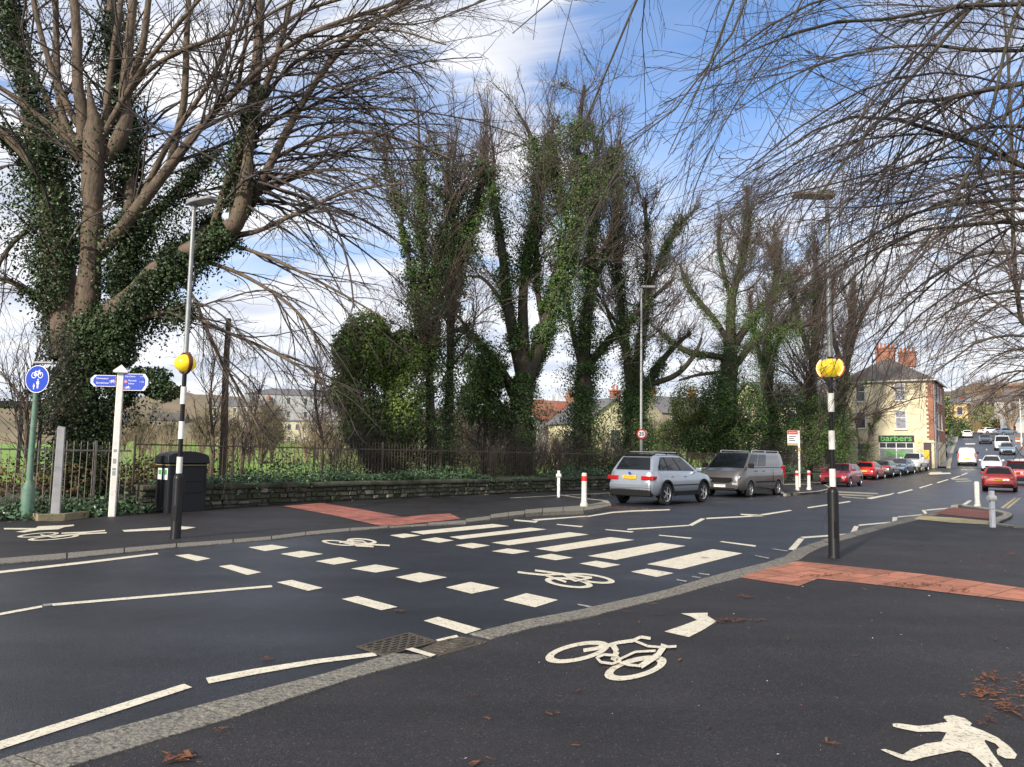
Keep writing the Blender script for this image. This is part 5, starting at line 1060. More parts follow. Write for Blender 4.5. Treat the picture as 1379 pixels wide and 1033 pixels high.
def make_car(kind, paint_m, label, loc, heading, cat='car', group=None, plate='', far=False):
    S = SH[kind]; L_, Wd = S['L'], S['W']; hw0 = Wd / 2
    root = empty({'suv': 'estate_car', 'hatch': 'hatchback', 'saloon': 'saloon_car', 'van': 'van', 'smallvan': 'small_van', 'pickup': 'pickup'}[kind], loc, heading, label, cat, group)
    tx = [p[0] for p in S['top']][::-1]; tz = [p[1] for p in S['top']][::-1]
    xs = sorted(set([round(-L_ / 2 + L_ * k / 34, 3) for k in range(35)] + [round(p[0], 3) for p in S['top']]))
    mb = MB(); rings = []
    for x in xs:
        e = abs(x) / (L_ / 2); hw = hw0 * (1 - .17 * max(0, (e - .78) / .22) ** 2.2 - .012 * e); zt = float(np.interp(x, tx, tz)); zb = S['zb'] + .10 * max(0, (e - .86) / .14); h = zt - zb
        r = [(0, zb), (hw * .90, zb), (hw * .975, zb + h * .10), (hw, zb + h * .38), (hw * .995, zb + h * .62), (hw * .965, zb + h * .86), (hw * .90, zt - .01 * h), (hw * .70, zt + .012), (0, zt + .03)]
        rings.append([(x, y, z) for y, z in r] + [(x, -y, z) for y, z in r[-2:0:-1]])
    n = len(rings[0]); vs = [v for r in rings for v in r]
    fs = [(i * n + j, i * n + (j + 1) % n, (i + 1) * n + (j + 1) % n, (i + 1) * n + j) for i in range(len(rings) - 1) for j in range(n)]
    fs += [tuple(range(n))[::-1], tuple(range((len(rings) - 1) * n, len(rings) * n))]
    mb.add(vs, fs); me = mb.mesh('b'); bm = bmesh.new(); bm.from_mesh(me); bmesh.ops.recalc_face_normals(bm, faces=bm.faces); bm.to_mesh(me); bm.free()
    bo = bpy.data.objects.new('tmp', me); COL.objects.link(bo); me.materials.append(paint_m); me.materials.append(M['trim'])
    ax = (S['xf'], S['xf'] - S['wb']); ra = S['wr'] + .055
    cm = MB()
    for x in ax: cm.cyl((x, -hw0 - .1, S['wr']), (x, -hw0 + .30, S['wr']), ra, n=28); cm.cyl((x, hw0 - .30, S['wr']), (x, hw0 + .1, S['wr']), ra, n=28)
    cme = cm.mesh('c'); bm = bmesh.new(); bm.from_mesh(cme); bmesh.ops.recalc_face_normals(bm, faces=bm.faces); bm.to_mesh(cme); bm.free()
    cme.materials.append(paint_m); cme.materials.append(M['trim']); cme.polygons.foreach_set('material_index', [1] * len(cme.polygons))
    co = bpy.data.objects.new('cut', cme); COL.objects.link(co)
    md = bo.modifiers.new('x', 'BOOLEAN'); md.object = co; md.operation = 'DIFFERENCE'; md.solver = 'EXACT'
    m2 = bpy.data.meshes.new_from_object(bo.evaluated_get(bpy.context.evaluated_depsgraph_get())); bpy.data.objects.remove(bo); bpy.data.objects.remove(co)
    # greenhouse joined to the body mesh
    xa, xb, xc, xd = S['gh']; zr = S['zr']; wr_, wb_ = S['wr_'], S['wbel']
    def zbelt(x): return float(np.interp(x, tx, tz)) - .01
    bm = bmesh.new(); bm.from_mesh(m2)
    NS = 14; grid = []
    for i in range(NS + 1):      # sections from windscreen base to tail base; each an arch
        u = i / NS; row = []
        xlo = xa + (xd - xa) * u
        xhi = xb + (xc - xb) * u
        for j, v in enumerate((0, .25, .5, .75, .92, 1.0)):
            x = xlo + (xhi - xlo) * v; e = abs(2 * u - 1); w_ = wb_ + (wr_ - wb_) * (v ** 1.25); w_ *= 1 - .05 * max(0, (e - .75) / .25)
            crown = .045 * (1 - e ** 3); z = zbelt(xlo) * (1 - v) + (zr - .045 - (0.03 if e > .9 else 0)) * v
            if v >= .92: w_ -= .03 * (v - .9) * 10
            row.append((x, w_, z))
        row.append((xhi, w_ * .55, zr - .02 + crown * .4 - (.03 if e > .9 else 0))); row.append((xhi + (.05 if u < .1 else 0) - (.04 if u > .9 else 0), 0, zr - .01 + crown * .5 - (.02 if e > .9 else 0)))
        grid.append(row)
    V = [[[bm.verts.new((x, s * y, z)) if not (j == 7 and s < 0) else None for j, (x, y, z) in enumerate(row)] for row in grid] for s in (1, -1)]
    for i in range(NS + 1): V[1][i][7] = V[0][i][7]
    for s in (0, 1):
        for i in range(NS):
            for j in range(7):
                q = [V[s][i][j], V[s][i + 1][j], V[s][i + 1][j + 1], V[s][i][j + 1]]
                try: f = bm.faces.new(q if s else q[::-1])
                except ValueError: pass
    for i in (0, NS):            # screens at both ends
        for j in range(7):
            q = [V[0][i][j], V[0][i][j + 1], V[1][i][j + 1], V[1][i][j]] if j < 6 else [V[0][i][6], V[0][i][7], V[1][i][6]]
            bm.faces.new(q if i else q[::-1])
    bm.to_mesh(m2); bm.free(); m2.name = 'body'
    body = bpy.data.objects.new('body', m2); COL.objects.link(body); body.parent = root
    m2.shade_smooth(); m2.set_sharp_from_angle(angle=math.radians(38))
    # glazing
    def side(x_u, v, s, off=.008):
        xlo = xa + (xd - xa) * x_u; xhi = xb + (xc - xb) * x_u; x = xlo + (xhi - xlo) * v; w_ = wb_ + (wr_ - wb_) * (v ** 1.25)
        e = abs(2 * x_u - 1); w_ *= 1 - .05 * max(0, (e - .75) / .25)
        return (x, s * (w_ + off), zbelt(xlo) * (1 - v) + (zr - .045) * v)
    if kind == 'pickup': wins = [(.06, .50), (.54, .93)]
    elif kind == 'van': wins = [(.045, .235), (.265, .47)]
    elif kind == 'smallvan': wins = [(.05, .33)]
    elif kind == 'suv': wins = [(.07, .40), (.43, .68), (.71, .90)]
    else: wins = [(.07, .42), (.46, .74), (.77, .90)]
    if kind in ('suv', 'hatch', 'saloon'):
        for s in (1, -1):
            nn = 14; mb = MB(); vs = []; fs = []
            for k in range(nn + 1):
                u = wins[0][0] + (wins[-1][1] - wins[0][0]) * k / nn; v1 = .88
                if u < .1: v1 = min(.88, .47 + (u - wins[0][0]) * 6)
                if u > .82: v1 = min(.88, .28 + (wins[-1][1] - u) * 7)
                vs += [side(u, .08 + (v1 - .08) * q / 3, s, .004) for q in range(4)]
            for k in range(nn):
                for q in range(3): a = k * 4 + q; fs.append((a, a + 1, a + 5, a + 4) if s > 0 else (a, a + 4, a + 5, a + 1))
            mb.add(vs, fs); mb.build('window_surround', M['trim'], root)
    for s in (1, -1):
        for (u0, u1) in wins:
            nn = 6; mb = MB(); lo, hi = [], []
            for k in range(nn + 1):
                u = u0 + (u1 - u0) * k / nn; v0, v1 = .10, .86
                if u0 < .1 and kind not in ('van', 'smallvan'): v1 = min(.86, .45 + (u - u0) * 6)
                if u1 > .88: v1 = min(.86, .25 + (u1 - u) * 7); 
                lo.append([side(u, v0 + (v1 - v0) * q / 3, s) for q in range(4)])
            vs = [p for r in lo for p in r]; fs = []
            for k in range(nn):
                for q in range(3): a = k * 4 + q; fs.append((a, a + 1, a + 5, a + 4) if s > 0 else (a, a + 4, a + 5, a + 1))
            mb.add(vs, fs); mb.build('side_window', M['glass'], root)
    def screen(u, v0, v1, w, name, off):
        mb = MB(); e = []; K = 6
        for j in range(5):
            v = v0 + (v1 - v0) * j / 4; a = side(u, v, 1, 0)
            for k in range(K + 1):
                y = (-1 + 2 * k / K) * abs(a[1]) * w; bulge = 0.0
                e.append((a[0] + off, y, a[2] + abs(off) * .35))
        fs = [(j * (K + 1) + k, j * (K + 1) + k + 1, (j + 1) * (K + 1) + k + 1, (j + 1) * (K + 1) + k) for j in range(4) for k in range(K)]
        if off < 0: fs = [f[::-1] for f in fs]
        mb.add(e, fs); return mb.build(name, M['glass'], root)
    screen(0.0, .04, .93, .93, 'windscreen', .012)
    if kind == 'smallvan':
        pass
    elif kind != 'van': screen(1.0, .12, .84, .86, 'rear_window', -.012)
    if kind == 'smallvan':
        for s in (-1, 1): mb = MB(); mb.box(-L_ / 2 - .012, -L_ / 2 + .1, min(s * .08, s * .62), max(s * .08, s * .62), 1.18, 1.55); 
    # wheels
    for x in ax:
        for s in (1, -1):
            r = S['wr']; Mx = T(x, s * (hw0 - .11), r) @ Matrix.Rotation(-s * PI / 2, 4, 'X')
            mb = MB(); mb.lathe([(r * .66, -.10), (r * .95, -.10), (r, -.07), (r, .07), (r * .95, .095), (r * .68, .10), (r * .66, .08)], 28, M=Mx, cap=False); wh = mb.build('wheel', M['tyre'], root, smooth=40)
            mb = MB(); mb.lathe([(r * .67, .0), (r * .67, .09), (r * .62, .085), (r * .60, .03), (.03, .03), (.0, .03)], 28, M=Mx, cap=False)
            for k in range(5):
                a = 2 * PI * k / 5; mb.box(.03, r * .63, -.035, .035, .035, .075, M=Mx @ RZ(a), mi=0)
            mb.lathe([(.07, .03), (.065, .085), (.001, .09)], 12, M=Mx, cap=False); 
            mb.build('rim', M['rim'], wh, smooth=35)
            mb = MB(); mb.lathe([(r * .60, .032), (.075, .032)], 20, M=Mx, cap=False); mb.build('brake', M['trim'], wh)
    # mirrors, handles, lights, plates
    xm = xa - .25
    for s in (1, -1):
        big = 1.5 if S.get('van') else 1.0
        mb = MB(); y0 = wb_ + .02; mb.box(xm - .07, xm + .08, s * y0 if s > 0 else -y0 - .22, y0 + .22 if s > 0 else -y0, zbelt(xa) + .03, zbelt(xa) + .03 + .14 * big); mb.build('wing_mirror', paint_m if not S.get('van') else M['trim'], root, bevel=.03)
        for xh in ((-.05, -1.0) if kind not in ('van', 'smallvan') else (1.0, .15)):
            mb = MB(); mb.box(xh - .1, xh + .1, s * hw0 * .98 - .012, s * hw0 * .98 + .018, zbelt(0) - .17, zbelt(0) - .13); mb.build('door_handle', paint_m, root, bevel=.008)
        xl = L_ / 2; zh = float(np.interp(L_ / 2 - .12, tx, tz))
        mb = MB(); zc = zh - .16; mb.prism([(s * .50 * Wd / 1.8, zc - .05), (s * hw0 * .86, zc - .05), (s * hw0 * .93, zc + .08), (s * .60 * Wd / 1.8, zc + .05)], 0, .34, M=T(xl - .37, 0, 0) @ Matrix(((0, 0, 1, 0), (1, 0, 0, 0), (0, 1, 0, 0), (0, 0, 0, 1)))); mb.build('headlight', M['lens'], root, bevel=.02)
        if S.get('van'): z0, z1, wy = .75, 1.35, .10
        elif kind == 'suv': z0, z1, wy = .86, 1.0, .36
        elif kind == 'pickup': z0, z1, wy = .8, 1.12, .12
        else: z0, z1, wy = .72, .90, .24
        ye = hw0 * (.845 if kind != 'suv' else .86)
        mb = MB(); mb.box(-xl - .015 + (.05 if S.get('van') else 0), -xl + .30, s * ye if s < 0 else ye - wy, -ye + wy if s < 0 else ye, z0, z1); tlo = mb.build('tail_light', M['tail'], root, bevel=.02)
        mb = MB(); mb.box(-xl + .02, -xl + .36, s * hw0 * .945 if s < 0 else hw0 * .80, -hw0 * .80 if s < 0 else hw0 * .945, z0, z1); mb.build('lens_wrap', M['tail'], tlo, bevel=.02)
    xl = L_ / 2
    pz = .90 if kind == 'suv' else (.62 if kind == 'hatch' else .72)
    mb = MB(); mb.box(-xl - .014, -xl + .02, -.26, .26, pz, pz + .115); pl = mb.build('rear_plate', M['plate_y'], root)
    mb = MB(); mb.box(xl - .02, xl + .014, -.26, .26, .42, .53); pf = mb.build('front_plate', M['plate_w'], root)
    if plate:
        text_mesh('plate_lettering', plate, .095, M['text_black'], pl, T(-xl - .0155, 0, pz + .055) @ RZ(-PI / 2) @ up, depth=.0005, squash=.95)
        text_mesh('plate_lettering', plate, .095, M['text_black'], pf, T(xl + .0155, 0, .475) @ RZ(PI / 2) @ up, depth=.0005, squash=.95)
    mb = MB(); mb.box(-xl + .0, -xl + .16, -hw0 * .83, hw0 * .83, S['zb'] + .05, S['zb'] + .25); mb.build('rear_bumper_trim', M['trim'], root, bevel=.03)
    zg = float(np.interp(L_ / 2 - .12, tx, tz))
    mb = MB(); mb.prism([(-hw0 * .52, zg - .16), (hw0 * .52, zg - .16), (hw0 * .60, zg - .26), (hw0 * .45, zg - .38), (-hw0 * .45, zg - .38), (-hw0 * .60, zg - .26)], 0, .08, M=T(xl - .055, 0, 0) @ Matrix(((0, 0, 1, 0), (1, 0, 0, 0), (0, 1, 0, 0), (0, 0, 0, 1)))); mb.build('grille', M['trim'], root, bevel=.015)
    mb = MB(); mb.box(xl - .12, xl + .012, -hw0 * .7, hw0 * .7, S['zb'] + .04, .40); mb.build('lower_grille', M['trim'], root, bevel=.02)
    if S.get('roofrail'):
        for s in (1, -1):
            mb = MB(); mb.cyl((xb - .25, s * wr_ * .92, zr + .035), (xc + .2, s * wr_ * .92, zr + .035), .016, n=8)
            for x in (xb - .25, (xb + xc) / 2, xc + .2): mb.cyl((x, s * wr_ * .92, zr - .05), (x, s * wr_ * .92, zr + .035), .022, n=6)
            mb.build('roof_rail', M['trim'] if kind == 'suv' else M['chrome'], root)
        if kind == 'suv':
            for x in (-.15, -1.25): mb = MB(); mb.box(x - .03, x + .03, -wr_ - .02, wr_ + .02, zr + .05, zr + .075); mb.build('roof_bar', M['galv'], root, bevel=.01)
    if S.get('trimlow'):
        for s in (1, -1):
            mb = MB(); mb.box(ax[1] + ra + .02, ax[0] - ra - .02, s * (hw0 - .03) - .02, s * (hw0 - .03) + .02, S['zb'] - .03, S['zb'] + .13); mb.build('sill_trim', M['trim'], root, bevel=.01)
            mb = MB(); mb.box(ax[1] + ra + .02, ax[0] - ra - .02, s * (hw0 + .001) - .008, s * (hw0 + .001) + .008, .66, .70); mb.build('side_strip', M['trim'], root)
            for x in ax:
                mb = MB(); K = 18
                for k in range(K):
                    a0, a1 = PI * k / K * 1.12 - .19, PI * (k + 1) / K * 1.12 - .19
                    pts = [(x + q * math.cos(a), S['wr'] + q * math.sin(a)) for q, a in ((ra - .01, a0), (ra - .01, a1), (ra + .055, a1), (ra + .055, a0))]
                    mb.prism(pts, hw0 - .03, hw0 + .012, M=Matrix(((1, 0, 0, 0), (0, 0, s, 0), (0, 1, 0, 0), (0, 0, 0, 1))))
                mb.build('arch_trim', M['trim'], root)
        mb = MB(); mb.box(-xl - .004, -xl + .25, -hw0 * .84, hw0 * .84, .30, .56); mb.build('bumper_lower', M['trim'], root, bevel=.04)
        mb = MB(); mb.box(-xl - .03, -xl + .20, -hw0 * .85, hw0 * .85, .56, .76); mb.build('bumper', paint_m, root, bevel=.05)
        mb = MB(); mb.box(xc - .12, xc + .15, -wr_ * .95, wr_ * .95, zr - .06, zr - .01); mb.build('spoiler', M['trim'], root, bevel=.02)
        mb = MB(); mb.lathe([(.045, 0), (.045, .012)], 16, M=T(-xl + .005, 0, 1.09) @ Matrix.Rotation(-PI / 2, 4, 'Y')); mb.build('round_badge', M['blue'], root)
    if kind == 'van':
        mb = MB(); mb.box(-1.2, 1.2, -.04, .04, 0, .035)
        for s in (1, -1):
            mb = MB(); mb.box(-1.15, 1.1, s * hw0 - .012, s * hw0 + .012, .60, .67); mb.build('side_strip', M['trim'], root)
            mb = MB(); mb.box(xl - .10, xl + .005, min(s * .55, s * .80), max(s * .55, s * .80), .52, .62); mb.build('fog_light', M['lens'], root, bevel=.02)
            mb = MB(); mb.box(-.9, -.885, s * hw0 - .004, s * hw0 + .004, .5, 1.25); mb.build('door_gap', M['trim'], root)
    if kind == 'smallvan':
        mb = MB(); mb.box(-xl + .015, -xl + .03, -.006, .006, .55, 1.75); mb.build('door_gap', M['trim'], root)
    if kind == 'pickup':
        mb = MB(); mb.box(-2.45, -1.02, -.72, .72, 1.205, 1.255); mb.build('bed_cover', M['trim'], root, bevel=.02)
    return root
hd = math.atan2(WD.y, WD.x)
def at(px, py, dz=0.0): g_ = G(px, py, dz); return g_
# silver estate car: right wheels at the pixels measured in the photo
a = G(897, 680.5); b = G(948, 676.3); d_ = (b - a).normalized(); n_ = Vector((-d_.y, d_.x, 0)); c = a + d_ * (2.82 - 1.45) + n_ * .88; c = Vector((c.x, c.y, 0))
make_car('suv', P_silver, 'silver estate car with black roof bars parked behind the red-banded bollard', c, math.atan2(d_.y, d_.x), plate='EX03 MKV')
vd = (WD + Vector((-.02, .0, 0))).normalized(); vn = Vector((-vd.y, vd.x, 0)); a = G(1010, 669.6)
c = a + vd * 1.62 + vn * .9
make_car('van', P_tan, 'metallic tan panel van parked facing the silver car', Vector((c.x, c.y, 0)), hd + PI, cat='van', plate='ST69 EXX')
def row(px, py, kind, pm, label, dh=0.0, rev=False, cat='car', plate=''):
    p = at(px, py); make_car(kind, pm, label, Vector((p.x, p.y, p.z)), hd + dh + (PI if rev else 0), cat=cat, plate=plate)
row(1134, 654.5, 'hatch', P_dred, 'dark red hatchback facing the camera, first in the row beyond the bus stop', .03, True, plate='WJ52 OHN')
row(1172, 645.0, 'hatch', P_red, 'bright red hatchback seen from behind, second in the row by the shop', .02)
row(1193.5, 641.6, 'saloon', P_grey, 'dark grey car parked between the bright red and the blue car', .02)
row(1213.5, 638.2, 'saloon', P_blue, 'dark blue car parked behind the white pickup', 0.0, True)
row(1231.5, 634.6, 'pickup', P_white, 'white pickup truck parked in front of the shop doorway', 0.02, True, cat='pickup')
def free(px, py, kind, pm, label, hdg, cat='car', dz=0.03, plate=''):
    p = at(px, py, dz); o = make_car(kind, pm, label, Vector((p.x, p.y, p.z)), hdg, cat=cat, plate=plate)
    e = float(H(p.x + math.cos(hdg) * 1.5, p.y + math.sin(hdg) * 1.5) - H(p.x - math.cos(hdg) * 1.5, p.y - math.sin(hdg) * 1.5)) / 3.0
    o.rotation_euler = (Matrix.Rotation(hdg, 3, 'Z') @ Matrix.Rotation(-math.atan(e), 3, 'Y')).to_euler(); return o
free(1347, 661, 'hatch', P_red, 'bright red hatchback with a yellow plate parked behind the two island posts', hd + .10, plate='WP57 BFX', dz=0)
free(1372, 652, 'suv', P_dred, 'dark red car with a black roof just ahead of the red hatchback', hd + .05, dz=0)
free(1336, 633.5, 'saloon', P_white, 'white car coming down the middle of the street towards the junction', hd + PI + .12)
free(1376, 640, 'hatch', P_white, 'white car at the right edge beyond the dark red car', hd + .05)
free(1303, 625.5, 'smallvan', P_white, 'small white van driving away at the foot of the hill', 1.02, cat='van')
free(1356.5, 611.5, 'hatch', P_bluegrey, 'blue-grey car parked facing downhill on the right of the hill street', 1.02 + PI)
free(1350, 605.5, 'van', P_white, 'tall white van parked facing downhill behind the blue-grey car', 1.02 + PI, cat='van')
free(1327, 597, 'saloon', P_dark, 'dark car driving downhill in the middle of the hill street', 1.03 + PI)
free(1303, 589.3, 'hatch', P_white, 'white car with red tail lights driving up the hill', 1.02)
free(1333, 584.8, 'saloon', P_white, 'white car crossing the top of the hill street', 0.15)
free(1354, 586, 'saloon', P_bluegrey, 'pale blue-grey car in the queue at the hilltop right', 0.2)
# ------------------------------------------------------------------ trees
def guide(px, rpx, Y, dY=0.0, K=14, wob=0.0, g=rng):
    """limb through photo pixels at forward distance Y (ending dY further), radii in photo pixels"""
    n = len(px); rp = np.interp(np.linspace(0, 1, n), np.linspace(0, 1, len(rpx)), rpx)
    s = np.linspace(0, 1, n); pts = [W(x, y, Y + dY * k) for (x, y), k in zip(px, s)]
    rad = [r / F * (Y + dY * k) for r, k in zip(rp, s)]
    P_, R_ = catmull([tuple(p) for p in pts], rad, K)
    if wob: P_[1:-1] += g.normal(size=(K - 2, 3)) * wob * R_[1:-1, None]
    return P_, R_
def build_tree(name, label, base, limbs, cat='tree', group=None, bark='bark', tw='twig', lv=(), ivy=None, seed=1, trunk_n=1, sides=9, leafmat='leaf', lsz=.09, tuft=0):
    """limbs: list of (P,R); the first trunk_n form the trunk part, the rest are limbs; lv: list of spawn kwargs"""
    g = np.random.default_rng(seed); b = np.array(base, float)
    root = empty(name, tuple(b), 0, label, cat, group)
    def put(nm, parts, m, smooth=True):
        V, Fq = merge(parts); return np_mesh(nm, V - b, Fq, m, root, smooth)
    K = limbs[0][0].shape[0]
    def bumpy(P_, R_):   # swell the radii so the limb is not a clean cone
        return R_ * (1 + .10 * np.sin(np.arange(P_.shape[0]) * 1.7 + P_[0, 0]) + g.normal(size=P_.shape[0]) * .04)
    T = [tubes(P_[None], bumpy(P_, R_)[None], 14) for P_, R_ in limbs[:trunk_n]]
    put('trunk', T, M[bark])
    P0 = np.stack([l[0] for l in limbs]); R0 = np.stack([l[1] for l in limbs])
    if len(limbs) > trunk_n: put('limbs', [tubes(P0[trunk_n:], R0[trunk_n:], sides)], M[bark])
    levels = [(P0, R0)]; parts = []; cur = (P0, R0)
    for k, kw in enumerate(lv):
        kw = dict(kw); n_ = kw.pop('n'); src = kw.pop('src', None); sd = kw.pop('sides', 3); sel = kw.pop('sel', None)
        a, r_ = cur if src is None else levels[src]
        if sel is not None: a, r_ = a[sel], r_[sel]
        C, R_ = spawn(a, r_, n_, g, **kw); parts.append(tubes(C, R_, sd)); cur = (C, R_); levels.append(cur)
    if parts: put('crown', parts, M[tw])
    if ivy:
        iv = []
        for (idx, t0_, t1_, n_, rad, rad2) in ivy:
            n_ = int(n_ * 2.1); P_, R_ = limbs[idx]; t = g.uniform(t0_, t1_, n_) * (len(P_) - 1) * .999; k = t.astype(int); f_ = (t - k)[:, None]
            c = P_[k] * (1 - f_) + P_[k + 1] * f_; tan = norm(P_[k + 1] - P_[k]); r_ = (R_[k] * (1 - f_[:, 0]) + R_[k + 1] * f_[:, 0])
            q = g.normal(size=(n_, 3)); q = norm(q - tan * np.sum(q * tan, 1, keepdims=True))
            cl = noise3(c + q * .4, 2.2, seed * 7 + idx); cl2 = noise3(c + q * .3, 6.0, seed * 5 + idx)
            s = (t / (len(P_) - 1) - t0_) / max(1e-6, t1_ - t0_); rr = rad + (rad2 - rad) * s
            keep = cl > .32; far_ = r_ + rr * 1.15 * np.abs(g.normal(size=n_)) * (0.25 + 1.5 * np.clip(cl - .32, 0, .5) * 2 * (.5 + cl2)) 
            p = c + q * far_[:, None]; p[:, 2] -= g.uniform(0, .12, n_) * far_; iv.append(leaves(p[keep], lsz, g, flat=.7, out=(q + np.array([0, 0, .35]))[keep]))
        if tuft and len(levels) > 1:
            C_, _r = levels[1]; n_ = tuft; i_ = g.integers(0, len(C_), n_ // 26); c = np.repeat(C_[i_, g.integers(1, C_.shape[1] - 2, len(i_))], 26, axis=0); q = norm(g.normal(size=c.shape)); ok_ = noise3(c, .8, seed) > .42
            iv.append(leaves((c + q * np.abs(g.normal(size=(len(c), 1))) * .26)[ok_], lsz, g, flat=.7, out=(q + np.array([0, 0, .35]))[ok_]))
        put('ivy', iv, M[leafmat], smooth=False)
    return root, levels

# --- great ivy-clad tree at the left
YL = 20.5
base = wl(wt(108, 2.4), 2.4, .5); YL = base.y
def gl(px, r, dY=0., Y=None, K=20): return guide(px, r, Y or YL, dY, 20)
left = [
 gl([(110, 690), (106, 600), (104, 520), (106, 450)], [34, 30, 28, 27]),                     # 0 trunk
 gl([(104, 470), (116, 420), (122, 350), (125, 300), (125, 250), (127, 200), (127, 165), (122, 135), (118, 105)], [24, 18, 15.5, 15, 15, 17, 12, 5, .8], -.4),      # 1 bare stem
 gl([(98, 480), (84, 400), (76, 350), (72, 280), (62, 220), (40, 150), (25, 80), (8, -20)], [26, 24, 21, 20, 18, 13, 9, 5], .6),       # 2 left ivy stem
 gl([(112, 490), (150, 432), (190, 392), (225, 357), (260, 337), (298, 317), (320, 297), (329, 262), (334, 215), (338, 170)], [28, 24, 20, 17, 16, 16, 16, 15, 11, 8.5, 6], -.8, K=20), # 3 big right limb
 gl([(158, 425), (172, 330), (174, 240), (165, 120), (150, 30), (146, -30)], [12, 11, 10, 8, 7, 6], 1.2),    # 4 ivy column behind
 gl([(112, 190), (112, 155), (105, 116), (103, 39), (97, -30)], [12, 11, 9, 8, 7], -.6),
 gl([(108, 200), (89, 170), (79, 128), (76, 58), (75, -30)], [10, 7, 6, 5, 4], .2),
 gl([(110, 215), (83, 182), (39, 147), (0, 118), (-60, 90)], [9, 6, 5, 4, 3], -.8),
 gl([(140, 215), (160, 190), (170, 155), (167, 128), (174, 58), (182, -30)], [13, 14, 12, 9, 8, 7], -.3),
 gl([(138, 180), (143, 155), (149, 97), (166, -20)], [11, 7, 6, 5], .4),
 gl([(166, 140), (180, 100), (193, 58), (203, -30)], [7, 7, 6, 5], -.8),
 gl([(95, 190), (77, 163), (54, 116), (23, 58), (0, -20)], [7, 5, 5, 4], .8),
 gl([(112, 175), (93, 147), (62, 70), (40, -20)], [8, 5, 4], -.5),
 gl([(132, 205), (150, 162), (190, 95), (225, 50), (285, -20)], [7, 5, 4, 3], -1.2),
 gl([(150, 160), (190, 105), (240, 70), (333, 35), (430, -20)], [5, 4, 4, 3, 2], -1.8),
 gl([(128, 345), (150, 325), (186, 279), (232, 220), (271, 170), (321, 120), (400, 54), (520, 8), (640, -30)], [11, 10, 10, 8, 6, 5, 4, 3, 2], -1.5),  # 15
 gl([(230, 222), (238, 180), (248, 135), (252, 39), (256, -30)], [8, 6, 6, 5, 4], -.6),
 gl([(188, 275), (209, 228), (235, 180), (290, 95), (335, -20)], [6, 5, 4, 3], -.9),
 gl([(318, 300), (322, 260), (331, 190), (345, 97), (352, -20)], [12, 11, 9, 8, 7], -.9),           # 18
 gl([(284, 322), (298, 270), (312, 232), (341, 155), (372, 77), (400, -30)], [8, 7, 7, 6, 5, 4], -1.3),
 gl([(325, 292), (345, 258), (366, 217), (400, 151), (452, 75), (520, 20), (590, -20)], [11, 9, 7, 6, 5, 4, 3], -1.6),
 gl([(314, 318), (350, 310), (400, 287), (470, 258), (545, 246)], [6, 4, 3.5, 2.5, 1.5], -2.0),
 gl([(345, 150), (385, 95), (440, 60), (520, 40), (600, 60)], [4, 3.5, 3, 2, 1.5], -2.5),
 gl([(366, 215), (420, 190), (490, 178), (560, 195), (610, 215)], [4, 3, 3, 2, 1.5], -2.0),
 gl([(350, 260), (420, 232), (480, 232), (540, 262)], [4, 3, 2, 1.5], -2.4),
 gl([(168, 435), (238, 420), (300, 445), (380, 480), (440, 520)], [5, 4, 3, 2.5, 1.5], -1.5),
 gl([(255, 345), (330, 372), (400, 420), (445, 490)], [4, 3.2, 2.6, 1.5], -1.2),
 gl([(300, 325), (370, 350), (450, 390), (520, 430)], [3.5, 3, 2, 1.3], -1.8),
 gl([(225, 360), (260, 400), (285, 460), (330, 540), (350, 580)], [3.5, 3, 2.5, 1.3], -.8),
 gl([(90, 430), (45, 395), (-10, 375), (-80, 400)], [7, 5, 4, 3], -.6),
 gl([(60, 240), (25, 200), (-20, 165), (-80, 150)], [10, 8, 6, 5], -.8),
 gl([(50, 300), (15, 330), (-20, 390), (-40, 440)], [5, 4, 3, 2], -1.5),
 gl([(352, 60), (400, 20), (470, -5), (560, -30)], [4, 3, 3, 2], -2.),
 gl([(320, 120), (330, 60), (338, -10)], [4, 3, 2], -1.5),
 gl([(150, 395), (200, 300), (262, 235), (300, 200)], [6, 5, 4, 3], 1.5),
 gl([(190, 395), (250, 330), (290, 290)], [8, 6, 4], 2.0),
]
left = [(P_, R_ * (.80 if i >= 5 and i not in (15, 18) else .88)) for i, (P_, R_) in enumerate(left)]
droop = [21, 22, 23, 24, 25, 26, 27, 28, 29, 31]
up_ = [5, 6, 7, 8, 9, 10, 11, 12, 13, 14, 15, 16, 17, 18, 19, 20, 32, 33]
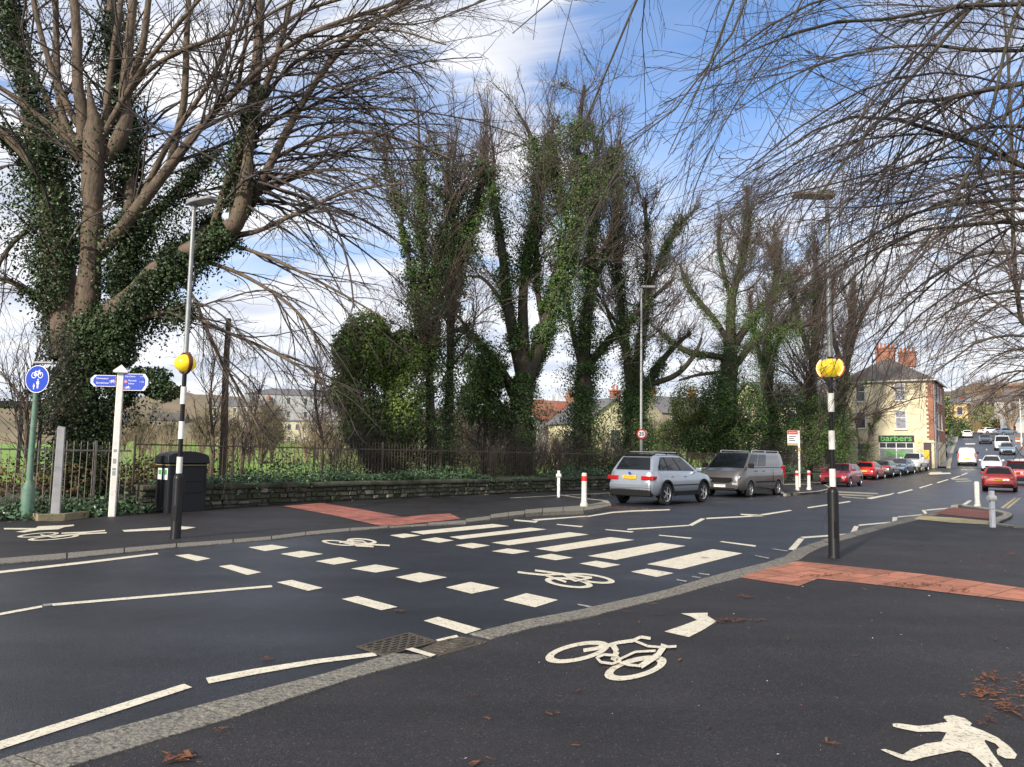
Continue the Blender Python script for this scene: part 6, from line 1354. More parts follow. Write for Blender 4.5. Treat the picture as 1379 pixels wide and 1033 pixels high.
build_tree('pollarded_tree', 'huge old tree at the left with bare pale stem, ivy-clad stems and long right limb', base, left, bark='bark_pale', tw='twig', trunk_n=5, sides=10, seed=3, lsz=.082, leafmat='leaf_dark',
    lv=[dict(n=120, sel=up_, t0=.25, ang=.5, lenf=.38, K=8, grav=.05, wob=.10, rf=.5, rmin=.009, sides=5),
        dict(n=850, t0=.15, ang=.6, lenf=.45, K=6, grav=-.05, wob=.15, rmin=.006),
        dict(n=2700, t0=.2, ang=.6, lenf=.42, K=4, grav=-.02, wob=.18, rmin=.004),
        dict(n=150, src=0, sel=droop, t0=.1, ang=.45, lenf=.55, K=9, grav=-.28, wob=.08, rf=.55, rmin=.008, sides=4),
        dict(n=850, t0=.15, ang=.5, lenf=.4, K=6, grav=-.2, wob=.14, rmin=.005),
        dict(n=1800, t0=.1, ang=.55, lenf=.45, K=4, grav=-.1, wob=.18, rmin=.004),
        dict(n=60, src=0, sel=[18, 19, 20], t0=.05, t1=.8, ang=1.1, lenf=.7, K=9, grav=-.22, wob=.08, rf=.4, rmin=.009, bias=(1.6, 0, -.3), sides=4),
        dict(n=700, t0=.15, ang=.5, lenf=.35, K=6, grav=-.1, wob=.14, rmin=.005),
        dict(n=120, src=0, sel=[2, 4, 29, 30], t0=.2, ang=.8, lenf=.5, K=8, grav=-.2, wob=.12, rf=.4, rmin=.007),
        dict(n=800, t0=.15, ang=.55, lenf=.4, K=5, grav=-.1, wob=.16, rmin=.005)],
    ivy=[(0, 0, 1, 9500, .34, .34), (2, 0, .55, 9500, .32, .34), (2, .5, 1, 7000, .40, .30), (3, 0, .66, 9500, .30, .10), (4, 0, 1, 11000, .30, .34), (30, 0, 1, 2500, .25, .2),
         (34, 0, 1, 5200, .30, .34), (35, 0, 1, 4200, .30, .32), (18, .05, .5, 2600, .28, .15), (1, 0, .12, 900, .2, .1), (19, .2, .6, 900, .25, .1), (29, 0, .4, 500, .2, .1), (25, 0, .35, 2000, .35, .22)])
# ivy spilling low on the right of that trunk
V, Fq = leafcloud('x', [(tuple(W(200, 515, YL)), (.75, .6, .42), 3000), (tuple(W(150, 470, YL - .3)), (.65, .6, .9), 4600), (tuple(W(128, 600, YL - .2)), (.6, .5, 1.3), 5200), (tuple(W(225, 525, YL - .2)), (.42, .4, .30), 900), (tuple(W(165, 530, YL)), (.4, .4, .5), 1200)], None, .082, 16)
o_ = [c for c in COL.objects if c.name.startswith('pollarded_tree')][0]
np_mesh('ivy', V - np.array(base), Fq, M['leaf_dark'], o_)

# --- row of ivy-clad trees behind the wall
def row_tree(label, bx, d, limbs, ivy, seed, n1=60, n2=420, n3=1500, top=1.0, bark='bark_green', tw='twig_brown', leafmat='leaf', extra=(), upg=.5, name='ivy_clad_tree', trunk_n=1, shoots=50, shl=3.4, tuft=5200):
    b = wl(wt(bx, d), d, .5); Y = b.y
    n1 = int(n1 * .8); n2 = int(n2 * 1.1); n3 = int(n3 * 1.0); L_ = [guide(px, [q * .74 for q in r], Y, dY, 14) for px, r, dY in limbs]; ivy = [(a, b_, min(c, .88) if a else c, int(n_ * 1.5), r1 * 1.1, r2 * 1.0) for a, b_, c, n_, r1, r2 in ivy]
    fs = max(1, Y / 28); lv = [dict(n=n1, t0=.25, ang=.75, lenf=.32, K=8, grav=upg * .5, wob=.17, rf=.6, rmin=.013 * fs, sides=4, rk=.0085 if Y < 36 else .0115), dict(n=n2, t0=.15, ang=.6, lenf=.5, K=5, grav=upg * .4, wob=.17, rmin=.007 * fs, rk=.008 if Y < 36 else .010), dict(n=n3, t0=.15, ang=.6, lenf=.6, K=4, grav=upg * .3, wob=.2, rmin=.0052 * fs),
          dict(n=shoots, src=0, t0=.55, ang=.35, lenf=1.0, L=shl, K=8, grav=upg, wob=.06, rf=.7, rmin=.012, sides=4), dict(n=shoots * 9, t0=.15, ang=.5, lenf=.42, K=5, grav=upg * .5, wob=.12, rmin=.006), dict(n=shoots * 17, t0=.15, ang=.55, lenf=.5, K=4, grav=upg * .3, wob=.16, rmin=.004)]
    return build_tree(name, label, b, L_, group='ivy-clad trees behind the wall', bark=bark, tw=tw, lv=lv, ivy=ivy, seed=seed, trunk_n=trunk_n, leafmat=leafmat, tuft=tuft)
row_tree('slim ivy-covered tree just right of the round ivy bush', 581, 1.8, [
  ([(581, 640), (580, 560), (578, 503), (573, 402), (568, 301), (566, 241), (563, 150)], [9, 8, 7, 6, 5, 3.5, 2], 0),
  ([(580, 500), (590, 430), (592, 350), (606, 251), (616, 175)], [4, 4, 3.5, 2.5, 1.5], .5),
  ([(576, 470), (558, 390), (545, 321), (530, 256), (515, 200)], [4, 3.5, 3, 2.2, 1.2], -.4),
  ([(574, 420), (590, 370), (605, 300), (625, 220)], [3, 3, 2, 1.2], .8)],
  [(0, .0, .86, 4600, .36, .22), (1, 0, .6, 2200, .3, .22), (2, 0, .8, 3000, .3, .3), (3, 0, .5, 1200, .25, .2)], 41)
row_tree('tall dark ivy-covered tree, second from the round ivy bush', 601, 2.6, [
  ([(601, 640), (604, 560), (606, 503), (608, 402), (613, 330), (605, 250), (603, 210)], [9, 8, 7.5, 7, 6, 4, 2], 0),
  ([(608, 420), (626, 330), (646, 250), (651, 190)], [5, 5, 4, 3], .3),
  ([(611, 350), (640, 300), (665, 240), (660, 170)], [4, 3, 2.5, 1.5], -.5)],
  [(0, 0, .95, 5200, .30, .36), (1, 0, .98, 3400, .34, .36), (2, 0, .7, 1400, .3, .3)], 42)
row_tree('broad many-stemmed tree at the middle with mossy forked trunks', 702, 2.2, [
  ([(702, 640), (702, 553), (707, 503), (706, 480)], [24, 20, 18, 15], 0),
  ([(703, 505), (686, 427), (681, 382), (671, 301), (656, 226), (650, 190)], [13, 10, 9, 7, 4, 2.5], -.7),
  ([(706, 495), (704, 402), (712, 327), (727, 261), (722, 200), (697, 150)], [12, 9, 8, 6, 4.5, 2], .4),
  ([(712, 505), (732, 452), (747, 392), (767, 337), (782, 266), (777, 200), (787, 115)], [14, 13, 12, 11, 8, 6, 3], -.5),
  ([(690, 520), (670, 488), (645, 460), (615, 425)], [7, 5, 4, 2], -1.5),
  ([(686, 430), (672, 400), (650, 375), (630, 372)], [5, 4, 3, 2], .8),
  ([(734, 450), (724, 390), (722, 330), (728, 270)], [6, 5, 4, 3], .8),
  ([(768, 335), (760, 280), (742, 215), (745, 160)], [6, 5, 4, 2.5], 1.0),
  ([(695, 545), (675, 510), (640, 490), (620, 470)], [6, 5, 4, 2], 1.5)],
  [(0, 0, 1, 3000, .22, .2), (1, .1, 1, 3300, .20, .30), (2, .3, 1, 3600, .16, .55), (3, .0, 1, 10500, .14, .62), (6, .3, 1, 900, .15, .2), (7, .3, 1, 2600, .2, .45), (4, .2, 1, 1200, .25, .4), (8, .2, 1, 2200, .4, .6)], 43, n1=110, n2=800, n3=2600, shoots=70)
row_tree('mossy tree with leafy ivy head directly right of the broad forked tree', 785, 2.6, [
  ([(783, 640), (785, 553), (787, 490)], [18, 16, 14], 0),
  ([(787, 500), (787, 452), (795, 382), (797, 301), (802, 226), (803, 185)], [13, 12, 9, 7, 5, 3], 0),
  ([(785, 500), (770, 440), (762, 390), (752, 330)], [6, 5, 4, 2.5], -1),
  ([(788, 500), (810, 470), (832, 447), (858, 422), (883, 397), (905, 378)], [8, 7.5, 7, 6, 4, 2], -1.0),
  ([(795, 385), (815, 350), (826, 300), (832, 250)], [5, 4, 3, 2], 1),
  ([(800, 300), (815, 240), (832, 200), (835, 188)], [5, 4.5, 4, 3], -.5)],
  [(0, 0, 1, 4600, .55, .35), (1, .1, 1, 4200, .2, .45), (5, .2, 1, 3000, .3, .6), (2, 0, 1, 900, .3, .2), (3, .0, .6, 1200, .3, .12), (4, .3, 1, 900, .2, .3)], 44, n1=90, n2=620, n3=2000, shoots=80)
row_tree('leaning twin-stemmed tree beside the tall grey lamp column', 857, 2.0, [
  ([(858, 645), (856, 580), (853, 525)], [24, 20, 17], 0),
  ([(850, 530), (845, 480), (838, 427), (832, 352), (835, 251)], [9, 8, 7, 5, 3], -.6),
  ([(857, 530), (860, 480), (868, 427), (873, 352), (868, 266)], [11, 10, 8, 6, 3], .3),
  ([(862, 535), (882, 500), (905, 470), (930, 448)], [9, 7, 5, 3], .8),
  ([(872, 400), (890, 350), (910, 310), (935, 285)], [5, 4, 3, 1.5], -.6),
  ([(846, 480), (825, 440), (812, 400)], [4, 3, 2], -1),
  ([(868, 520), (910, 505), (935, 478), (945, 455)], [6, 5, 4, 2], -.8)],
  [(0, 0, 1, 4600, .62, .4), (1, 0, 1, 3300, .28, .30), (2, 0, .9, 3000, .22, .3), (3, 0, .5, 1100, .3, .2), (4, .3, 1, 900, .2, .3)], 45, n1=150, n2=1100, n3=3600, shoots=80)
row_tree('spreading tree with level left branch behind the tan van', 980, 3.5, [
  ([(978, 650), (980, 560), (982, 500), (984, 457)], [18, 16, 15, 12], 0),
  ([(984, 470), (986, 401), (1000, 350), (1007, 299), (1006, 250)], [10, 8, 6, 4, 2], .5),
  ([(978, 482), (950, 478), (926, 474), (901, 457), (880, 440)], [6, 6, 5, 4, 2], -1),
  ([(980, 458), (962, 430), (948, 414), (926, 384), (915, 355)], [6, 5, 5, 4, 2], -.5),
  ([(986, 470), (1005, 440), (1024, 418), (1054, 384), (1080, 360)], [8, 7, 6, 4, 2], 0),
  ([(990, 492), (1024, 452), (1060, 442), (1095, 436)], [7, 6, 5, 3], -1),
  ([(986, 410), (975, 370), (968, 330), (972, 290)], [4, 4, 3, 1.5], 1),
  ([(980, 500), (940, 505), (915, 512)], [4, 3, 2], -1.5)],
  [(0, 0, 1, 5200, .60, .45), (1, 0, .9, 2600, .22, .42), (4, .2, 1, 2200, .25, .5), (5, .2, 1, 2200, .25, .5), (2, 0, 1, 700, .15, .15), (3, 0, 1, 1000, .15, .25), (6, .2, 1, 600, .15, .25)], 46, n1=200, n2=1500, n3=4600, shoots=80, tw='twig_brown')
row_tree('yellow-green ivy-clad tree behind the bus stop flag', 1040, 4.5, [
  ([(1036, 650), (1034, 560), (1032, 478)], [14, 12, 10], 0),
  ([(1032, 480), (1037, 418), (1048, 350), (1041, 305)], [8, 6, 5, 2.5], 0),
  ([(1034, 490), (1060, 430), (1085, 400), (1100, 372)], [6, 5, 4, 2.5], 0),
  ([(1030, 500), (1015, 450), (1010, 400)], [5, 4, 2], 1)],
  [(0, 0, 1, 3600, .5, .45), (1, 0, 1, 2600, .35, .4), (2, 0, 1, 2200, .35, .45), (3, 0, 1, 800, .3, .3)], 47, n1=110, n2=900, n3=3000, shoots=60, tw='twig_brown')
row_tree('dark ivy column tree directly left of the flashing beacon column', 1088, 3.0, [
  ([(1086, 655), (1090, 560), (1097, 478), (1101, 400), (1096, 330)], [9, 9, 8, 6, 3], 0),
  ([(1095, 490), (1072, 420), (1062, 365)], [5, 4, 2], .5)],
  [(0, 0, .85, 5200, .6, .45), (1, 0, 1, 1200, .4, .3)], 48, n1=90, n2=700, n3=2400, shoots=60)
row_tree('ivy-covered tree nearest the cream shop building', 1128, 3.0, [
  ([(1127, 655), (1130, 560), (1138, 500), (1146, 436), (1150, 380)], [9, 9, 8, 6, 3], 0),
  ([(1134, 520), (1152, 450), (1170, 410), (1188, 380)], [5, 4, 3, 2], .5),
  ([(1136, 500), (1120, 440), (1122, 370)], [5, 4, 2], 0),
  ([(1140, 525), (1160, 518), (1185, 516), (1206, 524)], [2.2, 1.6, 1.1, .6], -2)],
  [(0, 0, .55, 5200, .62, .4), (0, .5, 1, 500, .3, .3)], 49, n1=70, n2=520, n3=1900, shoots=70, shl=5, tw='twig_brown')
row_tree('small bare tree in front of the cream shop wall', 1166, 1.2, [
  ([(1162, 652), (1164, 620), (1170, 590), (1180, 560)], [2.5, 2.2, 2, 1.2], 0),
  ([(1164, 620), (1156, 590), (1152, 565)], [1.6, 1.3, .8], .5)],
  [(0, 0, .6, 900, .7, .4)], 50, n1=24, n2=120, n3=300, shoots=14, shl=2.2, name='small_tree')

# round ivy-smothered bush, and the paler shrub
def bush(name, label, bx, d, blobs, m, n_tw, seed, size=.12, cat='bush'):
    b = wl(wt(bx, d), d, .5); root = empty(name, tuple(b), 0, label, cat); g = np.random.default_rng(seed)
    bl_ = [((*W(px, py, b.y + dy),), r, n_) for px, py, dy, r, n_ in blobs]
    V, Fq = leafcloud('x', bl_, None, size, seed); np_mesh('foliage', V - np.array(b), Fq, M[m], root)
    n_ = len(bl_); P_ = np.empty((n_, 7, 3)); 
    for i, (c, r, _) in enumerate(bl_):
        for k in range(7): P_[i, k] = np.array(b) + (np.array(c) - np.array(b)) * (k / 6) + np.array([0, 0, 0 if k else 0]) + (g.normal(size=3) * .06 if 0 < k else 0)
    R_ = np.linspace(.09, .03, 7)[None] * np.ones((n_, 1))
    C1, R1 = spawn(P_, R_, n_tw, g, t0=.3, ang=.8, lenf=.6, K=5, grav=.1, wob=.2, rmin=.008); C2, R2 = spawn(C1, R1, n_tw * 4, g, t0=.2, ang=.7, lenf=.5, K=4, grav=.1, wob=.2, rmin=.005)
    V, Fq = merge([tubes(P_, R_, 6), tubes(C1, R1, 4), tubes(C2, R2, 3)]); np_mesh('branches', V - np.array(b), Fq, M['twig'], root, True)
    return root
bush('ivy_bush', 'large round ivy-smothered bush rising above the railing', 505, 3.0, [
  (497, 475, 0, (1.35, 1.3, 1.15), 7000), (470, 480, -.3, (.75, .9, 1.2), 3000), (530, 480, .3, (1.0, 1.0, 1.3), 5000), (505, 560, 0, (1.3, 1.2, 1.6), 7000), (545, 560, -.4, (.9, .8, 1.7), 5400), (462, 530, -.3, (.65, .7, .75), 2400), (498, 445, 0, (1.0, .9, .65), 3600), (520, 610, -.3, (1.3, .8, .8), 3400), (545, 480, 0, (.8, .9, 1.0), 3600), (490, 575, .2, (.9, .9, 1.0), 2400)], 'leaf_bright', 120, 61, size=.11)
bush('ivy_bush', 'dark rounded ivy mass between the slim trees and the broad forked tree', 655, 3.4, [
  (655, 505, 0, (.9, .9, 1.0), 3400), (640, 540, 0, (.8, .8, 1.1), 2800), (668, 560, .2, (.7, .8, 1.3), 2400)], 'leaf', 90, 62)
bush('laurel_shrub', 'bright yellow-green shrub behind the van roof', 925, 4.5, [
  (928, 550, 0, (1.6, 1.1, 1.7), 6600), (905, 585, -.3, (1.3, .9, 1.2), 3600), (948, 580, .3, (1.3, .9, 1.5), 3800)], 'leaf_pale', 60, 63)
bush('ivy_bush', 'broad green ivy mass just behind the van', 958, 2.6, [
  (968, 550, 0, (1.0, .8, 2.3), 6200), (990, 590, 0, (1.5, .9, 1.5), 5200), (1012, 550, .4, (1.1, .8, 2.0), 4600), (940, 600, 0, (1.3, .8, 1.1), 3200)], 'leaf', 60, 64, size=.12)
bush('ivy_bush', 'dark ivy mass beside the bus stop flag', 1060, 3.2, [
  (1060, 560, 0, (1.6, 1.0, 2.8), 7600), (1105, 575, 0, (1.5, 1.0, 2.5), 6600), (1035, 590, 0, (1.5, .9, 1.9), 4600), (1130, 590, 0, (1.0, .9, 2.0), 3400), (1075, 615, -.4, (2.2, .8, 1.0), 3600)], 'leaf', 60, 65, size=.13)
# tall snag and the leaning bar at the left
b = wl(wt(300, 2.2), 2.2, .5)
P_, R_ = guide([(300, 650), (302, 580), (304, 500), (308, 429)], [6, 5, 4.2, 3.4], b.y, 0, 14)
sn = empty('dead_trunk', tuple(b), 0, 'thin dead trunk with broken flat top standing behind the railing', 'dead tree')
np_mesh('trunk', tubes(P_[None], R_[None], 10)[0] - np.array(b), tubes(P_[None], R_[None], 10)[1], M['bark'], sn, True)
g = np.random.default_rng(8)
C, Rc = spawn(P_[None], R_[None], 70, g, t0=.05, t1=.9, ang=1.2, lenf=.10, K=5, grav=-.2, wob=.25, rmin=.006); V, Fq = tubes(C, Rc, 3); np_mesh('crown', V - np.array(b), Fq, M['twig_brown'], sn)
# saplings inside the railing
def sapling(label, bx, d, px, r, seed, n2=60, tw='twig_brown', bark='bark_pale', grp='saplings growing inside the railing'):
    b = wl(wt(bx, d), d, .5); P_, R_ = guide(px, r, b.y, 0, 10)
    build_tree('sapling', label, b, [(P_, R_)], cat='sapling', group=grp, bark=bark, tw=tw, seed=seed, lv=[dict(n=26, t0=.2, ang=.6, lenf=.5, K=6, grav=.2, wob=.15, rmin=.006), dict(n=n2 * 3, t0=.2, ang=.6, lenf=.5, K=4, grav=.1, wob=.2, rmin=.005)])
sapling('forked bare sapling by the dead trunk', 285, 1.0, [(284, 650), (287, 590), (283, 540), (290, 480)], [3, 2.4, 1.6, .8], 71)
sapling('pale sapling stem just right of the dead trunk', 322, 1.0, [(324, 650), (330, 600), (345, 550), (350, 520)], [2.5, 2, 1.4, .7], 72)
sapling('bare sapling midway between the dead trunk and the ivy bush', 432, 1.3, [(432, 650), (434, 590), (424, 540), (428, 480)], [2.2, 2, 1.4, .6], 73)
sapling('sapling leaning left beside the green sign post', 35, 1.2, [(38, 690), (36, 600), (30, 540), (0, 500)], [3, 2.6, 2, .9], 74, tw='twig')
sapling('slender sapling rising behind the green sign post', 62, 1.4, [(60, 690), (40, 600), (38, 520), (60, 450)], [2.4, 2, 1.6, .7], 75, tw='twig')

# --- overhanging trees along the right-hand pavement
def right_tree(label, bx, by, Y, limbs, lv, seed, hgt=11, r0=.33, twm='twig', trunkpx=None):
    b = Vector((bx, by, 0)); b.z = float(H(bx, by)); K = 14
    P_, R_ = catmull([(bx, by, b.z - .1), (bx + .1, by, b.z + hgt * .35), (bx - .15, by + .1, b.z + hgt * .7), (bx, by, b.z + hgt)], [r0, r0 * .8, r0 * .6, r0 * .35], K)
    L_ = [(P_, R_)]
    for px, r, dY, zt in limbs:
        pl, rl = guide(px, [q * .74 for q in r], Y, dY, K)
        # root the limb in the trunk
        n = 5; j = np.array([bx, by, b.z + zt]); e = pl[0]; mid = (j + e) / 2 + np.array([0, 0, .35])
        pts = np.vstack([[j], [mid], pl]); rr = np.concatenate([[rl[0] * 1.5, rl[0] * 1.2], rl]); q, r2 = catmull(pts, rr, K); L_.append((q, r2))
    return build_tree('street_tree', label, b, L_, group='bare trees overhanging the right-hand pavement', bark='bark_green', tw=twm, lv=lv, seed=seed)
arc = lambda n1, n2, n3, s=0, rm=.0055: [dict(n=n1, sel=slice(1, None), t0=.25, ang=.5, lenf=.55, K=9, grav=-.16, wob=.07, rf=.55, rmin=rm * 1.4, sides=4, bias=(-.5, 0, -.1)), dict(n=n2, t0=.12, ang=.45, lenf=.5, K=7, grav=-.10, wob=.10, rmin=rm), dict(n=n3, t0=.15, ang=.5, lenf=.45, K=5, grav=-.05, wob=.14, rmin=rm * .7)]
right_tree('nearest overhanging street tree whose arching branches fill the upper right', 10.6, 11.0, 10.5, [
  ([(1440, 0), (1379, 6), (1290, 8), (1204, 25), (1120, 30), (1030, 60), (960, 95)], [5, 4.5, 4, 3, 2, 1.2], -1.5, 7.5),
  ([(1470, 250), (1379, 225), (1329, 200), (1266, 179), (1216, 162), (1141, 158), (1083, 183), (1037, 216), (1000, 240)], [6, 5, 4.5, 4, 3, 2, 1.4, .9], .3, 5.0),
  ([(1470, 110), (1379, 112), (1329, 121), (1287, 133), (1225, 137), (1183, 162), (1150, 200), (1120, 241), (1075, 300)], [6, 5, 5, 4, 3.5, 2.5, 2, 1], -.6, 6.2),
  ([(1400, -60), (1320, 0), (1291, 29), (1250, 79), (1216, 117), (1175, 158), (1116, 216), (1060, 290)], [5, 4.5, 4, 3.5, 3, 2, 1.4, .8], .4, 8),
  ([(1470, 310), (1379, 300), (1329, 300), (1266, 308), (1216, 316), (1158, 366), (1116, 410), (1090, 450)], [5, 4, 4, 3, 2.5, 2, 1.3, .8], 1.2, 4.6),
  ([(1460, 280), (1379, 268), (1258, 280), (1200, 300), (1150, 340), (1110, 390)], [4.5, 4, 3, 2, 1.4, .9], -.4, 4.8),
  ([(1430, -80), (1379, -10), (1350, 80), (1330, 170), (1290, 260), (1240, 330)], [4, 4, 3, 2.4, 1.6, .9], -1.2, 8),
  ([(1440, 60), (1340, 70), (1240, 60), (1140, 75), (1050, 110), (990, 150)], [4, 3.6, 3, 2.2, 1.5, .8], .8, 7),
  ([(1440, -60), (1300, -40), (1180, -20), (1080, 10), (1000, 60), (940, 110)], [4, 3.6, 3, 2.4, 1.6, .9], .4, 8.5),
  ([(1450, 180), (1380, 170), (1300, 175), (1220, 210), (1160, 250), (1110, 320)], [4, 3.6, 3, 2.2, 1.5, .8], 1.5, 5.6)],
  arc(64, 520, 2100), 81, hgt=12)
right_tree('overhanging tree a little further up the right-hand side', 18.3, 23.5, 22, [
  ([(1440, 400), (1379, 392), (1335, 395), (1286, 414), (1249, 440), (1207, 468)], [3.5, 3, 2.6, 2, 1.2, .7], -1, 6),
  ([(1440, 470), (1379, 452), (1323, 458), (1286, 482), (1250, 510)], [3, 2.6, 2.2, 1.4, .7], 0, 4.5),
  ([(1440, 350), (1379, 340), (1320, 342), (1260, 370), (1210, 410), (1185, 450)], [3.5, 3, 2.5, 2, 1.3, .7], 1, 7),
  ([(1440, 300), (1370, 280), (1300, 300), (1240, 345), (1200, 400)], [3.5, 3, 2.5, 2, .9], -1.5, 8),
  ([(1430, 240), (1350, 230), (1280, 240), (1220, 270), (1180, 320)], [3.5, 3, 2.5, 1.6, .8], .5, 9),
  ([(1440, 490), (1379, 440), (1368, 380), (1364, 300), (1362, 180), (1357, 75), (1350, 0)], [5, 4.5, 4, 3.6, 3, 2.4, 1.6], 2, 3),
  ([(1370, 310), (1330, 250), (1300, 180), (1290, 120)], [3.5, 3, 2, 1], 0, 8),
  ([(1440, 520), (1385, 500), (1345, 505), (1315, 525)], [2.5, 2, 1.5, .8], .5, 4)],
  arc(80, 640, 2400, rm=.005), 82, hgt=13, twm='twig_brown')
right_tree('furthest overhanging tree above the parked red cars', 28.0, 35.0, 33, [
  ([(1440, 420), (1370, 400), (1330, 420), (1290, 455)], [2.5, 2.2, 1.6, .7], 0, 9),
  ([(1430, 490), (1379, 470), (1340, 480), (1305, 505)], [2.2, 2, 1.4, .7], 0, 6),
  ([(1430, 360), (1375, 340), (1330, 350), (1290, 390)], [2.5, 2.2, 1.6, .7], 2, 10),
  ([(1430, 530), (1385, 510), (1350, 520), (1325, 540)], [2, 1.6, 1.2, .7], 1, 5)],
  arc(80, 600, 1900, rm=.009), 83, hgt=14, twm='twig_brown')
right_tree('overhanging tree behind the camera dropping branches from the top centre', 6.4, -1.5, 8.0, [
  ([(1050, -220), (1010, -60), (987, 0), (962, 70), (940, 120), (900, 208)], [3, 2.6, 2.2, 1.6, .9], .5, 8),
  ([(1060, -200), (1030, -60), (1004, 0), (960, 100), (905, 150), (852, 190), (800, 230)], [3, 2.6, 2.2, 1.6, 1.2, .8], -.5, 8),
  ([(960, -200), (880, -60), (848, 20), (820, 95), (790, 160), (739, 216), (690, 250)], [2.6, 2.4, 2.2, 1.8, 1.4, .8], .8, 8),
  ([(980, -200), (900, -120), (800, -50), (735, 20), (690, 45)], [2.6, 2.2, 1.6, .8], 0, 8.5),
  ([(860, -200), (760, -100), (690, -20), (620, 20), (560, 40)], [2.4, 2, 1.5, .7], .5, 8.5),
  ([(1150, -160), (1100, -40), (1060, 40), (1010, 110), (960, 190), (930, 250)], [2.6, 2.2, 1.6, 1, .6], .8, 8)],
  [dict(n=62, sel=slice(1, None), t0=.3, ang=.45, lenf=.25, K=8, grav=-.04, wob=.08, rf=.5, rmin=.0045, sides=4), dict(n=480, t0=.12, ang=.5, lenf=.45, K=6, grav=-.03, wob=.12, rmin=.0035), dict(n=1300, t0=.15, ang=.5, lenf=.45, K=4, grav=0, wob=.14, rmin=.0025)], 84, hgt=13, r0=.3)

# --- bare scrub trees far across the park
def proto(name, seed, h, m, n1=26, n2=200, n3=700):
    g = np.random.default_rng(seed); L_ = []
    for k in range(5):
        a = k * 1.3 + g.uniform(0, .6); sp = g.uniform(.12, .38) * h
        L_.append(catmull([(0, 0, 0), (math.cos(a) * sp * .15, math.sin(a) * sp * .15, h * .25), (math.cos(a) * sp * .6, math.sin(a) * sp * .6, h * .55), (math.cos(a) * sp, math.sin(a) * sp, h * g.uniform(.75, .95))], [h * .02, h * .016, h * .01, h * .004], 8))
    P_ = np.stack([l[0] for l in L_]); R_ = np.stack([l[1] for l in L_])
    C1, R1 = spawn(P_, R_, n1 * 2, g, t0=.2, ang=.8, lenf=.4, K=5, grav=.3, wob=.15, rmin=.02); C2, R2 = spawn(C1, R1, n2 * 2, g, t0=.1, ang=.7, lenf=.5, K=4, grav=.2, wob=.2, rmin=.014); C3, R3 = spawn(C2, R2, n3 * 2, g, t0=.1, ang=.6, lenf=.6, K=3, grav=.2, wob=.2, rmin=.011)
    root = empty(name); V, Fq = tubes(P_, R_, 6); np_mesh('trunk', V, Fq, M[m], root, True)
    V, Fq = merge([tubes(C1, R1, 3), tubes(C2, R2, 3), tubes(C3, R3, 3)]); np_mesh('crown', V, Fq, M[m], root); return root
protos = [proto('scrub_tree', 91, 8, 'twig_tan'), proto('scrub_tree', 92, 9, 'twig_brown'), proto('scrub_tree', 93, 7, 'twig_green')]
first = [True] * 3; g = np.random.default_rng(101)
SCR = [('tan bare scrub tree on the far side of the park', 'tan bare trees across the park'), ('brown bare scrub tree on the far side of the park', 'brown bare trees across the park'), ('olive bare scrub tree on the far side of the park', 'olive bare trees across the park')]
for i in range(78):
    if i < 46: px = g.uniform(140, 720); Y = g.uniform(60, 150)
    else: px = g.uniform(620, 1160); Y = g.uniform(75, 130)
    if 340 < px < 450 and Y > 90: Y = g.uniform(50, 70) if i % 3 else Y
    p = W(px, 600, Y); x, y = p.x, p.y; k = i % 3
    o = protos[k] if first[k] else copy_tree(protos[k]); first[k] = False
    o.location = (x, y, float(H(x, y)) + .5); o.rotation_euler = (0, 0, g.uniform(0, 6.28)); s = g.uniform(.5, 1.0) * (0.62 if Y < 80 else 1.0); o.scale = (s * 1.2, s * 1.2, s)
    tag(o, SCR[k][0], 'tree', SCR[k][1])
# ------------------------------------------------------------------ buildings
M['cream'] = mat('cream_render', (0.70, 0.62, 0.42), 0.85, color2=(0.58, 0.51, 0.34), scale=.35, spotscale=.9, spotcol=(0.45, 0.37, 0.24), spotamt=.35)
M['tanwall'] = mat('tan_render', (0.55, 0.38, 0.17), 0.85, var=.12, scale=.5)
M['whitewall'] = mat('white_render', (0.62, 0.62, 0.60), 0.85, color2=(0.50, 0.50, 0.49), scale=.4)
M['drabwall'] = mat('drab_render', (0.27, 0.235, 0.17), .9, var=.15, scale=.4)
M['palestone'] = mat('pale_stone_wall', (0.42, 0.38, 0.29), .9, var=.15, scale=.4)
M['greywall'] = mat('grey_render', (0.36, 0.37, 0.38), 0.85, var=.12, scale=.4)
def brick(name, c1, c2, mo, sc=1.0):
    m = bpy.data.materials.new(name); m.use_nodes = True; nt = m.node_tree; N = nt.nodes; L = nt.links; b = N['Principled BSDF']; b.inputs['Roughness'].default_value = .9
    tc = N.new('ShaderNodeTexCoord'); s = N.new('ShaderNodeSeparateXYZ'); L.new(tc.outputs['Object'], s.inputs[0]); a = N.new('ShaderNodeMath'); a.operation = 'ADD'; L.new(s.outputs[0], a.inputs[0]); L.new(s.outputs[1], a.inputs[1]); c = N.new('ShaderNodeCombineXYZ'); L.new(a.outputs[0], c.inputs[0]); L.new(s.outputs[2], c.inputs[1])
    br = N.new('ShaderNodeTexBrick'); br.inputs['Scale'].default_value = sc; br.inputs['Brick Width'].default_value = .225; br.inputs['Row Height'].default_value = .075; br.inputs['Mortar Size'].default_value = .008; br.inputs['Color1'].default_value = (*c1, 1); br.inputs['Color2'].default_value = (*c2, 1); br.inputs['Mortar'].default_value = (*mo, 1); L.new(c.outputs[0], br.inputs[0]); L.new(br.outputs[0], b.inputs['Base Color']); return m
M['brick'] = brick('red_brick', (.36, .12, .065), (.26, .09, .05), (.25, .2, .16))
M['slate'] = brick('roof_slate', (.13, .115, .105), (.095, .085, .08), (.05, .045, .04), 1.0)
M['redroof'] = mat('red_tile_roof', (0.28, 0.085, 0.055), .85, var=.25, scale=1.5)
M['slate_grey'] = mat('grey_slate_roof', (0.13, 0.125, 0.13), .75, var=.2, scale=1.2)
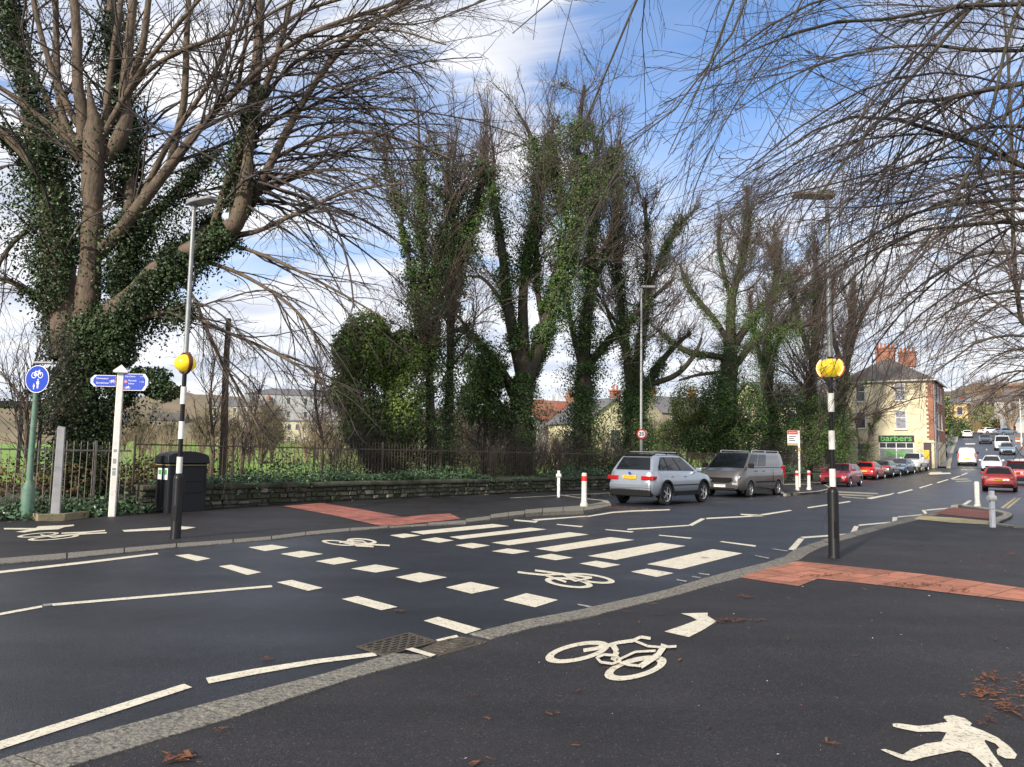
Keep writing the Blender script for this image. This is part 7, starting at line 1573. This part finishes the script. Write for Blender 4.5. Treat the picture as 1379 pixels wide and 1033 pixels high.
M['win'] = mat('window_pane', (0.05, 0.055, 0.065), 0.08, spec=.8)
M['win_curtain'] = mat('net_curtain_pane', (0.32, 0.32, 0.36), 0.35, color2=(.2, .2, .23), scale=3)
M['frame'] = mat('window_frame', (0.70, 0.70, 0.70), .5)
M['fascia'] = mat('shop_fascia', (0.012, 0.014, 0.012), .4)
M['neongreen'] = mat('green_lettering', (0.08, 0.36, 0.07), .5)
M['shopglass'] = mat('shop_glass', (0.20, 0.22, 0.21), 0.15, color2=(.30, .32, .31), scale=1.0)
M['pipe'] = mat('grey_pipe', (0.30, 0.30, 0.31), .6)
M['pots'] = mat('chimney_pot', (0.40, 0.15, 0.08), .85)
M['darkdoor'] = mat('dark_doorway', (0.06, 0.035, 0.04), .6)
M['poster'] = mat('yellow_poster', (0.65, 0.45, 0.03), .6)
M['stepstone'] = mat('stone_trim', (0.55, 0.52, 0.44), .8)
def window(root, Mx, x, z, w, h, m='win', frame='frame', sash=True, sill=True):
    """window on the local facade plane y=0 facing -y"""
    mb = MB(); t = .07; mb.box(x - w / 2, x + w / 2, -.03, .04, z, z + t, M=Mx); mb.box(x - w / 2, x + w / 2, -.03, .04, z + h - t, z + h, M=Mx); mb.box(x - w / 2, x - w / 2 + t, -.03, .04, z + t, z + h - t, M=Mx); mb.box(x + w / 2 - t, x + w / 2, -.03, .04, z + t, z + h - t, M=Mx)
    if sash: mb.box(x - w / 2 + t, x + w / 2 - t, -.028, .04, z + h * .60, z + h * .60 + .07, M=Mx)
    f = mb.build('window', M[frame], root)
    mb = MB(); mb.box(x - w / 2 + t, x + w / 2 - t, -.006, .02, z + t, z + h - t, M=Mx); mb.build('pane', M[m], f)
    if sill: mb = MB(); mb.box(x - w / 2 - .1, x + w / 2 + .1, -.14, .0, z - .1, z, M=Mx); mb.build('sill', M['stepstone'], f)
    return f
def chimney(root, Mx, x, y, z0, w, d, h, pots):
    mb = MB(); mb.box(x - w / 2, x + w / 2, y - d / 2, y + d / 2, z0, z0 + h, M=Mx); mb.box(x - w / 2 - .08, x + w / 2 + .08, y - d / 2 - .08, y + d / 2 + .08, z0 + h * .72, z0 + h * .78, M=Mx); mb.box(x - w / 2 - .1, x + w / 2 + .1, y - d / 2 - .1, y + d / 2 + .1, z0 + h - .16, z0 + h - .002, M=Mx)
    c = mb.build('chimney', M['brick'], root)
    for k in range(pots):
        px = x - w / 2 + (k + .5) * w / pots; mb = MB(); mb.lathe([(.13, 0), (.11, .4), (.14, .42), (.12, .5)], 10, M=Mx @ T(px, y, z0 + h)); mb.build('chimney_pot', M['pots'], c)
# --- the cream corner building with the barber's shop
c0 = Vector((43.5, 79.2, 0)); base_z = 1.1; fw_ = 9.0      # right-hand front corner
yaw = math.radians(-35); bb = empty('corner_shop', (c0.x, c0.y, base_z), yaw, 'cream three-storey corner building with a green-lettered barber shop', 'building')
I = Matrix.Identity(4); hE = 8.95; dp = 10.5
mb = MB(); mb.box(-fw_, 0, 0, dp, -1.5, hE); mb.build('wall', M['cream'], bb)
mb = MB(); mb.box(-fw_ - 3.2, -fw_ + .0, 1.2, dp, -1.5, 8.2); mb.build('side_wing', M['cream'], bb)
# hipped roof
mb = MB(); o_ = .35; z = hE + .12; rz = hE + 3.1
vs = [(-fw_ - o_, -o_, z), (o_, -o_, z), (o_, dp + o_, z), (-fw_ - o_, dp + o_, z), (-fw_ / 2 - .3, 4.2, rz), (-fw_ / 2 - .3, dp - 3.4, rz)]
mb.add(vs, [(0, 1, 4), (1, 2, 5, 4), (2, 3, 5), (3, 0, 4, 5), (0, 3, 2, 1)]); rf = mb.build('roof', M['slate'], bb)
mb = MB(); mb.box(-fw_ - .38, .38, -.42, -.30, hE - .02, hE + .12); mb.box(.30, .42, -.3, dp, hE - .02, hE + .12); mb.build('gutter', M['stepstone'], bb)
mb = MB(); vs = [(-fw_ - 4.5, 1.9, 8.3), (-fw_ - .0, 1.9, 8.3), (-fw_, dp, 8.3), (-fw_ - 4.5, dp, 8.3), (-fw_ - 2.2, 5, 9.8), (-fw_, 5, 9.8)]; mb.add(vs, [(0, 1, 5, 4), (2, 3, 4, 5), (3, 0, 4)]); mb.build('wing_roof', M['slate'], bb)
chimney(bb, I, -fw_ / 2 - .5, 4.2, rz - .6, 1.9, .8, 1.75, 5); chimney(bb, I, -fw_ / 2 + 1.55, 5.4, rz - 1.0, 1.7, .8, 1.7, 4)
for (x, z, w_, h_, m_) in [(-6.9, 6.9, .95, 1.75, 'win'), (-3.05, 6.9, 1.0, 1.85, 'win_curtain'), (-6.9, 4.0, .95, 1.8, 'win'), (-3.0, 3.9, 1.05, 1.95, 'win_curtain'), (-6.9, .45, .95, 2.0, 'win')]: window(bb, I, x, z, w_, h_, m_)
# shopfront
sf = MB(); sf.box(-5.15, -1.85, -.06, .02, 0.0, 2.55); sfo = sf.build('shopfront', M['frame'], bb)
mb = MB(); mb.box(-5.08, -1.92, -.075, -.055, .25, 1.85); mb.build('shop_window', M['shopglass'], sfo)
mb = MB(); mb.box(-5.08, -1.92, -.075, -.055, 1.95, 2.45); mb.build('shop_window', M['win'], sfo)
mb = MB(); mb.box(-3.55, -3.47, -.085, -.05, .25, 2.45); mb.box(-4.5, -4.44, -.085, -.05, 1.95, 2.45); mb.box(-2.6, -2.54, -.085, -.05, 1.95, 2.45); mb.build('mullion', M['frame'], sfo)
mb = MB(); mb.box(-5.2, -1.8, -.16, .0, 2.55, 3.25); fa = mb.build('fascia', M['fascia'], bb)
text_mesh('lettering', 'barbers', .88, M['neongreen'], fa, T(-3.5, -.165, 2.93) @ up, squash=1.12, bold=.012)
text_mesh('lettering', 'Mirage', .72, M['neongreen'], sfo, T(-3.45, -.085, 1.42) @ up, squash=1.1, bold=.02)
mb = MB(); mb.prism([(-1.55, 2.45), (-1.2, 2.45), (-1.37, 2.75)], 0, .05, M=up @ T(0, 0, .02)); mb.build('hanging_notice', M['poster'], bb)
mb = MB(); mb.box(-.95, -.25, -.02, .03, -.2, 2.5); dr = mb.build('doorway', M['darkdoor'], bb); mb = MB(); mb.box(-.93, -.45, -.06, -.025, .75, 1.75); mb.build('yellow_poster', M['poster'], dr)
mb = MB(); mb.box(-1.0, .08, -.12, .0, 2.5, 2.66); mb.build('door_hood', M['stepstone'], bb)
# toothed brick quoins and brick street side
mb = MB()
for k in range(28):
    z = 2.75 + k * .23; w_ = .62 if k % 2 else .42
    if z + .23 < hE: mb.box(-w_, .03, -.03, .02, z, z + .228)
mb.build('brick_quoins', M['brick'], bb)
mb = MB(); mb.box(.0, .03, .02, dp, 2.7, hE - .03); mb.build('brick_flank', M['brick'], bb)
for y_ in (.35, 1.1, 3.1):
    mb = MB(); mb.cyl((.10, y_, -.3), (.10, y_, hE - .05), .055, n=8); mb.build('drainpipe', M['pipe'], bb)
sm = Matrix.Rotation(PI / 2, 4, 'Z')
for y_ in (2.1, 4.6, 7.2):
    for z_ in (4.0, 6.9): window(bb, T(.03, 0, 0) @ sm, y_, z_, .95, 1.7)
mb = MB(); mb.box(.04, .09, .6, 1.0, 1.0, 2.4); mb.build('blue_sign', M['blue'], bb)

def house(label, x, y, w, d, h, yaw, wall, roof, rise=2.2, cols=2, rows=2, hip=False, chim=1, z=None, gable_front=False, group=None, cat='house', name='house', win='win', wz=None):
    z0 = float(H(x, y)) - .5 if z is None else z
    r = empty(name, (x, y, z0), yaw, label, cat, group)
    mb = MB(); mb.box(-w / 2, w / 2, -d / 2, d / 2, -1, h)
    if not hip:
        if gable_front:
            mb.add([(-w / 2, -d / 2, h), (w / 2, -d / 2, h), (0, -d / 2, h + rise - .05), (-w / 2, d / 2, h), (w / 2, d / 2, h), (0, d / 2, h + rise - .05)], [(0, 1, 2), (4, 3, 5)])
        else:
            mb.add([(-w / 2, -d / 2, h), (-w / 2, d / 2, h), (-w / 2, 0, h + rise - .05), (w / 2, -d / 2, h), (w / 2, d / 2, h), (w / 2, 0, h + rise - .05)], [(1, 0, 2), (3, 4, 5)])
    mb.build('wall', M[wall], r)
    mb = MB(); o = .25; t = .12
    if hip:
        q = min(w, d) / 2 * .95; A = [(-w / 2 - o, -d / 2 - o, h), (w / 2 + o, -d / 2 - o, h), (w / 2 + o, d / 2 + o, h), (-w / 2 - o, d / 2 + o, h), (-w / 2 + q, 0, h + rise), (w / 2 - q, 0, h + rise)]
        mb.add([(a, b, c + .02) for a, b, c in A], [(0, 1, 5, 4), (1, 2, 5), (2, 3, 4, 5), (3, 0, 4), (0, 3, 2, 1)])
    elif gable_front:
        for s in (1, -1): mb.add([(s * (w / 2 + o), -d / 2 - o, h - .1), (s * (w / 2 + o), d / 2 + o, h - .1), (0, d / 2 + o, h + rise + .05), (0, -d / 2 - o, h + rise + .05)] + [(s * (w / 2 + o), -d / 2 - o, h - .1 + t), (s * (w / 2 + o), d / 2 + o, h - .1 + t), (0, d / 2 + o, h + rise + .05 + t), (0, -d / 2 - o, h + rise + .05 + t)], [(4, 5, 6, 7), (0, 3, 2, 1), (0, 4, 7, 3), (1, 2, 6, 5), (0, 1, 5, 4)])
    else:
        for s in (1, -1): mb.add([(-w / 2 - o, s * (d / 2 + o), h - .1), (w / 2 + o, s * (d / 2 + o), h - .1), (w / 2 + o, 0, h + rise + .05), (-w / 2 - o, 0, h + rise + .05), (-w / 2 - o, s * (d / 2 + o), h + .02), (w / 2 + o, s * (d / 2 + o), h + .02), (w / 2 + o, 0, h + rise + .17), (-w / 2 - o, 0, h + rise + .17)], [(4, 5, 6, 7), (0, 3, 2, 1), (0, 1, 5, 4), (1, 2, 6, 5), (3, 0, 4, 7)])
    mb.build('roof', M[roof], r)
    Mf = T(0, -d / 2, 0); rh = h / rows
    for i in range(cols):
        for j in range(rows): window(r, Mf, -w / 2 + (i + .5) * w / cols, j * rh + rh * .30, min(1.1, w / cols * .5), rh * .52, win, sill=False, sash=False)
    Ms = T(-w / 2, 0, 0) @ Matrix.Rotation(-PI / 2, 4, 'Z')
    for j in range(rows): window(r, Ms, 0, j * rh + rh * .30, .9, rh * .5, win, sill=False, sash=False)
    for k in range(chim): chimney(r, I, (w / 2 - .7) * (1 - 2 * k), 0, h + rise * .35, .9, .7, rise * .65 + 1.3, 2)
    return r
# terrace climbing the left side of the street behind the shop
tb = [('brick', 'narrow brick house attached behind the corner shop on the street'), ('whitewall', 'white rendered house further up the street behind the corner shop')]
for i, (wl_, lb) in enumerate(tb):
    q = Vector(bl[1 + i]); dv = (Vector(bl[2 + i]) - Vector(bl[1 + i])).normalized(); nrm = Vector((-dv.y, dv.x)); c = q + dv * 3.2 + nrm * (4.2 + i * .8)
    house(lb, c.x, c.y, 8.0, 6.0, 7.6 - i * 1.2, math.atan2(dv.y, dv.x) , wl_, 'slate_grey', cols=3, rows=3 - i, chim=1)
# houses up the hill
def hp(px, py): return G(px, py)
p = W(1286, 580, 165); house('flat-roofed tan house with dark eaves on the hill left of the street', p.x, p.y, 5.6, 5.2, 6.6, math.radians(-38), 'tanwall', 'slate_grey', hip=True, rise=.4, cols=2, rows=2, chim=0, z=float(H(p.x, p.y)) - .4)
p = W(1312, 576, 205); house('large white gabled house behind the tan house', p.x, p.y, 8.5, 9, 6.3, math.radians(-20), 'greywall', 'slate_grey', rise=3, gable_front=True, cols=2, rows=2, chim=0)
p = W(1336, 575, 215); house('white house with tall windows beside the big gabled house', p.x, p.y, 5.5, 7, 7.6, math.radians(-30), 'whitewall', 'slate_grey', rise=1.8, cols=3, rows=3)
for i in range(6):
    p = W(1349 + i * 9.5, 578 + i * .8, 205 - i * 9); house('white terraced house with dark windows on the hill at the right', p.x, p.y, 8.4, 7, 7.4, math.radians(-78), 'whitewall', 'slate_grey', rise=2.6, cols=2, rows=3, group='white terraced houses on the hill at the right')
# tan garden wall on the hill
p0, p1 = G(1303, 584), G(1331, 580); gw = MB(); dv = (p1 - p0); L_ = dv.length; r = empty('garden_wall', p0, math.atan2(dv.y, dv.x), 'tan garden wall below the shrub at the top of the hill street', 'wall'); gw.box(0, L_, 0, .3, -1.5, 3.2); gw.build('panel', M['tanwall'], r); gw = MB(); gw.box(-.05, L_ + .05, -.05, .35, 3.2, 3.35); gw.build('coping', M['stepstone'], r)
# houses across the park
p = W(398, 597, 190); ob = house('long pale building with rows of windows across the park', p.x + 5, p.y, 26, 12, 6.0, math.radians(-4), 'palestone', 'slate_grey', rise=.6, hip=True, cols=14, rows=2, chim=0, z=W(398, 599, 190).z - .5)
p = W(398, 560, 240); ob = house('large grey building with curved-looking dark roof on the far slope', p.x, p.y, 30, 16, 12, math.radians(18), 'greywall', 'slate_grey', rise=2.5, hip=True, cols=6, rows=3, chim=0, z=W(398, 578, 240).z - 2)
p = W(330, 560, 230); house('stone-coloured building left of the grey building on the far slope', p.x, p.y, 16, 12, 8, math.radians(-10), 'drabwall', 'slate_grey', rise=2, cols=5, rows=3, chim=1, z=W(330, 580, 230).z - 1)
p = W(738, 600, 95); house('red-roofed house glimpsed between the broad tree and its neighbour', p.x, p.y, 8, 8, 4.2, math.radians(30), 'greywall', 'redroof', rise=2.4, cols=2, rows=2, z=W(738, 600, 95).z - 1.2)
p = W(800, 605, 80); house('cream gabled house glimpsed left of the tall lamp column', p.x, p.y, 6.5, 8, 3.6, math.radians(25), 'cream', 'slate_grey', rise=2.4, gable_front=True, cols=1, rows=1, z=W(800, 605, 80).z - 1.0)
p = W(905, 590, 110); house('brick house with chimneys rising behind the pale shrub', p.x, p.y, 8, 8, 5.2, math.radians(20), 'drabwall', 'slate_grey', rise=2.4, cols=2, rows=2, chim=2, z=W(905, 598, 110).z - 1)
p = W(1055, 610, 85); house('cream house glimpsed through the ivy trees behind the bus stop', p.x, p.y, 9, 8, 6.5, math.radians(20), 'cream', 'slate_grey', rise=2.5, cols=2, rows=2, z=float(H(p.x, p.y)))
# dark shelter at the far left edge
p = W(8, 590, 32); sh = empty('park_shelter', (p.x, p.y, .5), .2, 'dark flat-roofed shelter beyond the railing at the left edge', 'shelter')
mb = MB(); mb.box(-2.6, 1.1, -1.2, 1.2, 2.75, 2.95); mb.build('roof', M['trim'], sh)
for x_ in (-2.4, .9):
    for y_ in (-1, 1): mb = MB(); mb.box(x_ - .06, x_ + .06, y_ - .06, y_ + .06, 0, 2.75); mb.build('post', M['trim'], sh)
# shrubs up the hill
for i, (px, py, Y, r_, mm, lb) in enumerate([(1322, 556, 175, (3.6, 3, 2.6), 'leaf_pale', 'pale feathery shrub above the tan garden wall'), (1285, 583, 150, (2.6, 2.2, 2.4), 'leaf', 'dark hedge beside the distant traffic light'), (1297, 583, 152, (2.4, 2, 2.2), 'leaf_pale', 'yellow-green hedge in front of the tan house'), (1270, 560, 118, (1.6, 2.0, 3.2), 'leaf', 'dark conifer-like tree behind the corner shop'), (1352, 572, 175, (3.5, 2.5, 1.6), 'leaf_brown', 'reddish hedge below the white terraces')]):
    p = W(px, py, Y); r = empty('shrub', (p.x, p.y, float(H(p.x, p.y))), 0, lb, 'shrub'); zc = p.z - float(H(p.x, p.y))
    V, Fq = leafcloud('x', [((0, 0, max(zc, r_[2] * .6)), r_, 1500), ((0, 0, r_[2] * .4), (r_[0] * .8, r_[1] * .8, r_[2] * .8), 500)], None, .34, 200 + i); np_mesh('foliage', V, Fq, M[mm], r)
    mb = MB(); mb.cyl((0, 0, -.3), (0, 0, max(zc, 1)), .14, .06, n=7); mb.build('trunk', M['bark'], r)
for k, (px, Y, s) in enumerate([(1328, 190, 1.5), (1345, 185, 1.3), (1362, 160, 1.4), (1318, 230, 1.7), (1370, 215, 1.8), (1340, 240, 1.9)]):
    p = W(px, 570, Y); o = copy_tree(protos[k % 2]); o.location = (p.x, p.y, float(H(p.x, p.y))); o.rotation_euler = (0, 0, k * 1.1); o.scale = (s, s, s); tag(o, 'bare tree standing among the white houses up the hill', 'tree', 'bare trees among the hill houses')
# wooded hills closing the view
def hill(name, pts, Y0, Y1, m, seed):
    """ridge: pts = (px, py of crest) at distance Y1, foot at Y0"""
    g = np.random.default_rng(seed); n = 90; rows_ = 14; pxs = np.linspace(pts[0][0], pts[-1][0], n); pys = np.interp(pxs, [p[0] for p in pts], [p[1] for p in pts]); V = []
    for j in range(rows_):
        v = j / (rows_ - 1)
        for px, py in zip(pxs, pys):
            Y = Y0 + (Y1 - Y0) * v; c = W(px, py, Y1); b_ = W(px, 600, Y0); z0 = float(H(b_.x, Y0)) - 1; z = z0 + (c.z - z0) * (math.sin(v * PI / 2) ** 1.0)
            p = W(px, 600, Y); V.append((p.x, Y, z + g.normal() * .5 * (1 if 0 < j else 0)))
    i = np.arange(rows_ - 1)[:, None] * n + np.arange(n - 1)[None]; Fq = np.stack([i, i + 1, i + n + 1, i + n], -1).reshape(-1, 4)
    return tag(np_mesh(name, np.array(V), Fq, m, smooth=True), kind='structure')
M['woods'] = mat('winter_woods', (0.20, 0.145, 0.095), .95, color2=(0.11, 0.10, 0.055), scale=.06, bump=1, bscale=.6, spotscale=.03, spotcol=(0.25, 0.22, 0.11), spotamt=.6)
hill('hills', [(-900, 560), (-200, 548), (150, 540), (250, 532), (340, 538), (480, 545), (620, 560), (800, 562), (1000, 555), (1130, 560)], 200, 330, M['woods'], 1)
hill('hills', [(1120, 556), (1240, 545), (1280, 532), (1310, 522), (1340, 524), (1379, 520), (1500, 515), (2000, 520)], 270, 420, M['woods'], 2)
# rows of small houses speckling that far slope
g = np.random.default_rng(5)
for i in range(16):
    px = 1284 + (i % 8) * 12.5 + g.uniform(-3, 3); rowk = i // 8; Y = 300 + rowk * 45; p = W(px, 547 - rowk * 10 - (px - 1284) * .04, Y)
    house('pale little house on the distant brown hillside', p.x, p.y, 9, 8, 5, g.uniform(-.8, .4), ['whitewall', 'stepstone', 'tanwall'][i % 3], ['slate_grey', 'redroof', 'slate'][i % 3], rise=2.2, cols=2, rows=2, chim=0, z=p.z - 4, group='little houses on the distant hillside')
for i in range(8):
    px = 150 + i * 72 + g.uniform(-8, 8); Y = 235 + g.uniform(-15, 15); p = W(px, 578 + g.uniform(-6, 6), Y)
    if 320 < px < 450: continue
    house('pale little house half hidden by bare trees on the slope beyond the park', p.x, p.y, 10, 8, 5.5, g.uniform(-.5, .5), ['greywall', 'drabwall', 'drabwall'][i % 3], ['slate_grey', 'slate'][i % 2], rise=2.4, cols=2, rows=2, chim=1, z=p.z - 4, group='little houses on the slope beyond the park')
